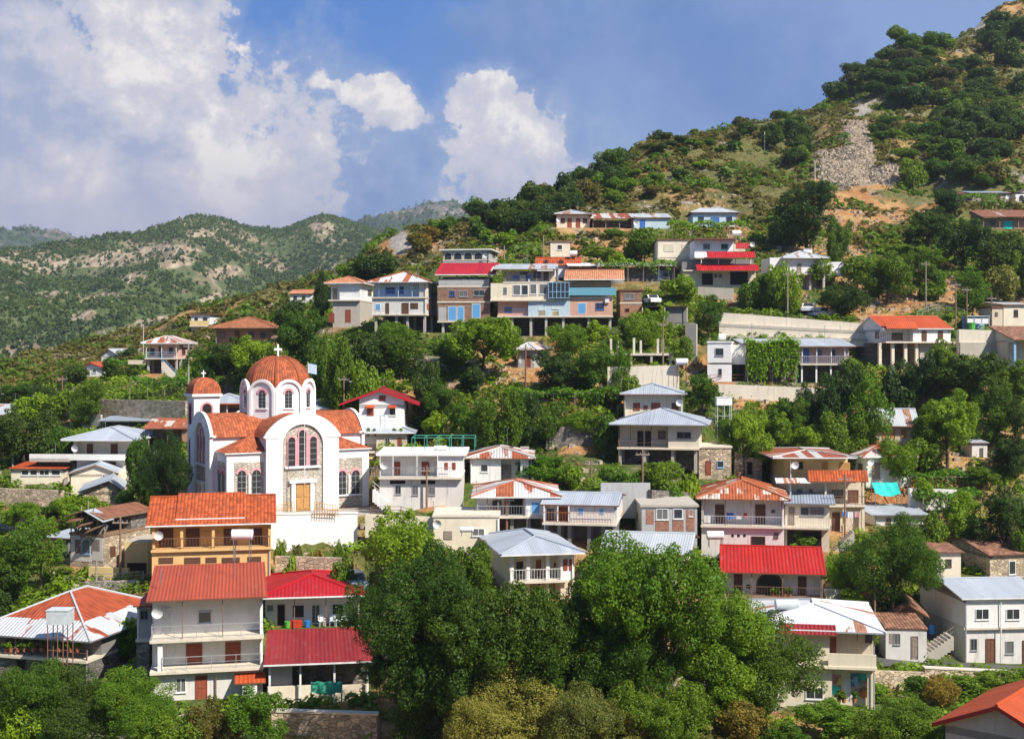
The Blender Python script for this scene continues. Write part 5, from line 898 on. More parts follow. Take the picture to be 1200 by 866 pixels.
# ------------------------------------------------------------------ church
def build_church():
    f = CF; W = f.W; a = W / 2; Y0 = 0.0; c = a + 4.2; A = a + 4.5
    root = empty('church', f.world(a, 0, 0), f.rot); tag(root, 'white and stone domed church with orange tiled roofs, twin arched windows and bell tower', 'church')
    X = lambda px, v=0.0: f.fx(px, v) - a
    Z = lambda py, lx=0.0, v=0.0: f.z(py, lx + a, v)
    zs, zt = 7.35, 9.65; Rv = ((a + .1) ** 2 + (zt - zs) ** 2) / (2 * (zt - zs)); zc = zt - Rv; th0 = math.acos((a + .1) / Rv)
    arc = [(Rv * math.cos(th0 + (math.pi - 2 * th0) * i / 20), zc + Rv * math.sin(th0 + (math.pi - 2 * th0) * i / 20)) for i in range(21)]
    # arms of the cross
    MB().box((-a + .25, .3, -1.5), (a - .25, 2 * c - .3, zs)).build('nave_wall', 'clean_white', root)
    MB().box((-A + .3, c - a + .25, -1.5), (A - .3, c + a - .25, zs - .01)).build('transept_wall', 'clean_white', root)
    def vault(axis, l0, l1, nm):
        mb = MB(); s = 0.0
        for (x0, z0), (x1, z1) in zip(arc, arc[1:]):
            ds = math.hypot(x1 - x0, z1 - z0)
            if axis == 'y': pts = [(x0, l0, z0), (x0, l1, z0), (x1, l1, z1), (x1, l0, z1)]
            else: pts = [(l0, c - x0, z0), (l1, c - x0, z0), (l1, c - x1, z1), (l0, c - x1, z1)]
            mb.face(pts, [(l0 + 60, s + .01), (l1 + 60, s + .01), (l1 + 60, s + ds), (l0 + 60, s + ds)]); s += ds
        mb.build(nm, 'church_tile', root)
    vault('y', .35, 2 * c - .35, 'vaulted_roof'); vault('x', -A + .35, A - .35, 'vaulted_roof')
    # arched gable ends: white band outside, stone panel inside
    def gable_end(place, lights=True, door=False):
        hw = 2.15; zi = 6.55; k = 20
        outer = [(-a, -1.5), (-a, zs)] + [((Rv + .18) * math.cos(math.pi - th0 - (math.pi - 2 * th0) * i / k), zc + (Rv + .18) * math.sin(math.pi - th0 - (math.pi - 2 * th0) * i / k)) for i in range(k + 1)] + [(a, zs), (a, -1.5)]
        inner = [(-hw, -1.5), (-hw, zi - .5)] + [(hw * math.cos(math.pi - math.pi * i / k), zi + hw * math.sin(math.pi * i / k)) for i in range(k + 1)] + [(hw, zi - .5), (hw, -1.5)]
        n = Vector(place(0, 0, 0.32)) - Vector(place(0, 0, 0)); mb = MB()
        for i in range(len(outer) - 1): mb.prism([place(*outer[i], 0), place(*outer[i + 1], 0), place(*inner[i + 1], 0), place(*inner[i], 0)], n)
        mb.build('arched_gable', 'clean_white', root)
        mb = MB(); mb.prism([place(*p, 0) for p in inner], n * 0.25); mb.build('stone_panel', 'church_stone', root)
        # cornice blocks at the springing
        for s in (-1, 1): mb = MB(); mb.prism([place(s * (a + .12), zs - .02, -.3), place(s * (a + .12), zs + .2, -.3), place(s * (hw + .25), zs + .2, -.3), place(s * (hw + .25), zs - .02, -.3)], n * 2.1); mb.build('cornice', 'clean_white', root)
        return n
    front = lambda t, z, n: (t, .3 - n, z)
    left = lambda t, z, n: (-A + .3 - n, c - t, z)
    right = lambda t, z, n: (A - .3 + n, c + t, z)
    backp = lambda t, z, n: (-t, 2 * c - .3 + n, z)
    def lights3(place, z0, zm, zl):
        n = Vector(place(0, 0, .12)) - Vector(place(0, 0, 0)); off = 0.08
        pp = lambda t, z: place(t, z, off)
        for t0, t1, z1 in ((-1.5, -0.78, zl), (-.38, .38, zm), (.78, 1.5, zl)):
            pts = arch_pts(t0, t1, z0, z1, 10); out = arch_pts(t0 - .13, t1 + .13, z0, z1 + .17, 10); mb = MB()
            for i in range(1, len(pts)):
                j = (i + 1) % len(pts); mb.prism([pp(*pts[i]), pp(*pts[j]), pp(*out[j]), pp(*out[i])], n)
            o = mb.build('arched_window', 'pink_trim', root); MB().prism([pp(*p) for p in pts], n * .35).build('pane', 'glass', o)
            gl = MB()
            for i in range(1, 5):
                z = z0 + (z1 - z0) * i / 5; gl.prism([place(t0, z, off + .04), place(t1, z, off + .04), place(t1, z + .04, off + .04), place(t0, z + .04, off + .04)], n * .1)
            gl.build('glazing_bars', 'rail_grey', o)
        for t0, t1 in ((-.62, -.54), (.54, .62)): MB().prism([pp(t0 - .05, z0), pp(t1 + .05, z0), pp(t1 + .05, zl - .1), pp(t0 - .05, zl - .1)], n * .9).build('pink_panel', 'pink_trim', root)
        MB().prism([pp(-1.85, z0 - .22), pp(1.85, z0 - .22), pp(1.85, z0), pp(-1.85, z0)], n * 2).build('window_sill', 'clean_white', root)
    for place, dr in ((front, True), (left, False), (right, False), (backp, False)):
        gable_end(place)
        lights3(place, Z(546), Z(504), Z(512))
        n = Vector(place(0, 0, .1)) - Vector(place(0, 0, 0)); pp = lambda t, z, o=.08: place(t, z, o)
        if dr: w, h_ = .78, 2.75
        else: w, h_ = .4, 2.3
        MB().prism([pp(-w, 0), pp(w, 0), pp(w, h_), pp(-w, h_)], n).build('door' if dr else 'side_window', 'door_orange' if dr else 'glass', root)
        mb = MB()
        for s in (-1, 1): mb.prism([pp(s * (w + .42), 0), pp(s * w, 0), pp(s * w, h_ + .05), pp(s * (w + .42), h_ + .05)], n * 2.6)
        mb.prism([pp(-w - .65, h_ + .06), pp(w + .65, h_ + .06), pp(w + .65, h_ + .38), pp(-w - .65, h_ + .38)], n * 3.5)
        mb.build('door_surround', 'clean_white', root)
        if dr:
            for s in (-1, 1):
                for z0, z1 in ((.2, 1.2), (1.4, 2.6)): MB().prism([place(s * .1, z0, .19), place(s * .66, z0, .19), place(s * .66, z1, .19), place(s * .1, z1, .19)], n * .4).build('door_panel', 'door_orange', root)
    # four corner chapels with lean-to hip roofs
    hw = 4.05; zw = Z(533, -a - 2, 1.0)
    for sx in (-1, 1):
        for front_side in (True, False):
            x0, x1 = sx * (a - .3), sx * (a + hw - .35); y0, y1 = (1.0, c - a + .3) if front_side else (c + a - .3, 2 * c - 1.0)
            MB().box((x0, y0, -1.5), (x1, y1, zw)).build('chapel_wall', 'clean_white', root)
            MB().box((min(x0, x1) - .12, y0 - .12, zw), (max(x0, x1) + .12, y1 + .12, zw + .2)).build('chapel_cornice', 'clean_white', root)
            mb = MB(); zr = zw + 2.0; e = .25; oy0, oy1 = y0 - e, y1 + e; ox = x1 + sx * e
            ay = (c - a + .3) if front_side else (c + a - .3); corner = (x0, ay, zr); yy = oy0 if front_side else oy1
            roof_faces(mb, [((x0, yy, zw + .22), (ox, yy, zw + .22), corner), ((ox, yy, zw + .22), (ox, ay, zw + .22), corner)], .1)
            mb.build('chapel_roof', ['church_tile', 'clean_white'], root)
            if front_side:
                fx0, fx1 = min(x0, x1), max(x0, x1); pl = (lambda t, z, n: (t, y0 - n, z))
                p0, p1 = (fx0 + .75, fx1 - .28) if sx < 0 else (fx0 + .28, fx1 - .75)
                MB().box((p0, y0 - .04, -.2), (p1, y0, zw - .75)).build('stone_panel', 'church_stone', root)
                m = (p0 + p1) / 2 - (.0 if sx < 0 else .0)
                zz0, zz1 = Z(580, fx0, 1.0), Z(552, fx0, 1.0)
                for s in (-1, 1):
                    t0, t1 = m + s * .74 - .42, m + s * .74 + .42; pts = arch_pts(t0, t1, zz0, zz1, 10); out = arch_pts(t0 - .16, t1 + .16, zz0, zz1 + .25, 10); mb = MB(); nn = Vector((0, -.1, 0)); P3 = lambda q: (q[0], y0 - .04, q[1])
                    for i in range(2, len(pts) - 1): mb.prism([P3(pts[i]), P3(pts[i + 1]), P3(out[i + 1]), P3(out[i])], nn)
                    o = mb.build('arched_window', 'pink_trim', root); MB().prism([P3(q) for q in pts], nn * .3).build('pane', 'glass', o)
                    gl = MB()
                    for i in range(1, 4): z = zz0 + (zz1 - zz0) * i / 4; gl.box((t0, y0 - .09, z), (t1, y0 - .072, z + .04))
                    gl.box((m + s * .74 - .02, y0 - .09, zz0), (m + s * .74 + .02, y0 - .072, zz1 - .1)); gl.build('glazing_bars', 'rail_grey', o)
                MB().tube([(m, y0 - .14, zz0), (m, y0 - .14, zz1 - .4)], .13, 10).build('column', 'clean_white', root)
                MB().box((m - 1.5, y0 - .22, zz0 - .16), (m + 1.5, y0, zz0)).build('window_sill', 'clean_white', root)
            if sx < 0 and front_side:
                xs = -a - hw + .35; MB().box((xs - .04, y0 + .5, -.2), (xs, y1 - .5, zw - .75)).build('stone_panel', 'church_stone', root)
                for s in (-1, 1):
                    my = (y0 + y1) / 2 + s * .7; pts = arch_pts(my - .38, my + .38, zz0, zz1, 8); MB().prism([(xs - .04, q[0], q[1]) for q in pts], (-.04, 0, 0)).build('arched_window', 'glass', root)
                    pts2 = arch_pts(my - .55, my + .55, zz0, zz1 + .22, 8); mb = MB()
                    for i in range(2, len(pts) - 1): mb.prism([(xs - .04, *pts[i]), (xs - .04, *pts[i + 1]), (xs - .04, *pts2[i + 1]), (xs - .04, *pts2[i])], (-.1, 0, 0))
                    mb.build('window_arch', 'pink_trim', root)
    # drum
    ap = 3.5; fw = 2 * ap * math.tan(math.pi / 8); z0, zsp = 8.6, 11.65
    pts = [(ap / math.cos(math.pi / 8) * math.cos(math.pi / 8 + i * math.pi / 4), c + ap / math.cos(math.pi / 8) * math.sin(math.pi / 8 + i * math.pi / 4)) for i in range(8)]
    drum = MB().prism([(p[0], p[1], 6.5) for p in pts], (0, 0, zsp + .6 - 6.5)).build('drum', 'clean_white', root)
    mb = MB(); b = ap + .9; t = ap + .1; zb = 8.75
    ro = lambda r: [(r / math.cos(math.pi / 8) * math.cos(math.pi / 8 + i * math.pi / 4), c + r / math.cos(math.pi / 8) * math.sin(math.pi / 8 + i * math.pi / 4)) for i in range(8)]
    po, pi_ = ro(ap + .75), ro(ap + .01)
    roof_faces(mb, [((*po[i], 8.5), (*po[(i + 1) % 8], 8.5), (*pi_[(i + 1) % 8], 9.05), (*pi_[i], 9.05)) for i in range(8)], .08); mb.build('drum_skirt_roof', ['church_tile', 'clean_white'], root)
    MB().prism([(p[0], p[1], 6.0) for p in ro(ap + .55)], (0, 0, 2.42)).build('drum_base', 'church_stone', root)
    for i in range(8):
        an = i * math.pi / 4; nx, ny = math.cos(an), math.sin(an); tx, ty = -ny, nx
        pl = lambda t, z, n: (nx * (ap + n) + tx * t, c + ny * (ap + n) + ty * t, z); N = Vector((nx, ny, 0)); r = fw / 2
        k = 14; outer = [(r, z0 + .45), (r, zsp)] + [((r + .02) * math.cos(math.pi * j / k), zsp + (r + .02) * math.sin(math.pi * j / k)) for j in range(k + 1)] + [(-r, zsp), (-r, z0 + .45)]
        ri = r - .26; inner = [(ri, z0 + .45), (ri, zsp)] + [(ri * math.cos(math.pi * j / k), zsp + ri * math.sin(math.pi * j / k)) for j in range(k + 1)] + [(-ri, zsp), (-ri, z0 + .45)]
        mb = MB()
        for j in range(len(outer) - 1): mb.prism([pl(*outer[j], -.02), pl(*outer[j + 1], -.02), pl(*inner[j + 1], -.02), pl(*inner[j], -.02)], N * .24)
        mb.build('drum_arch', 'clean_white', root)
        MB().prism([pl(*q, -.35) for q in inner], N * .36).build('drum_panel', 'clean_white', root)
        w0, w1, wz0, wz1 = -.38, .38, z0 + 1.55, zsp + .35; pts_ = arch_pts(w0, w1, wz0, wz1, 10); out_ = arch_pts(w0 - .2, w1 + .2, wz0, wz1 + .24, 10); mb = MB()
        for j in range(2, len(pts_) - 1): mb.prism([pl(*pts_[j], .0), pl(*pts_[j + 1], .0), pl(*out_[j + 1], .0), pl(*out_[j], .0)], N * .09)
        o = mb.build('arched_window', 'pink_trim', root); MB().prism([pl(*q, .008) for q in pts_], N * .03).build('pane', 'glass', o)
        gl = MB()
        for j in range(1, 5): z = wz0 + (wz1 - wz0) * j / 5; gl.prism([pl(w0, z, .03), pl(w1, z, .03), pl(w1, z + .035, .03), pl(w0, z + .035, .03)], N * .02)
        gl.prism([pl(-.02, wz0, .03), pl(.02, wz0, .03), pl(.02, wz1 - .06, .03), pl(-.02, wz1 - .06, .03)], N * .02); gl.build('glazing_bars', 'rail_grey', o)
        MB().prism([pl(-.6, wz0 - .14, 0), pl(.6, wz0 - .14, 0), pl(.6, wz0, 0), pl(-.6, wz0, 0)], N * .14).build('window_sill', 'clean_white', root)
        MB().tube([(pts[i][0], pts[i][1], z0 + .4), (pts[i][0], pts[i][1], zsp + .1)], .13, 8).build('column', 'clean_white', root)
    # dome: an eight ribbed tiled shell
    mb = MB(); seg, rings = 48, 14; zb, zh, rb = 12.25, 3.25, ap - .2
    def dp(i, j):
        t = j / rings * math.pi / 2; an = i / seg * 2 * math.pi; q = ((an - math.pi / 8) % (math.pi / 4)) - math.pi / 8; rr = rb * math.cos(t) ** 0.9 * (1.0 + 0.42 * (1 / math.cos(q) - 1)); return (rr * math.cos(an), c + rr * math.sin(an), zb + zh * math.sin(t))
    for j in range(rings):
        for i in range(seg):
            q = [dp(i, j), dp(i + 1, j), dp(i + 1, j + 1), dp(i, j + 1)]
            cr = math.cos((j + .0) / rings * math.pi / 2); cr2 = math.cos((j + 1) / rings * math.pi / 2); wdt = 2 * math.pi * rb / seg; s0 = j / rings * 5.2; s1 = (j + 1) / rings * 5.2
            mb.face(q, [(i * wdt + .01, s0), ((i + 1) * wdt, s0), ((i + 1) * wdt, s1), (i * wdt + .01, s1)])
    dome = mb.build('dome', 'church_tile', root); cb = MB()
    for i in range(8):
        cb.tube([Vector(dp((i + .5) * seg / 8, j)) * 1.0 + Vector((0, 0, .02)) for j in range(rings)], .09, 5)
    cb.build('ridge_cap', 'church_tile', dome)
    def cross(x, y, z, s, parent):
        b = MB(); yaw = 0; b.box((x - .09 * s, y - .09 * s, z), (x + .09 * s, y + .09 * s, z + 1.25 * s)); b.box((x - .42 * s, y - .08 * s, z + .62 * s), (x - .0901 * s, y + .08 * s, z + .84 * s)); b.box((x + .0901 * s, y - .08 * s, z + .62 * s), (x + .42 * s, y + .08 * s, z + .84 * s))
        b.box((x - .2 * s, y - .2 * s, z - .12 * s), (x + .2 * s, y + .2 * s, z - .001)); b.build('cross', 'clean_white', parent)
    cross(0, c, zb + zh, 1.0, root)
    # bell tower
    tx0, tx1, ty0, ty1 = -a - 4.0, -a - 1.25, c + a + .45, c + a + 3.2; tz = 11.2
    MB().box((tx0, ty0, -1.5), (tx1, ty1, tz)).build('bell_tower', 'clean_white', root)
    MB().box((tx0 - .25, ty0 - .25, tz), (tx1 + .25, ty1 + .25, tz + .28)).build('tower_cornice', 'clean_white', root)
    mx_, my_ = (tx0 + tx1) / 2, (ty0 + ty1) / 2
    for place in ((lambda t, z, n: (mx_ + t, ty0 - n, z)), (lambda t, z, n: (tx0 - n, my_ - t, z))):
        n = Vector(place(0, 0, .08)) - Vector(place(0, 0, 0))
        for z0_, z1_ in ((tz - 3.0, tz - .75), (tz - 8.2, tz - 4.6)):
            pts_ = arch_pts(-.5, .5, z0_, z1_, 10); out_ = arch_pts(-.7, .7, z0_, z1_ + .2, 10); mb = MB()
            for j in range(1, len(pts_)): jj = (j + 1) % len(pts_); mb.prism([place(*pts_[j], 0), place(*pts_[jj], 0), place(*out_[jj], 0), place(*out_[j], 0)], n)
            o = mb.build('arched_opening', 'pink_trim', root); MB().prism([place(*q, 0) for q in pts_], n * .25).build('shade_panel', 'dark_room', o)  # panel painted dark for the shade inside the tower
    mb = MB(); hw_ = (tx1 - tx0) / 2 + .15; k = 8
    for j in range(k):
        t0, t1 = j / k * math.pi / 2, (j + 1) / k * math.pi / 2; r0, r1 = hw_ * math.cos(t0) ** .8, hw_ * math.cos(t1) ** .8 if j < k - 1 else 0.02; za, zb_ = tz + .28 + 1.75 * math.sin(t0), tz + .28 + 1.75 * math.sin(t1)
        for i in range(4):
            an = [(-1, -1), (1, -1), (1, 1), (-1, 1)]; p, q = an[i], an[(i + 1) % 4]
            mb.face([(mx_ + p[0] * r0, my_ + p[1] * r0, za), (mx_ + q[0] * r0, my_ + q[1] * r0, za), (mx_ + q[0] * r1, my_ + q[1] * r1, zb_), (mx_ + p[0] * r1, my_ + p[1] * r1, zb_)], [(0.01, j * .35), (2 * r0, j * .35), (2 * r1, j * .35 + .35), (0.01, j * .35 + .35)])
    mb.build('tower_cap', 'church_tile', root); cross(mx_, my_, tz + 2.03, .6, root)
    return root
CHURCH = build_church()
for h in HOUSES: build_house(h)

# ------------------------------------------------------------------ foliage
def leaf_cloud(rs, cen, rad, n, size, up=0.25, shell=0.5, inner=0.8):
    """n bent leaf sprays spread through the outer part of a set of lobes; returns quad corners"""
    cen, rad = np.array(cen, float), np.array(rad, float); w = rad ** 2; k = rs.choice(len(rad), n * 2, p=w / w.sum())
    v = rs.normal(size=(n * 2, 3)); v /= np.linalg.norm(v, axis=1)[:, None]; r = rad[k] * (1 - shell * rs.rand(n * 2) ** 2)
    p = cen[k] + v * r[:, None]; ok = np.ones(n * 2, bool)
    for c, q in zip(cen, rad): ok &= ~(np.linalg.norm(p - c, axis=1) < q * inner * 0.62)
    i = np.nonzero(ok)[0][:n]; p, v = p[i], v[i]; m = len(i)
    nn = v * 0.75 + rs.normal(size=(m, 3)) * 0.5 + np.array([0, 0, up]); nn /= np.linalg.norm(nn, axis=1)[:, None]
    t = np.cross(nn, rs.normal(size=(m, 3))); t /= np.linalg.norm(t, axis=1)[:, None]; b = np.cross(nn, t)
    s = (size * (0.55 + 0.9 * rs.rand(m)))[:, None]; a = s * (0.5 + 0.35 * rs.rand(m))[:, None]
    q = np.stack([p - t * s, p - b * a + nn * s * .25, p + t * s - nn * s * 0.2, p + b * a + nn * s * .2], 1)
    return q.reshape(-1, 3)
CROWNS = {}
def make_crowns():
    spec = dict(S=(7, 520, .15, 3), M=(16, 2600, .066, 4), L=(34, 13000, .026, 4), XL=(68, 60000, .0135, 3))
    for cls, (nl, nq, sz, nv) in spec.items():
        for style in ('round', 'tall', 'wide'):
            if cls == 'XL' and style == 'tall': continue
            for v in range(nv):
                rs = np.random.RandomState(hash_(cls, style, v)); cen, rad = [], []
                if cls in ('L', 'XL'):                       # big limbs of foliage, each a heap of smaller ones
                    n1 = 13 if cls == 'L' else 17
                    for i in range(n1):
                        d = rs.normal(size=3); d[2] = d[2] * .9 + .15; d /= np.linalg.norm(d); c = d * (.42 + .3 * rs.rand()) if i else np.zeros(3)
                        if style == 'tall': c[:2] *= (1.0 - 0.5 * (c[2] + .7) / 1.4)
                        if style == 'wide': c[2] = c[2] * .75 + .1
                        R1 = (.23 + .17 * rs.rand()); cen.append(c); rad.append(R1 * .85)
                        for j in range(nl // n1 * 4):
                            e = rs.normal(size=3); e[2] += .35; e /= np.linalg.norm(e); cen.append(c + e * R1 * (.8 + .25 * rs.rand())); rad.append(R1 * (.22 + .2 * rs.rand()))
                    V = leaf_cloud(rs, cen, rad, nq, sz, shell=.6, inner=.9); mx = np.percentile(np.abs(V), 99.0, axis=0); V = V / np.maximum(mx, .3); CROWNS.setdefault((cls, style), []).append((V, len(V) // 4, np_quads('crown', V, len(V) // 4, 'leaf_mid'))); continue
                for i in range(nl):
                    d = rs.normal(size=3); d /= np.linalg.norm(d); r = rs.rand() ** .45 * .68; c = d * r
                    if style == 'tall': c[:2] *= (1.0 - 0.55 * (c[2] + .68) / 1.36)
                    if style == 'wide': c[2] = c[2] * .8 + .12 * (1 - c[0] ** 2 - c[1] ** 2)
                    cen.append(c); rad.append((.26 + .2 * rs.rand()) * (1.0 if nl < 20 else .78) * (1.15 if nl < 10 else 1))
                V = leaf_cloud(rs, cen, rad, nq, sz)
                mx = np.percentile(np.abs(V), 99.3, axis=0); V = V / np.maximum(mx, .3)
                CROWNS.setdefault((cls, style), []).append((V, len(V) // 4, np_quads('crown', V, len(V) // 4, 'leaf_mid')))
def hash_(*a): return sum(ord(c) * (i + 3) * 31 for i, c in enumerate(''.join(map(str, a)))) % 100003
make_crowns()
TRUNKS = []
for v in range(3):
    rs = random.Random(50 + v); b = MB(); b.tube([(0, 0, -.12), (.01, 0, .25), (.03 * rs.uniform(-1, 1), .02, .55), (.04 * rs.uniform(-1, 1), .0, .9)], .052, 7, .014)
    for i in range(5):
        an = i * 1.26 + rs.uniform(-.4, .4); h0 = rs.uniform(.35, .62); b.tube([(0.01, 0, h0), (.14 * math.cos(an), .14 * math.sin(an), h0 + .16), (.3 * math.cos(an), .3 * math.sin(an), h0 + .38)], .024, 5, .006)
    me = b.build('trunk', 'bark'); TRUNKS.append(me.data); bpy.data.objects.remove(me)
FG = 'big trees along the foot of the picture'
TREES = []
TRS = random.Random(77)
def tree_obj(name, x, y, z, hw, hh, cz, kind, cls, style, trunk=True):
    root = empty(name, (x, y, z)) if trunk else None
    var = TRS.choice(CROWNS[(cls, style)]); c = bpy.data.objects.new('crown' if trunk else name, var[2]); COL.objects.link(c)
    c.scale = (hw * TRS.uniform(.93, 1.07), hw * TRS.uniform(.93, 1.07), hh); c.rotation_euler = (0, 0, TRS.uniform(0, 6.28))
    c.material_slots[0].link = 'OBJECT'; c.material_slots[0].material = MATS['leaf_' + kind]
    if trunk:
        c.parent = root; c.location = (0, 0, cz); t = bpy.data.objects.new('trunk', TRS.choice(TRUNKS)); COL.objects.link(t); t.parent = root; s = cz + hh * .35; q_ = min(s * .9, hw * 1.15); t.scale = (q_, q_, s); t.rotation_euler = (0, 0, TRS.uniform(0, 6.28)); return root
    c.location = (x, y, z + cz); return c
ADJ = dict(dark='dark green', deep='deep green', mid='green', bright='bright green', vine='bright green', olive='olive green', yellow='yellowish', scrub='dull green', pine='dark')
def T(cx, yt, yb, hw, kind='mid', style='round', d=None, label=None, group=None, cat=None, bush=None, cls=None, name=None):
    """a tree given by its outline in the photo: centre column, top row, ground row, half width"""
    d = d or D(cx, yb); p = P(cx, yb, d); s = d / F; h = (yb - yt) * s; w = hw * s; gz = groundz(p.x, p.y); top = ZC + (HY - yt) * s
    h = max(top - gz, h * .6)
    bush = (h < 3.0) if bush is None else bush
    cls = cls or ('S' if max(hw, (yb - yt) / 2) < 11 else 'M' if max(hw, (yb - yt) / 2) < 24 else 'L' if max(hw, (yb - yt) / 2) < 48 else 'XL')
    if cls == 'XL' and style == 'tall': style = 'round'
    lowf = 0.0 if bush or group == FG else TRS.choice((.06, .12, .22)); hh = h * (1 - lowf) / 2 * 1.04; cz = h - hh
    if group == FG: hh = min(hh, w * 1.0); cz = h - hh
    nm = name or ('bush' if bush else 'tree'); o = tree_obj(nm, p.x, p.y, gz, w, hh, cz, kind, cls, style, not bush)
    TREES.append((o, cx, yt, yb, hw, kind, style, bush, label, group, cat, nm)); return o
# --- large trees along the foot of the picture
FG = 'big trees along the foot of the picture'
for a in [
    (470, 602, 692, 47, 'bright', 'wide', 'round bright green tree in front of the plain beige block'),
    (493, 642, 880, 76, 'dark', 'round', 'huge dark green tree beside the dark red shed'),
    (583, 684, 892, 84, 'dark', 'wide', 'huge dark green tree below the cream columned villa'),
    (668, 694, 885, 80, 'dark', 'round', 'broad dark green tree between the villa and the great bright tree'),
    (548, 632, 720, 32, 'mid', 'round', 'green tree growing against the shaded side of the cream villa'),
    (775, 640, 890, 86, 'bright', 'wide', 'great bright green tree with drooping sprays in front of the cream gabled house'),
    (703, 668, 760, 40, 'bright', 'tall', 'slim bright green tree beside the great bright tree, below the galleried house'),
    (890, 724, 876, 66, 'dark', 'round', 'dark green tree covering the side of the mural house'),
    (842, 704, 890, 66, 'bright', 'round', 'leafy bright green tree between the great bright tree and the mural house'),
    (738, 724, 890, 58, 'mid', 'round', 'mid green tree filling the gap under the slim bright tree'),
    (520, 748, 890, 70, 'dark', 'wide', 'low dark tree in front of the two huge dark trees'),
    (780, 800, 905, 60, 'mid', 'wide', 'low mid green tree under the great bright tree'),
    (600, 784, 910, 62, 'olive', 'round', 'olive green tree below the huge dark trees, tallest of the olive clump'),
    (548, 812, 915, 46, 'olive', 'wide', 'low olive green tree at the dark red shed end of the olive clump'),
    (668, 806, 915, 56, 'olive', 'wide', 'olive green tree under the broad dark tree in the olive clump'),
    (735, 838, 915, 48, 'olive', 'wide', 'low olive tree below the great bright tree'),
    (868, 824, 915, 46, 'yellow', 'wide', 'yellowing bush tree in front of the mural house tree'),
    (806, 842, 915, 42, 'olive', 'round', 'small olive tree beside the yellowing bush tree'),
    (1046, 606, 726, 56, 'mid', 'round', 'full round green tree behind the collapsed tiled house'),
    (1070, 822, 905, 64, 'mid', 'wide', 'spreading green tree in front of the orange gabled corner house'),
    (966, 824, 868, 38, 'bright', 'wide', 'low bright green tree under the mural wall'),
    (98, 786, 890, 46, 'deep', 'round', 'deep green tree below the rust and grey corrugated house'),
    (160, 786, 896, 42, 'bright', 'round', 'bright green tree at the foot of the tall white house'),
    (40, 778, 890, 46, 'mid', 'wide', 'green tree under the box tank on its rusty tower'),
    (306, 806, 890, 38, 'bright', 'round', 'bright green tree in front of the dark red shed'),
    (252, 822, 890, 30, 'yellow', 'round', 'yellow leaved bush at the door of the tall white house'),
    (8, 812, 895, 38, 'bright', 'round', 'bright green tree in the lowest corner below the corrugated house'),
    (197, 838, 900, 32, 'mid', 'wide', 'low green tree between the yellow leaved bush and the white house corner'),
    (445, 760, 880, 24, 'deep', 'tall', 'narrow deep green tree squeezed between shed and huge dark tree'),
    (925, 850, 915, 46, 'mid', 'wide', 'low green tree below the mural house wall'),
    (1185, 786, 826, 40, 'mid', 'wide', 'green tree hanging over the roadside wall above the orange gable'),
]: T(a[0], a[1], a[2], a[3], a[4], a[5], label=a[6], group=FG, cat='bush' if 'bush' in a[6] and 'tree' not in a[6] else 'tree', bush=False, cls='XL' if a[3] > 60 else None)
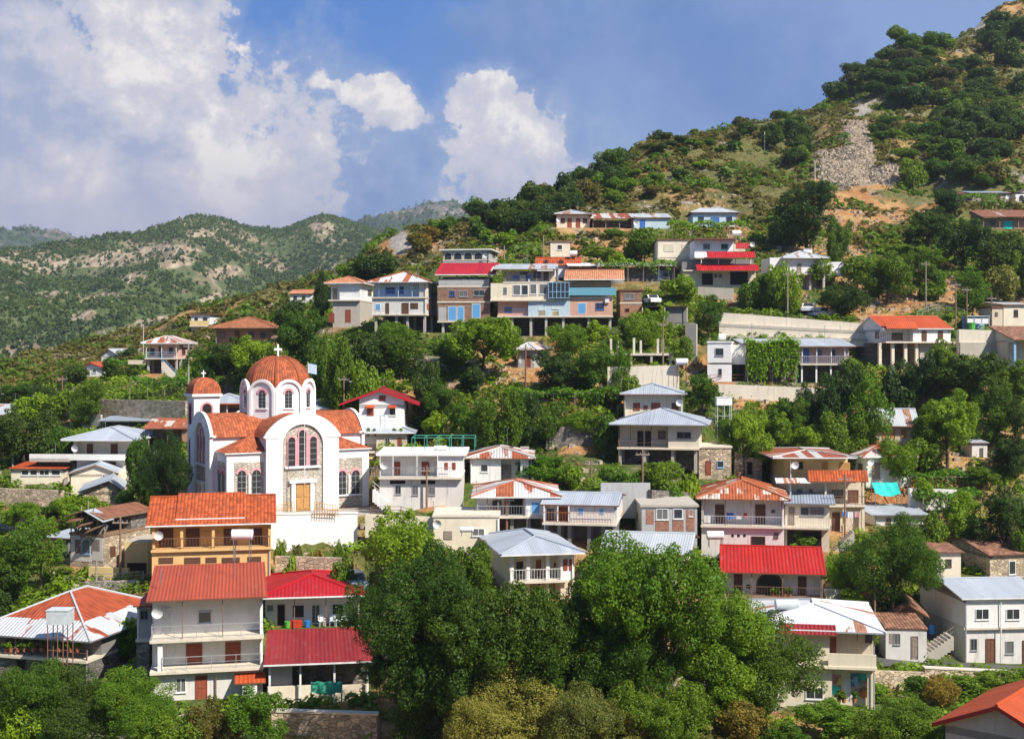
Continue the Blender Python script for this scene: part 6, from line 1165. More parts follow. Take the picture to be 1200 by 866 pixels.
# --- trees in and round the village
VT = """28 478 548 42 deep round|72 502 546 22 mid wide|100 506 532 24 bright wide|20 622 716 36 mid round|48 600 690 32 bright round|6 655 725 26 deep round|92 583 612 26 bright wide|30 590 622 26 bright wide|60 588 610 14 mid round|118 588 604 12 mid round
166 514 592 19 mid tall|196 510 606 27 deep tall|148 574 600 12 mid round|20 450 478 26 mid round|55 446 480 24 deep round|88 428 452 17 deep round|106 446 500 22 mid round|74 458 494 20 mid wide|40 462 496 22 bright round|100 470 496 12 yellow wide|130 420 448 12 mid round|150 408 428 13 deep round
238 404 470 28 mid round|266 398 462 36 deep round|300 396 452 30 bright round|330 420 468 20 mid round|354 360 440 32 mid round|340 352 398 18 deep round|377 320 384 11 deep tall|398 392 470 22 mid round|425 384 446 32 deep round|432 420 470 34 bright round|470 392 446 30 mid round|495 414 480 30 deep round|462 378 408 24 bright wide|395 446 470 18 bright round|522 452 498 26 mid round|508 482 506 14 bright round|380 400 440 18 bright round
566 374 446 43 bright wide|528 396 440 22 mid round|604 384 412 14 mid round|582 455 532 35 mid round|612 462 522 28 deep round|548 470 520 20 bright round|662 380 416 24 bright wide|648 408 470 32 deep round|694 410 466 34 mid round|720 398 448 20 bright round|640 470 518 26 mid round|684 482 516 24 bright wide|710 486 530 16 mid round|558 430 462 18 deep wide
756 360 412 24 bright round|795 322 356 22 bright round|830 348 402 19 mid round|700 288 310 20 mid wide|750 268 308 20 mid round|720 296 312 14 bright wide|735 372 400 14 mid round|700 376 402 14 bright round|720 268 284 12 bright wide
823 440 496 25 mid wide|872 476 560 30 bright round|896 500 552 24 mid round|852 492 540 14 bright round|905 478 520 24 bright round|775 542 586 28 mid wide|806 556 596 16 bright wide|790 572 602 18 vine wide|700 560 586 22 bright wide|636 535 566 32 vine wide
1014 438 520 32 bright tall|985 428 484 26 deep round|1002 420 460 22 mid round|1078 414 466 26 deep round|1102 400 470 26 mid round|1050 432 470 22 deep round|1140 410 482 46 deep round|1184 424 484 30 mid round|1110 460 550 38 bright round|1084 470 540 24 mid round|1160 452 512 26 mid round|1190 470 520 24 deep round|1050 516 562 24 bright wide|1080 515 560 22 mid round|960 448 500 26 deep round|930 462 510 24 mid round|985 480 528 30 mid round|948 500 532 26 bright wide|1190 510 560 28 deep round
1176 574 650 40 deep round|1128 580 622 30 bright wide|1200 600 660 24 mid round|1095 600 640 16 mid round|982 650 698 20 vine wide|940 622 646 16 bright round|1078 560 590 16 bright wide|1150 548 580 24 mid wide
1028 800 826 20 bright round|1074 792 820 22 mid wide|1104 794 830 24 yellow wide|1140 794 826 22 mid round|1012 738 760 14 mid round|1000 690 722 18 bright round|1060 700 722 14 mid round
920 310 362 20 bright tall|902 322 360 18 mid round|990 334 372 33 deep wide|1040 298 356 32 mid round|1005 300 340 20 mid round|945 214 296 40 deep round|985 252 306 16 mid tall|915 250 290 18 deep round|1088 244 306 32 deep round|1128 250 324 34 deep round|1170 268 336 34 deep round|1078 292 348 26 mid round|1140 314 366 18 bright tall|1172 312 356 22 olive round|1100 318 352 10 bright tall|1090 330 352 14 mid round|1200 290 350 22 mid round|1110 222 256 20 deep round|1030 312 350 18 bright round|880 330 360 16 mid wide|858 360 372 10 mid wide|960 300 336 18 mid round
800 395 432 12 mid round|655 540 566 17 mid wide|672 548 572 12 bright wide|718 545 578 20 bright wide|742 556 590 15 vine wide|757 590 606 12 vine wide|328 634 658 8 mid wide|348 638 658 7 olive wide|372 640 660 9 yellow wide|395 636 660 9 mid wide|690 430 462 20 deep round|540 500 528 16 mid wide|636 545 574 10 bright round|740 440 470 14 mid round|716 452 478 18 deep wide|430 300 332 22 deep round|415 305 336 20 mid round|448 296 326 18 deep round|410 318 340 14 bright wide|300 640 668 14 mid wide|340 652 672 9 bright round|405 650 690 16 mid wide|150 730 768 20 vine wide|115 735 770 20 bright wide|70 800 836 18 mid round""".replace('\n', '|')
for s in VT.split('|'):
    q = s.split(); T(float(q[0]), float(q[1]), float(q[2]), float(q[3]), q[4], q[5])
# --- woods on the upper slope: clusters of separate trees and bushes
UP = [(600, 250, 46, 16, 20, 11, 17, 'deep'), (660, 225, 48, 22, 26, 11, 17, 'deep'), (706, 200, 40, 20, 14, 11, 17, 'dark'), (730, 225, 40, 22, 10, 9, 14, 'bright'), (768, 172, 34, 14, 8, 8, 12, 'deep'), (826, 166, 50, 20, 10, 7, 11, 'mid'), (800, 205, 60, 26, 10, 7, 11, 'bright'),
      (905, 150, 40, 12, 8, 9, 13, 'deep'), (925, 172, 26, 18, 9, 11, 16, 'deep'), (1010, 92, 66, 22, 26, 12, 18, 'deep'), (1070, 60, 50, 18, 10, 10, 14, 'mid'), (1160, 40, 50, 28, 12, 12, 18, 'deep'), (1120, 110, 84, 36, 32, 12, 20, 'deep'), (1150, 170, 60, 40, 26, 13, 21, 'deep'), (1100, 195, 50, 14, 8, 10, 16, 'mid'), (1060, 160, 34, 22, 8, 10, 15, 'mid'), (500, 285, 30, 9, 7, 8, 12, 'yellow'), (545, 268, 24, 8, 7, 8, 12, 'mid'), (590, 280, 22, 10, 4, 8, 11, 'bright'), (1180, 215, 30, 10, 4, 8, 12, 'mid')]
UPTREES = 'trees scattered over the upper slope'
rs_ = random.Random(12)
for (cx, cy, rx, ry, n, s0, s1, kind) in UP:
    for i in range(n):
        an, r = rs_.uniform(0, 6.28), math.sqrt(rs_.random()); x, y = cx + rx * r * math.cos(an), cy + ry * r * math.sin(an); hw = rs_.uniform(s0, s1)
        if D(x, y + hw * .75) > 419 or max(inell(np.array([x, x, x]), np.array([y + hw * .7, y, y - hw * .7]), ROCK)) > .1: continue
        k = kind if rs_.random() < .7 else rs_.choice(['mid', 'deep', 'scrub'])
        T(x, y - hw * 1.0, y + hw * .75, hw, k, rs_.choice(['round', 'wide', 'round', 'wide']), label='*' + str(cx), group=UPTREES, bush=False)
# --- labels that say where each tree stands
REFS = [(h['short'], h['x0'], h['x1'], min(s['y'] for s in h['st']), h['base']) for h in HOUSES] + [('the domed church', 218, 432, 420, 602)]
def label_trees():
    use = {}
    for (o, cx, yt, yb, hw, kind, style, bush, label, group, cat, nm) in TREES:
        a = ADJ[kind]; cy = (yt + yb) / 2
        if label and not label.startswith('*'): tag(o, label, cat or 'tree', group); continue
        def dist(r): dx = max(r[1] - cx, cx - r[2], 0); dy = max(r[3] - cy, cy - r[4], 0); return math.hypot(dx, dy)
        rr = sorted(REFS, key=dist); r = rr[0]
        if label:
            what = 'yellowish bushy' if kind == 'yellow' else a; lb = f'{what} tree of the wild slope nearest to {r[0]}'; tag(o, lb, 'tree', group); continue
        rel = 'below' if yb > r[4] + 6 and r[1] - 8 < cx < r[2] + 8 else 'above' if cy < r[3] and r[1] - 8 < cx < r[2] + 8 else 'beside'
        size = 'small ' if max(hw, (yb - yt) / 2) < 15 else 'tall ' if (yb - yt) > 2.2 * hw else 'broad ' if hw > 30 else ''
        lb = f"{size}{a} {'bush' if bush else 'tree'} {rel} {r[0]}"
        if (lb in use): lb2 = f"{lb}, towards {rr[1][0]}"; lb = lb2 if len(lb2.split()) <= 16 else lb
        if lb in use:
            lb3 = f"{size}{a} {'bush' if bush else 'tree'} between {rr[0][0]} and {rr[2][0]}"; lb = lb3 if len(lb3.split()) <= 16 else lb
        use.setdefault(lb, []).append(o); tag(o, lb, 'bush' if bush else 'tree', 'trees and bushes among the houses')
label_trees()
# --- vines on trellises
def leaf_box(rs, n, x0, x1, y0, y1, z0, z1, size):
    p = np.stack([rs.uniform(x0, x1, n), rs.uniform(y0, y1, n), z0 + (z1 - z0) * rs.rand(n) ** .8], 1); nn = rs.normal(size=(n, 3)) * .7 + np.array([0, -.35, .8]); nn /= np.linalg.norm(nn, axis=1)[:, None]
    t = np.cross(nn, rs.normal(size=(n, 3))); t /= np.linalg.norm(t, axis=1)[:, None]; b = np.cross(nn, t); s = (size * (.5 + rs.rand(n)))[:, None]
    return np.stack([p - t * s, p - b * s * .7 + nn * s * .2, p + t * s, p + b * s * .7 + nn * s * .2], 1).reshape(-1, 3)
def pergola(px0, px1, yt, yb, dep, label, kind='vine', d=None, drape=0.5):
    d = d or D((px0 + px1) / 2, yb); s = d / F; a = P(px0, yb, d); W = (px1 - px0) * s; H = (yb - yt) * s; z = min(groundz(a.x + W * .5, a.y + .3), a.z); H = ZC + (HY - yt) * s - z
    root = empty('vine_pergola', (a.x, a.y, z)); tag(root, label, 'pergola', 'vine covered trellises'); n = max(2, round(W / 2.6))
    for i in range(n + 1):
        for y in (0.05, dep): MB().tube([(W * i / n, y, -.5), (W * i / n, y, H - .2)], .05, 5).build('post', 'grey_wood', root)
    mb = MB()
    for y in (0.05, dep): mb.tube([(-.2, y, H - .2), (W + .2, y, H - .2)], .04, 5)
    mb.build('trellis_rail', 'grey_wood', root); rs = np.random.RandomState(int(px0 * 7 + yt))
    V = [leaf_box(rs, int(W * dep * 42), -.4, W + .4, -.4, dep + .4, H - .45, H + .3, .17)]
    for i in range(int(W / .8) * (9 if drape > .8 else 1)):
        x = rs.uniform(0, W); L = rs.uniform(.3, 1.0) * drape * H; V.append(leaf_box(rs, int(22 * max(L, .4)), x - .4, x + .4, -.5, .3, H - .3 - L, H, .15))
    V = np.concatenate(V); V[:, 2] += .22 * np.sin(V[:, 0] * 1.1 + px0) + .12 * np.sin(V[:, 0] * 2.7 + V[:, 1]); o = bpy.data.objects.new('foliage', np_quads('foliage', V, len(V) // 4, 'leaf_' + kind)); COL.objects.link(o); o.parent = root
pergola(152, 213, 446, 470, 3.5, 'vine pergola on the terrace above the long blue grey shed')
pergola(128, 200, 424, 442, 4.0, 'vine pergola right under the dusty pink house balcony')
pergola(598, 724, 459, 484, 3.0, 'long vine trellis below the dark bank beside the stilted cream house')
pergola(1050, 1140, 557, 576, 3.0, 'long vine pergola beside the pale green striped roof house')
pergola(1082, 1150, 580, 604, 3.0, 'lower vine pergola behind the low blue grey roofed outbuilding')
pergola(786, 872, 261, 278, 2.5, 'vine trellis below the blue windowed top house')
pergola(700, 790, 308, 322, 2.0, 'vine hung roof edge of the long low vine house', d=D(735, 330) - 1.5)
pergola(876, 934, 400, 445, 1.2, 'vine curtain covering the whole front of the long low house', d=D(904, 447) - 1.6, drape=.95)
pergola(52, 108, 508, 526, 3.0, 'vine trellis beside the pale grey roofed house')
pergola(1130, 1168, 229, 244, 2.5, 'vine trellis in front of the low flat stone house')
pergola(110, 164, 732, 770, 2.5, 'vine pergola between the corrugated house and the tall white house')
# --- what nobody could count: weeds, dry grass and low scrub
PADM = np.zeros(GXX.shape, bool)
def mark(x, y, rot, x0, x1, y0, y1):
    c, s = math.cos(rot), math.sin(rot); lx = (GXX - x) * c + (GYY - y) * s; ly = -(GXX - x) * s + (GYY - y) * c
    PADM[(lx > x0) & (lx < x1) & (ly > y0) & (ly < y1)] = True
for h in HOUSES: f = h['fr']; mark(f.X, f.Y, f.rot, -.8, f.W + .8, -2.4 if f.Y < 200 else -6.5, h['D'] + .5)
mark(CF.X, CF.Y, CF.rot, -6, CF.W + 6, -8, 19)
for pts, hw in ((UPPER_ROAD, 3), (LOWER_ROAD, 2.4)):
    for a, b in zip(pts, pts[1:]): d = b - a; mark(a.x, a.y, math.atan2(d.y, d.x), -1, math.hypot(d.x, d.y) + 1, -hw, hw)
def scatter(name, n, nq, ymin, ymax, r0, r1, leaf, kind, seed, pxr=(-140, 1420), field=None, flat=.8):
    rs = np.random.RandomState(seed); out = []; protos = []
    for i in range(8): V = leaf_cloud(rs, [(0, 0, .25), (.35, .1, .1), (-.3, -.2, .15)], [.7, .5, .5], nq, leaf, .5); protos.append(V)
    k = 0
    d = ymin + (ymax - ymin) * rs.rand(n * 3) ** .8; px = rs.uniform(*pxr, n * 3); x = (px - HX) / F * d
    nz = vnoise(x / 14, d / 14, seed, 4)
    for i in range(n * 3):
        if k >= n: break
        if field is not None and not field(px[i], d[i], nz[i]): continue
        gi, gj = int((x[i] - GX0) / GS), int((d[i] - GY0) / GS)
        if PADM[gj, gi] or GROCK[gj, gi] > .3: continue
        if GDRY[gj, gi] > .4 and kind != 'straw' and rs.rand() < .85: continue
        r = rs.uniform(r0, r1); V = protos[rs.randint(8)]; an = rs.uniform(0, 6.28); c, s = math.cos(an), math.sin(an); q = np.empty_like(V); q[:, 0] = V[:, 0] * c - V[:, 1] * s; q[:, 1] = V[:, 0] * s + V[:, 1] * c; q[:, 2] = V[:, 2] * flat
        out.append(q * r + np.array([x[i], d[i], groundz(x[i], d[i]) + .1 * r])); k += 1
    V = np.concatenate(out); o = bpy.data.objects.new(name, np_quads(name, V, len(V) // 4, 'leaf_' + kind)); COL.objects.link(o); return tag(o, kind='stuff')
scatter('undergrowth', 8800, 40, 84, 240, .4, 1.3, .2, 'mid', 5, field=lambda px, d, n: n > -.3)
scatter('undergrowth', 6400, 40, 84, 240, .4, 1.2, .2, 'bright', 6, field=lambda px, d, n: n > -.1)
scatter('dry_grass', 13000, 18, 84, 320, .2, .6, .22, 'straw', 7, field=lambda px, d, n: n < .15, flat=.6)
scatter('grass', 26000, 12, 84, 215, .18, .5, .2, 'grass', 21, field=lambda px, d, n: n > -.5)
scatter('scrub', 19000, 22, 215, 470, .7, 1.9, .3, 'scrub', 8, field=lambda px, d, n: n > -.45, flat=.7)
scatter('scrub', 5400, 28, 215, 470, .8, 2.3, .26, 'mid', 9, field=lambda px, d, n: n > .05, flat=.8)
scatter('dry_scrub', 800, 22, 215, 420, .5, 1.2, .3, 'straw', 10, field=lambda px, d, n: n < .1, flat=.6)
# far woods on the hills
def far_wood(name, G, n, seed, kinds, h0, h1, bare, nq=16):
    X, Dd, Z, U, Tt = G; rs = np.random.RandomState(seed); protos = []
    for i in range(6): protos.append(leaf_cloud(rs, [(0, 0, .5), (.2, .1, .25), (-.2, -.1, .25)], [.45, .45, .45], nq, .34, .6, inner=.3))
    out = {k: [] for k in kinds}; ny, nx = X.shape; c = 0; tries = 0
    fi = rs.rand(n * 9) * (ny - 1.01); fj = rs.rand(n * 9) * (nx - 1.01)
    fi = (ny - 1.01) * rs.rand(n * 9) ** .75
    i0, j0 = fi.astype(int), fj.astype(int); a, b = fi - i0, fj - j0
    L = lambda M: (M[i0, j0] * (1 - b) + M[i0, j0 + 1] * b) * (1 - a) + (M[i0 + 1, j0] * (1 - b) + M[i0 + 1, j0 + 1] * b) * a
    x, y, z = L(X), L(Dd), L(Z); px = HX + F * x / y; py = HY - F * (z - ZC) / y; nz = vnoise(x / 90, y / 60, seed, 5, .6); q = rs.rand(n * 9)
    for i in range(n * 9):
        if c >= n: break
        if px[i] < -60 or px[i] > 640 or q[i] < bare(px[i], py[i], nz[i]): continue
        r = rs.uniform(h0, h1); V = protos[rs.randint(6)]; k = kinds[0] if nz[i] + rs.uniform(-.4, .4) > 0 else kinds[1 % len(kinds)]
        sgn = np.array([rs.choice([-1, 1]) * r * .8, rs.choice([-1, 1]) * r * .8, r * rs.uniform(.8, 1.3)]); out[k].append(V * sgn + np.array([x[i], y[i], z[i] - .1 * r])); c += 1
    for k, v in out.items():
        if v: V = np.concatenate(v); o = bpy.data.objects.new(name, np_quads(name, V, len(V) // 4, 'leaf_' + k)); COL.objects.link(o); tag(o, kind='stuff')
def bareA(px, py, nz):
    v = 0.02 + (.5 if nz < -.35 else .22 if nz < -.15 else 0)
    for cx, cy, rx, ry, tilt in BARE:
        dx = px - cx; dy = py - cy - tilt * dx / rx * .6
        if (dx / rx) ** 2 + (dy / ry) ** 2 < 1 + nz: v = .86
    return v
far_wood('far_woods', GA, 34000, 31, ['pine', 'hillgreen'], 2.2, 4.4, bareA, 13)
far_wood('far_woods', GB, 6000, 33, ['pine'], 6, 11, lambda px, py, nz: .3 + (.5 if nz < -.1 and px > 380 else 0), 12)

# ------------------------------------------------------------------ walls of terraces and roads
def pxy(px, py, d): return P(px, py, d)
def wall(name, label, px0, px1, yt0, yt1, yb0, yb1, m, th=0.5, d0=None, d1=None, cat='wall', cap=None, cope=None, deep=0.5):
    """a wall seen face on: its two ends by column, top and bottom rows"""
    d0 = d0 or D(px0, yb0); d1 = d1 or D(px1, yb1); a, b = P(px0, yb0, d0), P(px1, yb1, d1); ta, tb = P(px0, yt0, d0), P(px1, yt1, d1)
    L = math.hypot(b.x - a.x, b.y - a.y); rot = math.atan2(b.y - a.y, b.x - a.x); zb = min(a.z, b.z) - deep; root = empty(name, (a.x, a.y, zb), rot); tag(root, label, cat)
    n = max(1, int(L / 6)); mb = MB(); mb.prism([(0, 0, 0), (L, 0, 0), (L, 0, tb.z - zb), (0, 0, ta.z - zb)], (0, th, 0)); mb.build('wall', m, root)
    if cope: mb = MB(); mb.prism([(-.05, -.06, ta.z - zb), (L + .05, -.06, tb.z - zb), (L + .05, -.06, tb.z - zb + .12), (-.05, -.06, ta.z - zb + .12)], (0, th + .12, 0)); mb.build('coping', cope, root)
    return root, L, ta.z - zb, tb.z - zb, d0, d1
r_, L_, h0_, h1_, _, _ = wall('concrete_wall', 'long pale concrete retaining wall below the road on the slope', 842, 1024, 366, 380, 394, 402, 'pale_concrete', .8)
for t_, yy in ((.34, -.7), (.68, -1.5)): MB().prism([(0, yy, 0), (L_, yy, 0), (L_, yy, h1_ * (1 - t_)), (0, yy, h0_ * (1 - t_))], (0, -yy - .003, 0)).build('wall_step', 'pale_concrete', r_); MB().prism([(0, yy - .05, h0_ * (1 - t_) - .35), (L_, yy - .05, h1_ * (1 - t_) - .35), (L_, yy - .05, h1_ * (1 - t_) + .05), (0, yy - .05, h0_ * (1 - t_) + .05)], (0, .3, 0)).build('wall_ledge', 'concrete', r_)
r_, L_, h0_, h1_, _, _ = wall('concrete_wall', 'stained concrete retaining wall beside the orange roofed frame house', 1124, 1190, 386, 388, 416, 416, 'pale_concrete', .8)
MB().box((0, -.35, 0), (L_, -.003, h0_ * .55)).build('wall_step', 'concrete', r_)
wall('plaster_wall', 'tall plain white plaster wall in front of the church', 316, 419, 603, 602, 652, 655, 'clean_white', .6, 120.5, 122.5, cope='white', deep=1.5)
wall('stone_wall', 'stained stone terrace wall above the long blue grey shed', 116, 217, 468, 470, 490, 492, 'warm_stone', .6)
wall('concrete_wall', 'cracked concrete wall under the bare concrete frame', 712, 796, 430, 428, 452, 452, 'pale_concrete', .6)
wall('concrete_wall', 'sloping pale wall under the vine draped house', 842, 985, 450, 456, 468, 474, 'pale_concrete', .6)
wall('block_wall', 'grey block wall under the stilted house pole', 704, 762, 566, 566, 601, 601, 'grey', .4)
wall('stone_wall', 'dark rubble wall above the red brick frame house', 764, 822, 574, 578, 603, 603, 'dark_stone', .5)
wall('stone_wall', 'dark dry stone wall on the bank above the rust striped white cottage', 640, 716, 500, 502, 522, 522, 'dark_stone', .5)
wall('stone_wall', 'low stone wall along the road below the broad white roadside house', 1084, 1225, 783, 790, 800, 806, 'warm_stone', .5, cope='pale_concrete')
wall('stone_wall', 'upper rough terrace wall below the orange roofed strip windowed annex', -10, 72, 572, 575, 592, 592, 'warm_stone', .5)
wall('stone_wall', 'lower rough terrace wall below the orange roofed strip windowed annex', -10, 40, 605, 605, 624, 626, 'stone', .5)
wall('stone_wall', 'stone garden wall along the path beside the orange tiled house', 98, 158, 682, 680, 694, 692, 'stone', .4)
wall('stone_wall', 'stone wall with dry weeds between plaster wall and red hip roof', 322, 402, 652, 654, 664, 666, 'warm_stone', .5)
wall('stone_wall', 'old stone terrace wall below the dark red shed', 318, 442, 834, 838, 862, 868, 'warm_stone', .5, cope='pale_concrete')
wall('plaster_wall', 'long beige plaster wall between the church and the plain beige block', 428, 508, 603, 606, 622, 624, 'cream', .4)
wall('stone_wall', 'broken white washed terrace wall under the lower vine pergola', 1066, 1122, 572, 574, 592, 592, 'old_white', .5)
wall('stone_wall', 'crumbling stone wall behind the square stone block', 858, 900, 520, 522, 534, 534, 'stone', .5)
wall('concrete_wall', 'leaning slab of grey concrete beside the bare frame', 803, 816, 377, 380, 418, 422, 'concrete', .4)
wall('concrete_wall', 'pale retaining wall under the red porched house', 818, 860, 336, 338, 350, 352, 'concrete', .4)
wall('stone_wall', 'stone wall at the yellow terrace of the ruined stone house', 104, 150, 664, 666, 682, 682, 'yellow', .3)
wall('block_wall', 'low grey wall on the bank beside the pale grey roofed house', 96, 118, 484, 486, 500, 502, 'concrete', .3)
wall('stone_wall', 'tumbled pale wall beside the scarlet roofed house steps', 968, 1002, 690, 692, 708, 708, 'pale_concrete', .3)
wall('stone_wall', 'grey stone bank in front of the mural house terrace', 1020, 1084, 786, 788, 808, 808, 'warm_stone', .4)

# ------------------------------------------------------------------ steps
def stairs(label, px0, y0, px1, y1, wdt, m, d0=None, rail=None):
    """steps climbing from the first pixel to the second"""
    d0 = d0 or D(px0, y0); a = P(px0, y0, d0); b = P(px1, y1, d0 + .4); n = max(4, int(abs(b.z - a.z) / .18)); root = empty('stairs', a); tag(root, label, 'stairs'); mb = MB(); dx, dz = (b.x - a.x) / n, (b.z - a.z) / n
    for i in range(n): mb.box((dx * i, 0, -1.0 + dz * i), (dx * (i + 1), wdt, dz * (i + 1)))
    mb.build('steps', m, root)
    if rail:
        rb = MB(); 
        for h in (.5, .9): rb.tube([(0, .03, h), (b.x - a.x, .03, b.z - a.z + h)], .025, 4)
        for i in range(0, n + 1, 2): rb.tube([(dx * i, .03, dz * i), (dx * i, .03, dz * i + .9)], .02, 4)
        rb.build('railing', rail, root)
stairs('worn stone steps climbing beside the broad white roadside house', 1076, 774, 1116, 745, 2.0, 'concrete', rail='grey_wood')
stairs('white railed steps at the end of the long flat white house', 455, 590, 437, 574, 1.2, 'white', d0=126.5, rail='white_paint')
stairs('steps running down from the tall stacked beige house', 975, 650, 1000, 622, 1.3, 'concrete', rail='rail_brown')
stairs('pink railed steps at the dusty pink house', 208, 444, 190, 424, 1.2, 'pale_concrete', rail='light_blue_paint')

# ------------------------------------------------------------------ poles and wires
POLES = []
def pole(px, yt, yb, label, m='wood', arm=True, d=None, r=.11, lamp=False):
    d = d or D(px, yb); a = P(px, yb, d); gz = groundz(a.x, a.y); top = ZC + (HY - yt) / F * d; root = empty('utility_pole', (a.x, a.y, gz)); h = top - gz; tag(root, label, 'pole', 'utility poles in the village'); MB().tube([(0, 0, -.6), (0, 0, h)], r, 8, r * .7).build('mast', m, root)
    if arm:
        b = MB(); b.box((-.7, -.06, h - .55), (.7, .06, h - .43)); b.build('crossarm', 'grey_wood', root)
        for x in (-.6, -.2, .2, .6): MB().tube([(x, 0, h - .43), (x, 0, h - .25)], .025, 6).build('insulator', 'rail_grey', root)
    if lamp:
        MB().tube([(0, 0, h - .9), (.5, -.5, h - .7), (.9, -.9, h - .68)], .03, 5).build('lamp_arm', 'steel', root); MB().box((.75, -1.2, h - .78), (1.05, -.75, h - .66)).build('lamp_head', 'rail_grey', root)
    POLES.append((px, Vector((a.x, a.y, top - .3)))); return root
PD = [(73, 440, 494, 'rusty brown pole at the far low white cottage', 'rusty_steel'), (38, 458, 480, 'short pale pole above the half hidden grey shed', 'concrete'), (51, 462, 484, 'short rusty pole above the half hidden grey shed', 'rusty_steel'), (15, 530, 552, 'short grey post beside the orange roofed strip windowed annex', 'concrete'),
      (83, 466, 500, 'pale concrete pole by the low grey bank wall', 'concrete'), (221, 402, 464, 'tall grey pole between bell tower and dusty pink house', 'concrete'), (403, 440, 482, 'brown wooden pole with lamp beside the cream hall', 'wood'), (453, 628, 668, 'thick brown post beside the round bright green tree', 'wood'), (500, 546, 594, 'brown pole in front of the long flat white house', 'wood'),
      (509, 586, 612, 'white concrete post on the beige plaster wall', 'pale_concrete'), (584, 588, 628, 'pale concrete post in front of the grey and rust hip roofed house', 'pale_concrete'), (594, 580, 630, 'rust brown pole in front of the grey and rust hip roofed house', 'rusty_steel'), (616, 404, 464, 'rusty red pole in front of the hut on the dry bank', 'rusty_steel'),
      (753, 527, 592, 'brown pole in front of the stilted cream house', 'wood'), (693, 538, 580, 'dark pole on the grassy bank by the rust striped cottage', 'wood'), (777, 376, 450, 'tall brown pole beside the bare concrete frame', 'wood'), (990, 556, 646, 'tall dark pole in front of the tall stacked beige house', 'wood'), (1025, 668, 734, 'brown pole beside the full round green tree', 'wood'), (1175, 448, 496, 'grey pole under the trees of the lower right terraces', 'grey_wood'),
      (1085, 306, 362, 'tall grey pole above the orange roofed frame house', 'grey_wood'), (1120, 330, 388, 'dark pole nearer the retaining wall top shelter', 'wood'), (1133, 336, 388, 'dark pole with transformer at the blue shelter', 'wood'), (1162, 346, 384, 'lamp pole at the little pinkish hut', 'wood'), (923, 318, 370, 'grey pole beside the white house on the dry slope', 'grey_wood'), (978, 266, 304, 'dark pole above the deep green wide bush', 'wood'),
      (896, 155, 182, 'pale pole standing alone on the open upper slope', 'pale_concrete'), (955, 190, 218, 'pale pole at the foot of the grey scree', 'pale_concrete'), (755, 276, 308, 'slim grey pole beside the roller shuttered beige house', 'grey_wood'), (637, 276, 306, 'grey pole beside the beige cube house', 'grey_wood'), (591, 288, 308, 'slim pole beside the arcaded grey house', 'grey_wood'), (168, 380, 426, 'tall grey pole at the terrace of the dusty pink house', 'concrete'), (113, 655, 690, 'thin pole in the yard of the ruined stone house', 'grey_wood'), (141, 606, 684, 'leaning brown pole in front of the ruined stone house', 'wood')]
for q in PD: pole(q[0], q[1], q[2], q[3], q[4], arm=(q[2] - q[1]) > 34, lamp='lamp' in q[3], r=.12 if 'thick' not in q[3] else .3)
def wire(i, j, label, sag=1.0, n=3, spread=.45):
    a, b = [p for p in POLES if p[0] == i][0][1] if not isinstance(i, Vector) else i, [p for p in POLES if p[0] == j][0][1] if not isinstance(j, Vector) else j
    mb = MB()
    for k in range(n):
        o = Vector(((k - (n - 1) / 2) * spread, 0, 0)); mb.tube([a + o + (b - a) * t - Vector((0, 0, sag * 4 * t * (1 - t))) for t in [q / 10 for q in range(11)]], .011, 3, cap=False)
    tag(mb.build('power_cable', 'black'), label, 'cable', 'overhead cables')
wire(777, 923, 'cables strung from the tall brown pole up to the white house on the slope', 2.0, 4)
wire(753, 777, 'cables between stilted house pole and bare frame pole', 1.2)
wire(923, 1085, 'cables running along the slope above the concrete wall', 2.0, 4)
wire(1085, 1162, 'cables crossing above the blue shelter', 1.2)
wire(990, 1025, 'cables between the stacked house pole and round tree pole', 1.0)
wire(616, 500, 'cables sagging from the rusty red pole to the long white house', 2.0, 2)
wire(753, 594, 'cables from the stilted house pole down to the galleried house', 1.6, 3)
wire(403, 221, 'cables passing behind the church dome', 1.2, 2)
wire(1175, 1025, 'cables hanging over the lower terrace trees', 2.0, 2)

# ------------------------------------------------------------------ water tanks and solar heaters
def water_heater(px, yt, yb, d, label, w=1.5, panel=False, col='tank_white', legs=True, m='steel'):
    a = P(px, yb, d); s = d / F; h = (yb - yt) * s; root = empty('water_tank', a); tag(root, label, 'water tank', 'roof water tanks'); r = min(.42, h * .3); zc_ = h - r
    MB().tube([(-w / 2, 0, zc_), (-w / 2 + .08, 0, zc_), (w / 2 - .08, 0, zc_), (w / 2, 0, zc_)], r, 14).build('tank', col, root, True)
    if legs:
        for x in (-w * .38, w * .38):
            for y in (-.35, .35): MB().tube([(x, y, 0), (x, y * .8, zc_)], .03, 5).build('leg', m, root)
    if panel:
        mb = MB(); mb.prism([(-w / 2, -1.3, .15), (w / 2, -1.3, .15), (w / 2, -.1, h * .62), (-w / 2, -.1, h * .62)], (0, .05, .08)); mb.build('solar_panel', 'solar_glass', root)
def hz(nm): return [h for h in HOUSES if h['name'] == nm][0]
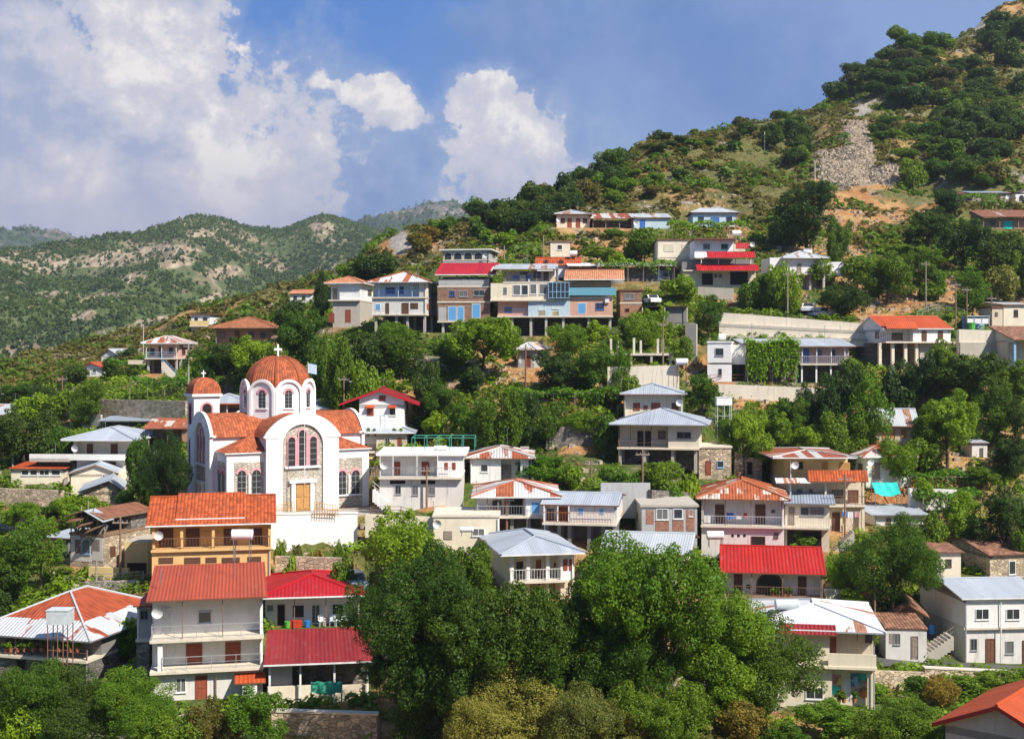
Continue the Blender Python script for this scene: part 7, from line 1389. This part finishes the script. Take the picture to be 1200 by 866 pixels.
def box_tank(px0, px1, yt, ym, yb, label, m='tank_grey', legm='rusty_steel', d=None, dep=1.3):
    d = d or D((px0 + px1) / 2, yb); a = P(px0, yb, d); s = d / F; w = (px1 - px0) * s; root = empty('tower_tank', a); tag(root, label, 'water tank'); zt, zm = (yb - yt) * s, (yb - ym) * s; zg = groundz(a.x + w / 2, a.y) - a.z - .3
    MB().box((0, 0, zm), (w, dep, zt)).build('tank', m, root); MB().box((-.04, -.04, zt), (w + .04, dep + .04, zt + .05)).build('lid', m, root)
    for x in (.08, w * .5, w - .08):
        for y in (.08, dep - .08): MB().tube([(x, y, min(zg, 0)), (x, y, zm)], .04, 5).build('leg', legm, root)
    for k in range(1, 4):
        z = zm * k / 4; MB().tube([(.08, .08, z), (w - .08, .08, z)], .03, 4).build('brace', legm, root)
box_tank(54, 80, 716, 732, 792, 'two grey box water tanks on a tall rusty steel tower', d=93)
box_tank(840, 858, 466, 475, 524, 'white box tank on a tall thin steel tower behind the stone block', 'tank_white', 'tank_grey', d=D(848, 540))
water_heater(284, 620, 656, hz('white_house')['fr'].d + 9.0, 'silver cylinder tank on a dark stand between the orange house and brick red roof', 1.6)
water_heater(799, 420, 449, D(799, 455), 'white cylinder tank on a rusty stand above the brown shuttered house', 1.5, False, m='rusty_steel')
water_heater(838, 622, 641, D(838, 648), 'white cylinder tank beside the patchy rust roofed house', 1.6, False, m='rusty_steel')
water_heater(516, 522, 532, hz('long_white_house')['d'] or hz('long_white_house')['fr'].d + 3, 'white tank lying on the long flat white roof', 1.3)
water_heater(547, 617, 628, D(547, 650) - 1.5, 'white tank in front of the plain beige block', 1.2)
water_heater(863, 270, 282, hz('big_white_pink_house')['fr'].d + 4, 'white tank on the roof of the red porched house', 1.4)
water_heater(846, 391, 403, hz('white_cube_house')['fr'].d + 3, 'round white tank on the white cube house', .9)
water_heater(672, 294, 304, D(672, 320) + 2, 'white tank behind the orange dormered house', 1.2)
water_heater(456, 486, 502, hz('grey_roof_house')['fr'].d + 4.0, 'solar water heater in front of the white red gabled house', 1.3, True)
water_heater(922, 702, 730, hz('mural_house')['fr'].d + 3.5, 'solar water heater on the white roof of the mural house', 1.8, True, col='tank_grey')
water_heater(396, 471, 482, 160, 'solar water heater on the cream hall roof', 1.2, True)
water_heater(708, 342, 352, D(740, 381) + 6, 'pale blue tank on a stand beside the narrow brick tower', 1.4, False, col='tank_grey')

# ------------------------------------------------------------------ cars
def car(px, py, w_px, label, m, rot=0.0, d=None, pickup=False):
    d = d or D(px, py); a = P(px, py, d); root = empty('parked_car', (a.x, a.y, max(a.z, groundz(a.x, a.y)) + .02), R(rot)); tag(root, label, 'car'); L, Wd = 4.1, 1.65
    prof = [(-2.05, .3), (2.05, .3), (2.05, .75), (1.95, .86), (1.15, .93), (.55, 1.42), (-1.1, 1.45), (-1.75, .98), (-2.05, .9)] if not pickup else [(-2.2, .35), (2.1, .35), (2.1, .85), (1.1, .98), (.7, 1.55), (-.35, 1.55), (-.5, 1.0), (-2.2, 1.0)]
    MB().prism([(x, -Wd / 2, z) for x, z in prof], (0, Wd, 0)).build('body', m, root)
    gl = [(.98, .97), (.5, 1.36), (-1.05, 1.38), (-1.55, 1.0)] if not pickup else [(.95, 1.02), (.62, 1.46), (-.3, 1.46), (-.36, 1.02)]
    for s in (-1, 1): MB().prism([(x, s * (Wd / 2), z) for x, z in gl], (0, s * .012, 0)).build('side_window', 'glass', root)
    MB().prism([(1.12, -.7, .97), (1.12, .7, .97), (.6, .62, 1.38), (.6, -.62, 1.38)], (.03, 0, .03)).build('windscreen', 'glass', root)
    for x in (-1.3, 1.3):
        for s in (-1, 1):
            o = MB().tube([(x, s * .62, .31), (x, s * .86, .31)], .31, 14).build('wheel', 'tyre', root); MB().tube([(x, s * .861, .31), (x, s * .872, .31)], .18, 10).build('rim', 'steel', o)
    for s in (-1, 1): MB().box((2.05, s * .72 - .15, .62), (2.07, s * .72 + .15, .76)).build('headlight', 'white_paint', root)
car(763, 357, 12, 'white car parked above the dark carport beside the brick tower', 'car_white', -75)
car(948, 367, 11, 'white car parked on the road above the concrete wall', 'car_white', -110, d=188)
car(964, 373, 16, 'white pickup on the road above the concrete wall', 'car_white', -160, d=187.5, pickup=True)
car(414, 690, 26, 'blue grey car parked in shade behind the red hip roofed house', 'car_blue', -70, d=109)

# ------------------------------------------------------------------ frames, awnings and small things
def concrete_frame():
    d = D(750, 430); a, b = P(714, 429, d), P(787, 429, d); s = d / F; W = b.x - a.x; root = empty('concrete_frame', a); tag(root, 'bare unfinished concrete frame with a row of stub columns', 'concrete frame'); z = 15 * s
    MB().box((0, 0, z - .3), (W, 7, z)).build('floor_slab', 'pale_concrete', root); MB().box((.1, 4, -.6), (W, 7, z - .302)).build('wall', 'dark_stone', root)
    for x in (.1, W * .33, W * .66, W - .3): MB().box((x, .1, -.6), (x + .3, .4, z - .302)).build('pillar', 'concrete', root)
    for px, yt in ((715, 397), (723, 399), (742, 396), (750, 399), (770, 397), (776, 397), (697, 400), (687, 398)):
        t = (px - 714) * s; hh = (429 - yt) * s
        if 0 <= t <= W: MB().box((t, .3, z), (t + .28, .58, hh)).build('column', 'pale_concrete', root)
concrete_frame()
def carport():
    d = D(777, 386); a, b = P(752, 386, d), P(806, 386, d); s = d / F; W = b.x - a.x; root = empty('carport', a); tag(root, 'dark netted carport on posts beside the narrow brick tower', 'carport'); h = 27 * s
    MB().box((0, 0, h - .1), (W, 5, h)).build('roof', 'black', root); MB().box((W * .55, .6, -1.0), (W, .66, h - .102)).build('netting', 'dark_concrete', root); MB().box((0, 4.4, -1.0), (W * .99, 4.6, h - .102)).build('wall', 'dark_stone', root)
    for x in (.1, W * .5, W - .1):
        for y in (.1, 4.2): MB().tube([(x, y, -2), (x, y, h - .1)], .07, 6).build('post', 'pale_concrete', root)
carport()
def shade(name, label, cat, px0, px1, yt, yb, m, d, dep=2.0, sag=.35, legs=True, yg=None):
    a, b = P(px0, yb, d), P(px1, yb, d); s = d / F; W = b.x - a.x; h = (yb - yt) * s; root = empty(name, a); tag(root, label, cat); mb = MB(); nx, nz = 10, 4
    V = lambda i, j: (W * i / nx, dep * j / nz - .02 * math.sin(i * 2.1), h * j / nz - sag * math.sin(math.pi * i / nx) * (1 - j / nz) + .05 * math.sin(i * 1.7 + j))
    for i in range(nx):
        for j in range(nz): mb.face([V(i, j), V(i + 1, j), V(i + 1, j + 1), V(i, j + 1)])
    mb.build('cloth', m, root, True)
    if legs:
        g = groundz(a.x + W / 2, a.y) - a.z
        for x, y, z in ((0, 0, 0), (W, 0, 0), (0, dep, h), (W, dep, h)): MB().tube([(x, y, min(g, -1.5)), (x, y, z)], .04, 5).build('post', 'steel', root)
shade('shade_cloth', 'bright turquoise shade cloth over the terrace below the pale green house', 'shade cloth', 1026, 1056, 567, 578, 'turquoise', D(1041, 590), 1.6)
shade('tarpaulin', 'dark green tarpaulin slung at the front of the dark red shed', 'tarpaulin', 364, 400, 800, 811, 'dark_green_cloth', hz('open_shed')['fr'].d - .6, .35, .15)
def shelter():
    d = D(1146, 384); a, b = P(1133, 383, d), P(1159, 383, d); s = d / F; W = b.x - a.x; root = empty('market_shelter', a); tag(root, 'pale blue sided shelter beside a green bin on the retaining wall', 'shelter'); h = 12 * s
    MB().box((0, 1.8, -.6), (W, 1.95, h)).build('wall', 'light_blue_paint', root); MB().box((-.1, -.2, h), (W + .1, 2.1, h + .1)).build('roof', 'tank_grey', root)
    for i in range(4): MB().tube([(W * i / 3, 0, -.6), (W * i / 3, 0, h)], .05, 5).build('post', 'white_paint', root)
    for i in range(3): MB().box((W * i / 3 + .1, -.03, h * .3), (W * (i + 1) / 3 - .1, .0, h * .8)).build('panel', 'tank_white', root)
shelter()
def bin_(px, py, d, label, m, r=.35, h=.9):
    a = P(px, py, d); root = empty('bin', a); tag(root, label, 'bin'); MB().tube([(0, 0, 0), (0, 0, h)], r * .8, 10, r).build('body', m, root); MB().tube([(0, 0, h), (0, 0, h + .08)], r * 1.08, 10).build('lid', m, root)
bin_(1138, 388, D(1138, 388), 'green rubbish bin beside the blue shelter', 'green_plastic', .6, 1.1)
f_ = hz('red_hip_house')['fr']; zf_ = f_.Z + .02
def at_house(f, px, ly): return f.world(f.fx(px, ly), ly, 0.0)
for px, m, lb in ((337, 'green_plastic', 'lime green bucket on the terrace of the red hip roofed house'), (360, 'blue_plastic', 'blue bucket on the terrace of the red hip roofed house')):
    p = at_house(f_, px, .5); MB_ = MB(); MB_.tube([(0, 0, 0), (0, 0, .5)], .2, 10, .26); o = MB_.build('bucket', m); o.location = p + Vector((0, 0, .02)); tag(o, lb, 'bucket')
p = at_house(f_, 347, .55); o = MB().box((-.45, -.25, 0), (.45, .25, .55)).build('crate', 'red_plastic'); o.location = p + Vector((0, 0, .02)); tag(o, 'red plastic crate between the lime green and blue buckets', 'crate')
def chair(p, rot, label, m):
    root = empty('plastic_chair', p, rot); tag(root, label, 'chair', 'chairs on the terrace of the red hip roofed house'); MB().box((-.25, -.24, .42), (.25, .24, .46)).build('seat', m, root); b = MB(); b.prism([(-.25, .22, .46), (.25, .22, .46), (.23, .32, .9), (-.23, .32, .9)], (0, .03, 0)); b.build('backrest', m, root)
    for x in (-.22, .22):
        for y in (-.2, .2): MB().tube([(x, y, 0), (x * .95, y * .95, .42)], .025, 5).build('leg', m, root)
        MB().box((x - .03, -.22, .62), (x + .03, .24, .66)).build('armrest', m, root)
for px, rt, m in ((377, .3, 'white_paint'), (390, -.2, 'tank_grey'), (396, .4, 'tank_grey'), (402, 0, 'tank_grey'), (409, .2, 'tank_grey'), (415, -.3, 'tank_grey')):
    chair(at_house(f_, px, .6) + Vector((0, 0, .01)), f_.rot + rt, 'white plastic chair beside the terrace window' if m == 'white_paint' else 'pale grey plastic chair in the row on the red roofed terrace', m)
# railings in front of the church, and the forecourt they stand on
cf = CF; zt_ = 0.62
pl_ = empty('forecourt', cf.world(-2.5, -6.0, 0), cf.rot); pl_['kind'] = 'structure'
MB().box((0, 0, -.5), (cf.W + 6, 5.95, -.02)).build('paving', 'pale_path', pl_)
for s, x0, x1, lb in ((-1, 322, 345, 'orange metal railing before the church door, bell tower side'), (1, 368, 396, 'orange metal railing before the church door, on the long white house side')):
    a, b = P(x0, 603, 121.2), P(x1, 603, 121.6); root = empty('church_railing', a); tag(root, lb, 'railing'); v = b - a; v.z = 0; mb = MB(); n = 9; hh = lambda t: .75 + .5 * (t if s < 0 else 1 - t)
    for i in range(n + 1): t = i / n; mb.tube([v * t + Vector((0, 0, -.3)), v * t + Vector((0, 0, hh(t)))], .03, 5)
    for k in (0, .5, 1): mb.tube([v * (i / n) + Vector((0, 0, hh(i / n) * k if k else .08)) for i in range(n + 1)], .035, 5)
    for i in range(n): mb.tube([v * (i / n) + Vector((0, 0, .1)), v * ((i + 1) / n) + Vector((0, 0, hh((i + 1) / n) * .9))], .02, 4)
    mb.build('bars', 'door_orange', root)
def flagpole(px, yt, yb, d, label, flag=False):
    a = P(px, yb, d); root = empty('flagpole', a); s = d / F; h = (yb - yt) * s; tag(root, label, 'flagpole'); MB().tube([(0, 0, 0), (0, 0, h)], .05, 6, .03).build('mast', 'white_paint', root)
    if flag:
        mb = MB()
        for i in range(9): z = h - .15 - i * .13; (mb.face([(0.04, 0, z), (1.0, .15, z - .2), (1.0, .15, z - .33), (.04, 0, z - .13)]))
        o = mb.build('flag', ['light_blue_paint', 'white_paint'], root); o.data.polygons.foreach_set('material_index', [i % 2 for i in range(9)])
flagpole(357, 486, 567, 126.3, 'slim white flagpole standing before the church door')
flagpole(361, 424, 470, 150, 'short flagpole with a small striped flag behind the dome', True)
# fences: post and rail along roads and terraces
def fence(label, pts, h=1.0, m='grey_wood', step=2.2, rails=2):
    pts = [P(px, py, D(px, py)) for px, py in pts]; root = empty('fence', pts[0]); tag(root, label, 'fence'); o = pts[0]; mb = MB(); pb = []
    for a, b in zip(pts, pts[1:]):
        n = max(1, int((b - a).length / step)); q = [a + (b - a) * (i / n) for i in range(n + 1)]; q = [Vector((v.x, v.y, groundz(v.x, v.y))) - o for v in q]
        for k in range(rails): mb.tube([v + Vector((0, 0, h * (k + 1) / rails)) for v in q], .035, 4)
        for v in q[:-1] if b is not pts[-1] else q: mb.tube([v - Vector((0, 0, .3)), v + Vector((0, 0, h))], .05, 5)
    mb.build('rails', m, root)
fence('post and rail fence along the path above the white house on the slope', [(898, 290), (930, 288), (975, 296), (1000, 302)], 1.0)
fence('road railing on the retaining wall beside the orange roofed frame house', [(1075, 372), (1100, 366), (1130, 372)], 1.0, 'rail_grey')
fence('wooden cross railing beside the scarlet roofed house', [(966, 690), (985, 690), (1000, 690)], 1.0, 'wood')
fence('dark railing along the beige plaster wall path', [(434, 606), (470, 606), (510, 608), (556, 606)], 1.0, 'rail_brown', 1.5, 3)
fence('thin fence along the terrace below the white cube house', [(832, 448), (880, 450), (930, 452)], .9, 'rusty_steel')
fence('rail fence on the yellow terrace beside the ruined stone house', [(108, 688), (140, 686), (168, 684)], .9, 'rail_grey', 1.4, 3)
# stones of the broken face on the upper slope
def scree():
    rs = np.random.RandomState(3); mb = MB(); C8 = np.array([(-1, -1, -1), (1, -1, -1), (1, 1, -1), (-1, 1, -1), (-1, -1, 1), (1, -1, 1), (1, 1, 1), (-1, 1, 1)], float); V, Fq = [], []
    for i in range(6500):
        k = rs.choice(4, p=(.16, .16, .34, .34)); cx, cy, rx, ry = [(1002, 158, 16, 14), (1008, 178, 14, 16), (988, 196, 36, 12), (1008, 207, 48, 9)][k]; an, r = rs.rand() * 6.28, math.sqrt(rs.rand()); px, py = cx + rx * r * math.cos(an), cy + ry * r * math.sin(an); d = D(px, py) if i % 4 == 0 else d * (1 + rs.uniform(-.004, .004)) if False else D(px, py)
        p = P(px, py, d); s = rs.uniform(.14, .5) * np.array([1, 1, .5]); q = (C8 + rs.uniform(-.3, .3, (8, 3))) * s; an = rs.rand() * 6.28; c, sn = math.cos(an), math.sin(an); q = np.stack([q[:, 0] * c - q[:, 1] * sn, q[:, 0] * sn + q[:, 1] * c, q[:, 2]], 1) + np.array([p.x, p.y, groundz(p.x, p.y)]); n = len(mb.v); mb.v += [tuple(v) for v in q]
        for f in ((3, 2, 1, 0), (4, 5, 6, 7), (0, 1, 5, 4), (1, 2, 6, 5), (2, 3, 7, 6), (3, 0, 4, 7)): mb.f.append(tuple(n + t for t in f)); mb.uv += [(0, 0)] * 4; mb.mi.append(0)
    tag(mb.build('scree', 'scree_stone'), kind='stuff')
plain('scree_stone', (0.42, 0.35, 0.265), 0.95, 0.1, var=.4)
scree()

# downpipes, aerials and dishes on the houses
rs_ = random.Random(31)
for h in HOUSES:
    f = h['fr']; W = f.W; n = len(h['st']); ztop = f.z(h['st'][-1]['y'])
    if W < 5 or not h['roof'] or h['st'][-1]['k'] == 'open': continue
    q = rs_.random(); dpx = h['D']
    if q < .65: x = W - .12 if rs_.random() < .5 else .12; MB().tube([(x, -.10, -.3), (x, -.10, ztop - .1)], .05, 6).build('downpipe', rs_.choice(['white_paint', 'rail_grey', 'rail_brown']), h['root'])
    if rs_.random() < .45:
        x, y = W * rs_.uniform(.25, .75), dpx * rs_.uniform(.55, .8); zt = ztop + 1.0; b = MB(); b.tube([(x, y, ztop - .2), (x, y, zt + 1.9)], .025, 5)
        for k in range(5): b.tube([(x - .35 + .05 * k, y + .02, zt + 1.85 - .0 * k), (x - .35 + .05 * k, y - .0, zt + 1.85)], .01, 3) if False else b.tube([(x + .16 * k - .3, y - .25 + .02 * k, zt + 1.75), (x + .16 * k - .3, y + .25 - .02 * k, zt + 1.75)], .012, 3)
        b.tube([(x - .35, y, zt + 1.75), (x + .4, y, zt + 1.75)], .014, 3); b.build('antenna', 'steel', h['root'])
    if rs_.random() < .4:
        x = W * rs_.choice([.06, .94]); z = ztop - rs_.uniform(.5, 1.0); b = MB(); k = 14
        for j in range(3):
            for i in range(k):
                P_ = lambda i, j: (x + .4 * j / 3 * math.cos(6.2832 * i / k), -.5 - .12 * (j / 3) ** 2 - .1 * math.sin(6.2832 * i / k) * j / 3, z + .4 * j / 3 * math.sin(6.2832 * i / k))
                b.face([P_(i, j), P_(i + 1, j), P_(i + 1, j + 1), P_(i, j + 1)] if j else [P_(i, 0), P_(i + 1, 1), P_(i, 1)])
        o = b.build('satellite_dish', 'tank_white', h['root'], True); MB().tube([(x, 0, z - .2), (x, -.48, z)], .03, 5).build('dish_arm', 'steel', o)
# loose stones on the bare ground
def stones():
    rs = np.random.RandomState(17); mb = MB(); C8 = np.array([(-1, -1, -1), (1, -1, -1), (1, 1, -1), (-1, 1, -1), (-1, -1, 1), (1, -1, 1), (1, 1, 1), (-1, 1, 1)], float); n_ = 0
    while n_ < 4500:
        d = 86 + 170 * rs.rand() ** .8; px = rs.uniform(-20, 1220); x = (px - HX) / F * d; gi, gj = int((x - GX0) / GS), int((d - GY0) / GS)
        if PADM[gj, gi] or (GDRY[gj, gi] < .3 and rs.rand() < .75): continue
        s = rs.uniform(.07, .36) ** 1.0 * np.array([1, 1, .7]); q = (C8 + rs.uniform(-.35, .35, (8, 3))) * s; an = rs.rand() * 6.28; c, sn = math.cos(an), math.sin(an); q = np.stack([q[:, 0] * c - q[:, 1] * sn, q[:, 0] * sn + q[:, 1] * c, q[:, 2]], 1) + np.array([x, d, groundz(x, d)]); n = len(mb.v); mb.v += [tuple(v) for v in q]; n_ += 1
        for f in ((3, 2, 1, 0), (4, 5, 6, 7), (0, 1, 5, 4), (1, 2, 6, 5), (2, 3, 7, 6), (3, 0, 4, 7)): mb.f.append(tuple(n + t for t in f)); mb.uv += [(0, 0)] * 4; mb.mi.append(0)
    tag(mb.build('loose_stones', 'scree_stone'), kind='stuff')
# washing, pots and barrels on the balconies and terraces
def washing(nm, px0, px1, st_y, ly, label, cols):
    f = hz(nm)['fr']; a, b = f.fx(px0), f.fx(px1); z = f.z(st_y, a, ly); root = empty('washing_line', f.world(a, ly, z), f.rot); tag(root, label, 'washing'); W = b - a; MB().tube([(0, 0, 0), (W * .5, 0, -.06), (W, 0, 0)], .012, 4).build('line', 'white_paint', root); rs = random.Random(int(px0)); x = .1; k = 0
    while x < W - .5:
        w, h = rs.uniform(.35, .8), rs.uniform(.45, .9); mb = MB(); n = 4
        for i in range(n): xa, xb = x + w * i / n, x + w * (i + 1) / n; dy = lambda q: .05 * math.sin(q * 9); mb.face([(xa, dy(xa), -.05 - h), (xb, dy(xb), -.05 - h + .03), (xb, dy(xb) * .3, -.05), (xa, dy(xa) * .3, -.05)])
        mb.build('cloth', cols[k % len(cols)], root); k += 1; x += w + rs.uniform(.08, .4)
washing('rust_roof_house', 850, 878, 600, .3, 'coloured washing on the balcony of the patchy rust roofed house', ['blue_paint', 'cloth_pale', 'red_plastic', 'white_paint'])
washing('rust_roof_house', 824, 838, 603, .3, 'pale washing at the end of the patchy rust roofed balcony', ['cloth_pale', 'mauve', 'white_paint'])
washing('beige_stacked_house', 985, 1010, 599, -.3, 'red white and blue washing under the tall stacked beige house', ['blue_paint', 'white_paint', 'mural_pink', 'red_plastic'])
washing('long_grey_roof_house', 690, 716, 596, .5, 'pale washing on the gallery of the long galleried house', ['cloth_pale', 'white_paint', 'pink'])
washing('grey_terrace_house', 600, 622, 322, .4, 'dark blue washing on the top balcony of the glazed grey terrace house', ['blue_paint', 'cloth_pale'])
washing('red_roof_brick_house', 530, 562, 326, 1.2, 'white sheets hanging in the open top floor under the red roof', ['white_paint', 'white_paint', 'cloth_pale'])
def pots(nm, pxs, row, ly, label, leaf):
    f = hz(nm)['fr']
    for i, px in enumerate(pxs):
        t = f.fx(px); p = f.world(t, ly, f.z(row, t, ly)); root = empty('flower_pot', p); tag(root, label, 'flower pot', 'flower pots on the terraces'); MB().tube([(0, 0, 0), (0, 0, .32)], .13, 10, .19).build('pot', 'terracotta', root)
        v = CROWNS[('S', 'round')][i % 3][2]; c = bpy.data.objects.new('leaves', v); COL.objects.link(c); c.parent = root; c.location = (0, 0, .55); c.scale = (.32, .32, .34); c.material_slots[0].link = 'OBJECT'; c.material_slots[0].material = MATS['leaf_' + leaf]
pots('corrugated_house', (8, 14, 22, 30, 40, 50, 70, 84, 92), 763.5, -.1, 'terracotta pot on the balcony edge of the corrugated house', 'bright')
pots('mural_house', (982, 988, 1000), 823, -.6, 'terracotta pot at the mural wall', 'mid')
pots('scarlet_roof_house', (906, 912, 920, 926), 699, .3, 'terracotta pot on the gallery of the long scarlet roofed house', 'mid')
pots('red_gable_house', (432, 440, 462, 470), 511, -.8, 'terracotta pot before the white red gabled house', 'bright')
def barrel(px, py, label, m, d=None):
    d = d or D(px, py); a = P(px, py, d); a.z = max(a.z, groundz(a.x, a.y)); root = empty('barrel', a); tag(root, label, 'barrel', 'barrels about the village'); mb = MB(); mb.tube([(0, 0, 0), (0, 0, .03), (0, 0, .3), (0, 0, .33), (0, 0, .6), (0, 0, .63), (0, 0, .88)], .29, 12); mb.build('drum', m, root); MB().tube([(0, 0, .881), (0, 0, .91)], .3, 12).build('rim', 'rusty_steel', root)
barrel(1030, 738, 'rusty barrel at the foot of the brown pole by the round tree', 'rusty_steel'); barrel(1092, 742, 'blue barrel beside the worn stone steps', 'blue_plastic'); barrel(866, 562, 'rusty barrel before the roofless stone ruin', 'rusty_steel'); barrel(566, 612, 'dark barrel beside the grey and rust hip roofed house', 'steel')
# ------------------------------------------------------------------ the air
def haze():
    x0, x1, y0, y1 = -3200, 3200, -60, 5200; zl = min(float(GZ.min()), float(GA[2].min()), float(GB[2].min())) - 1.0; zh = max(float(GA[2].max()), float(GB[2].max()), float(GZ.max()) + 12) + 6
    x0 = min(float(GA[0].min()), float(GB[0].min()), GX0) - 20; x1 = max(float(GA[0].max()), float(GB[0].max()), GX1) + 20; y1 = max(float(GA[1].max()), float(GB[1].max()), GY1) + 20
    m = bpy.data.materials.new('haze_air'); m.use_nodes = True; t = m.node_tree; t.nodes.clear(); g = NT(t); o = g.n('ShaderNodeOutputMaterial'); v = g.n('ShaderNodeVolumePrincipled', {'Color': (0.72, 0.82, 0.95, 1), 'Density': HAZE, 'Anisotropy': 0.2}); t.links.new(v.outputs[0], o.inputs['Volume']); MATS['haze_air'] = m
    tag(MB().box((x0, y0, zl), (x1, y1, zh)).build('haze', 'haze_air'), kind='stuff')
HAZE = 0.00012
stones()
haze()
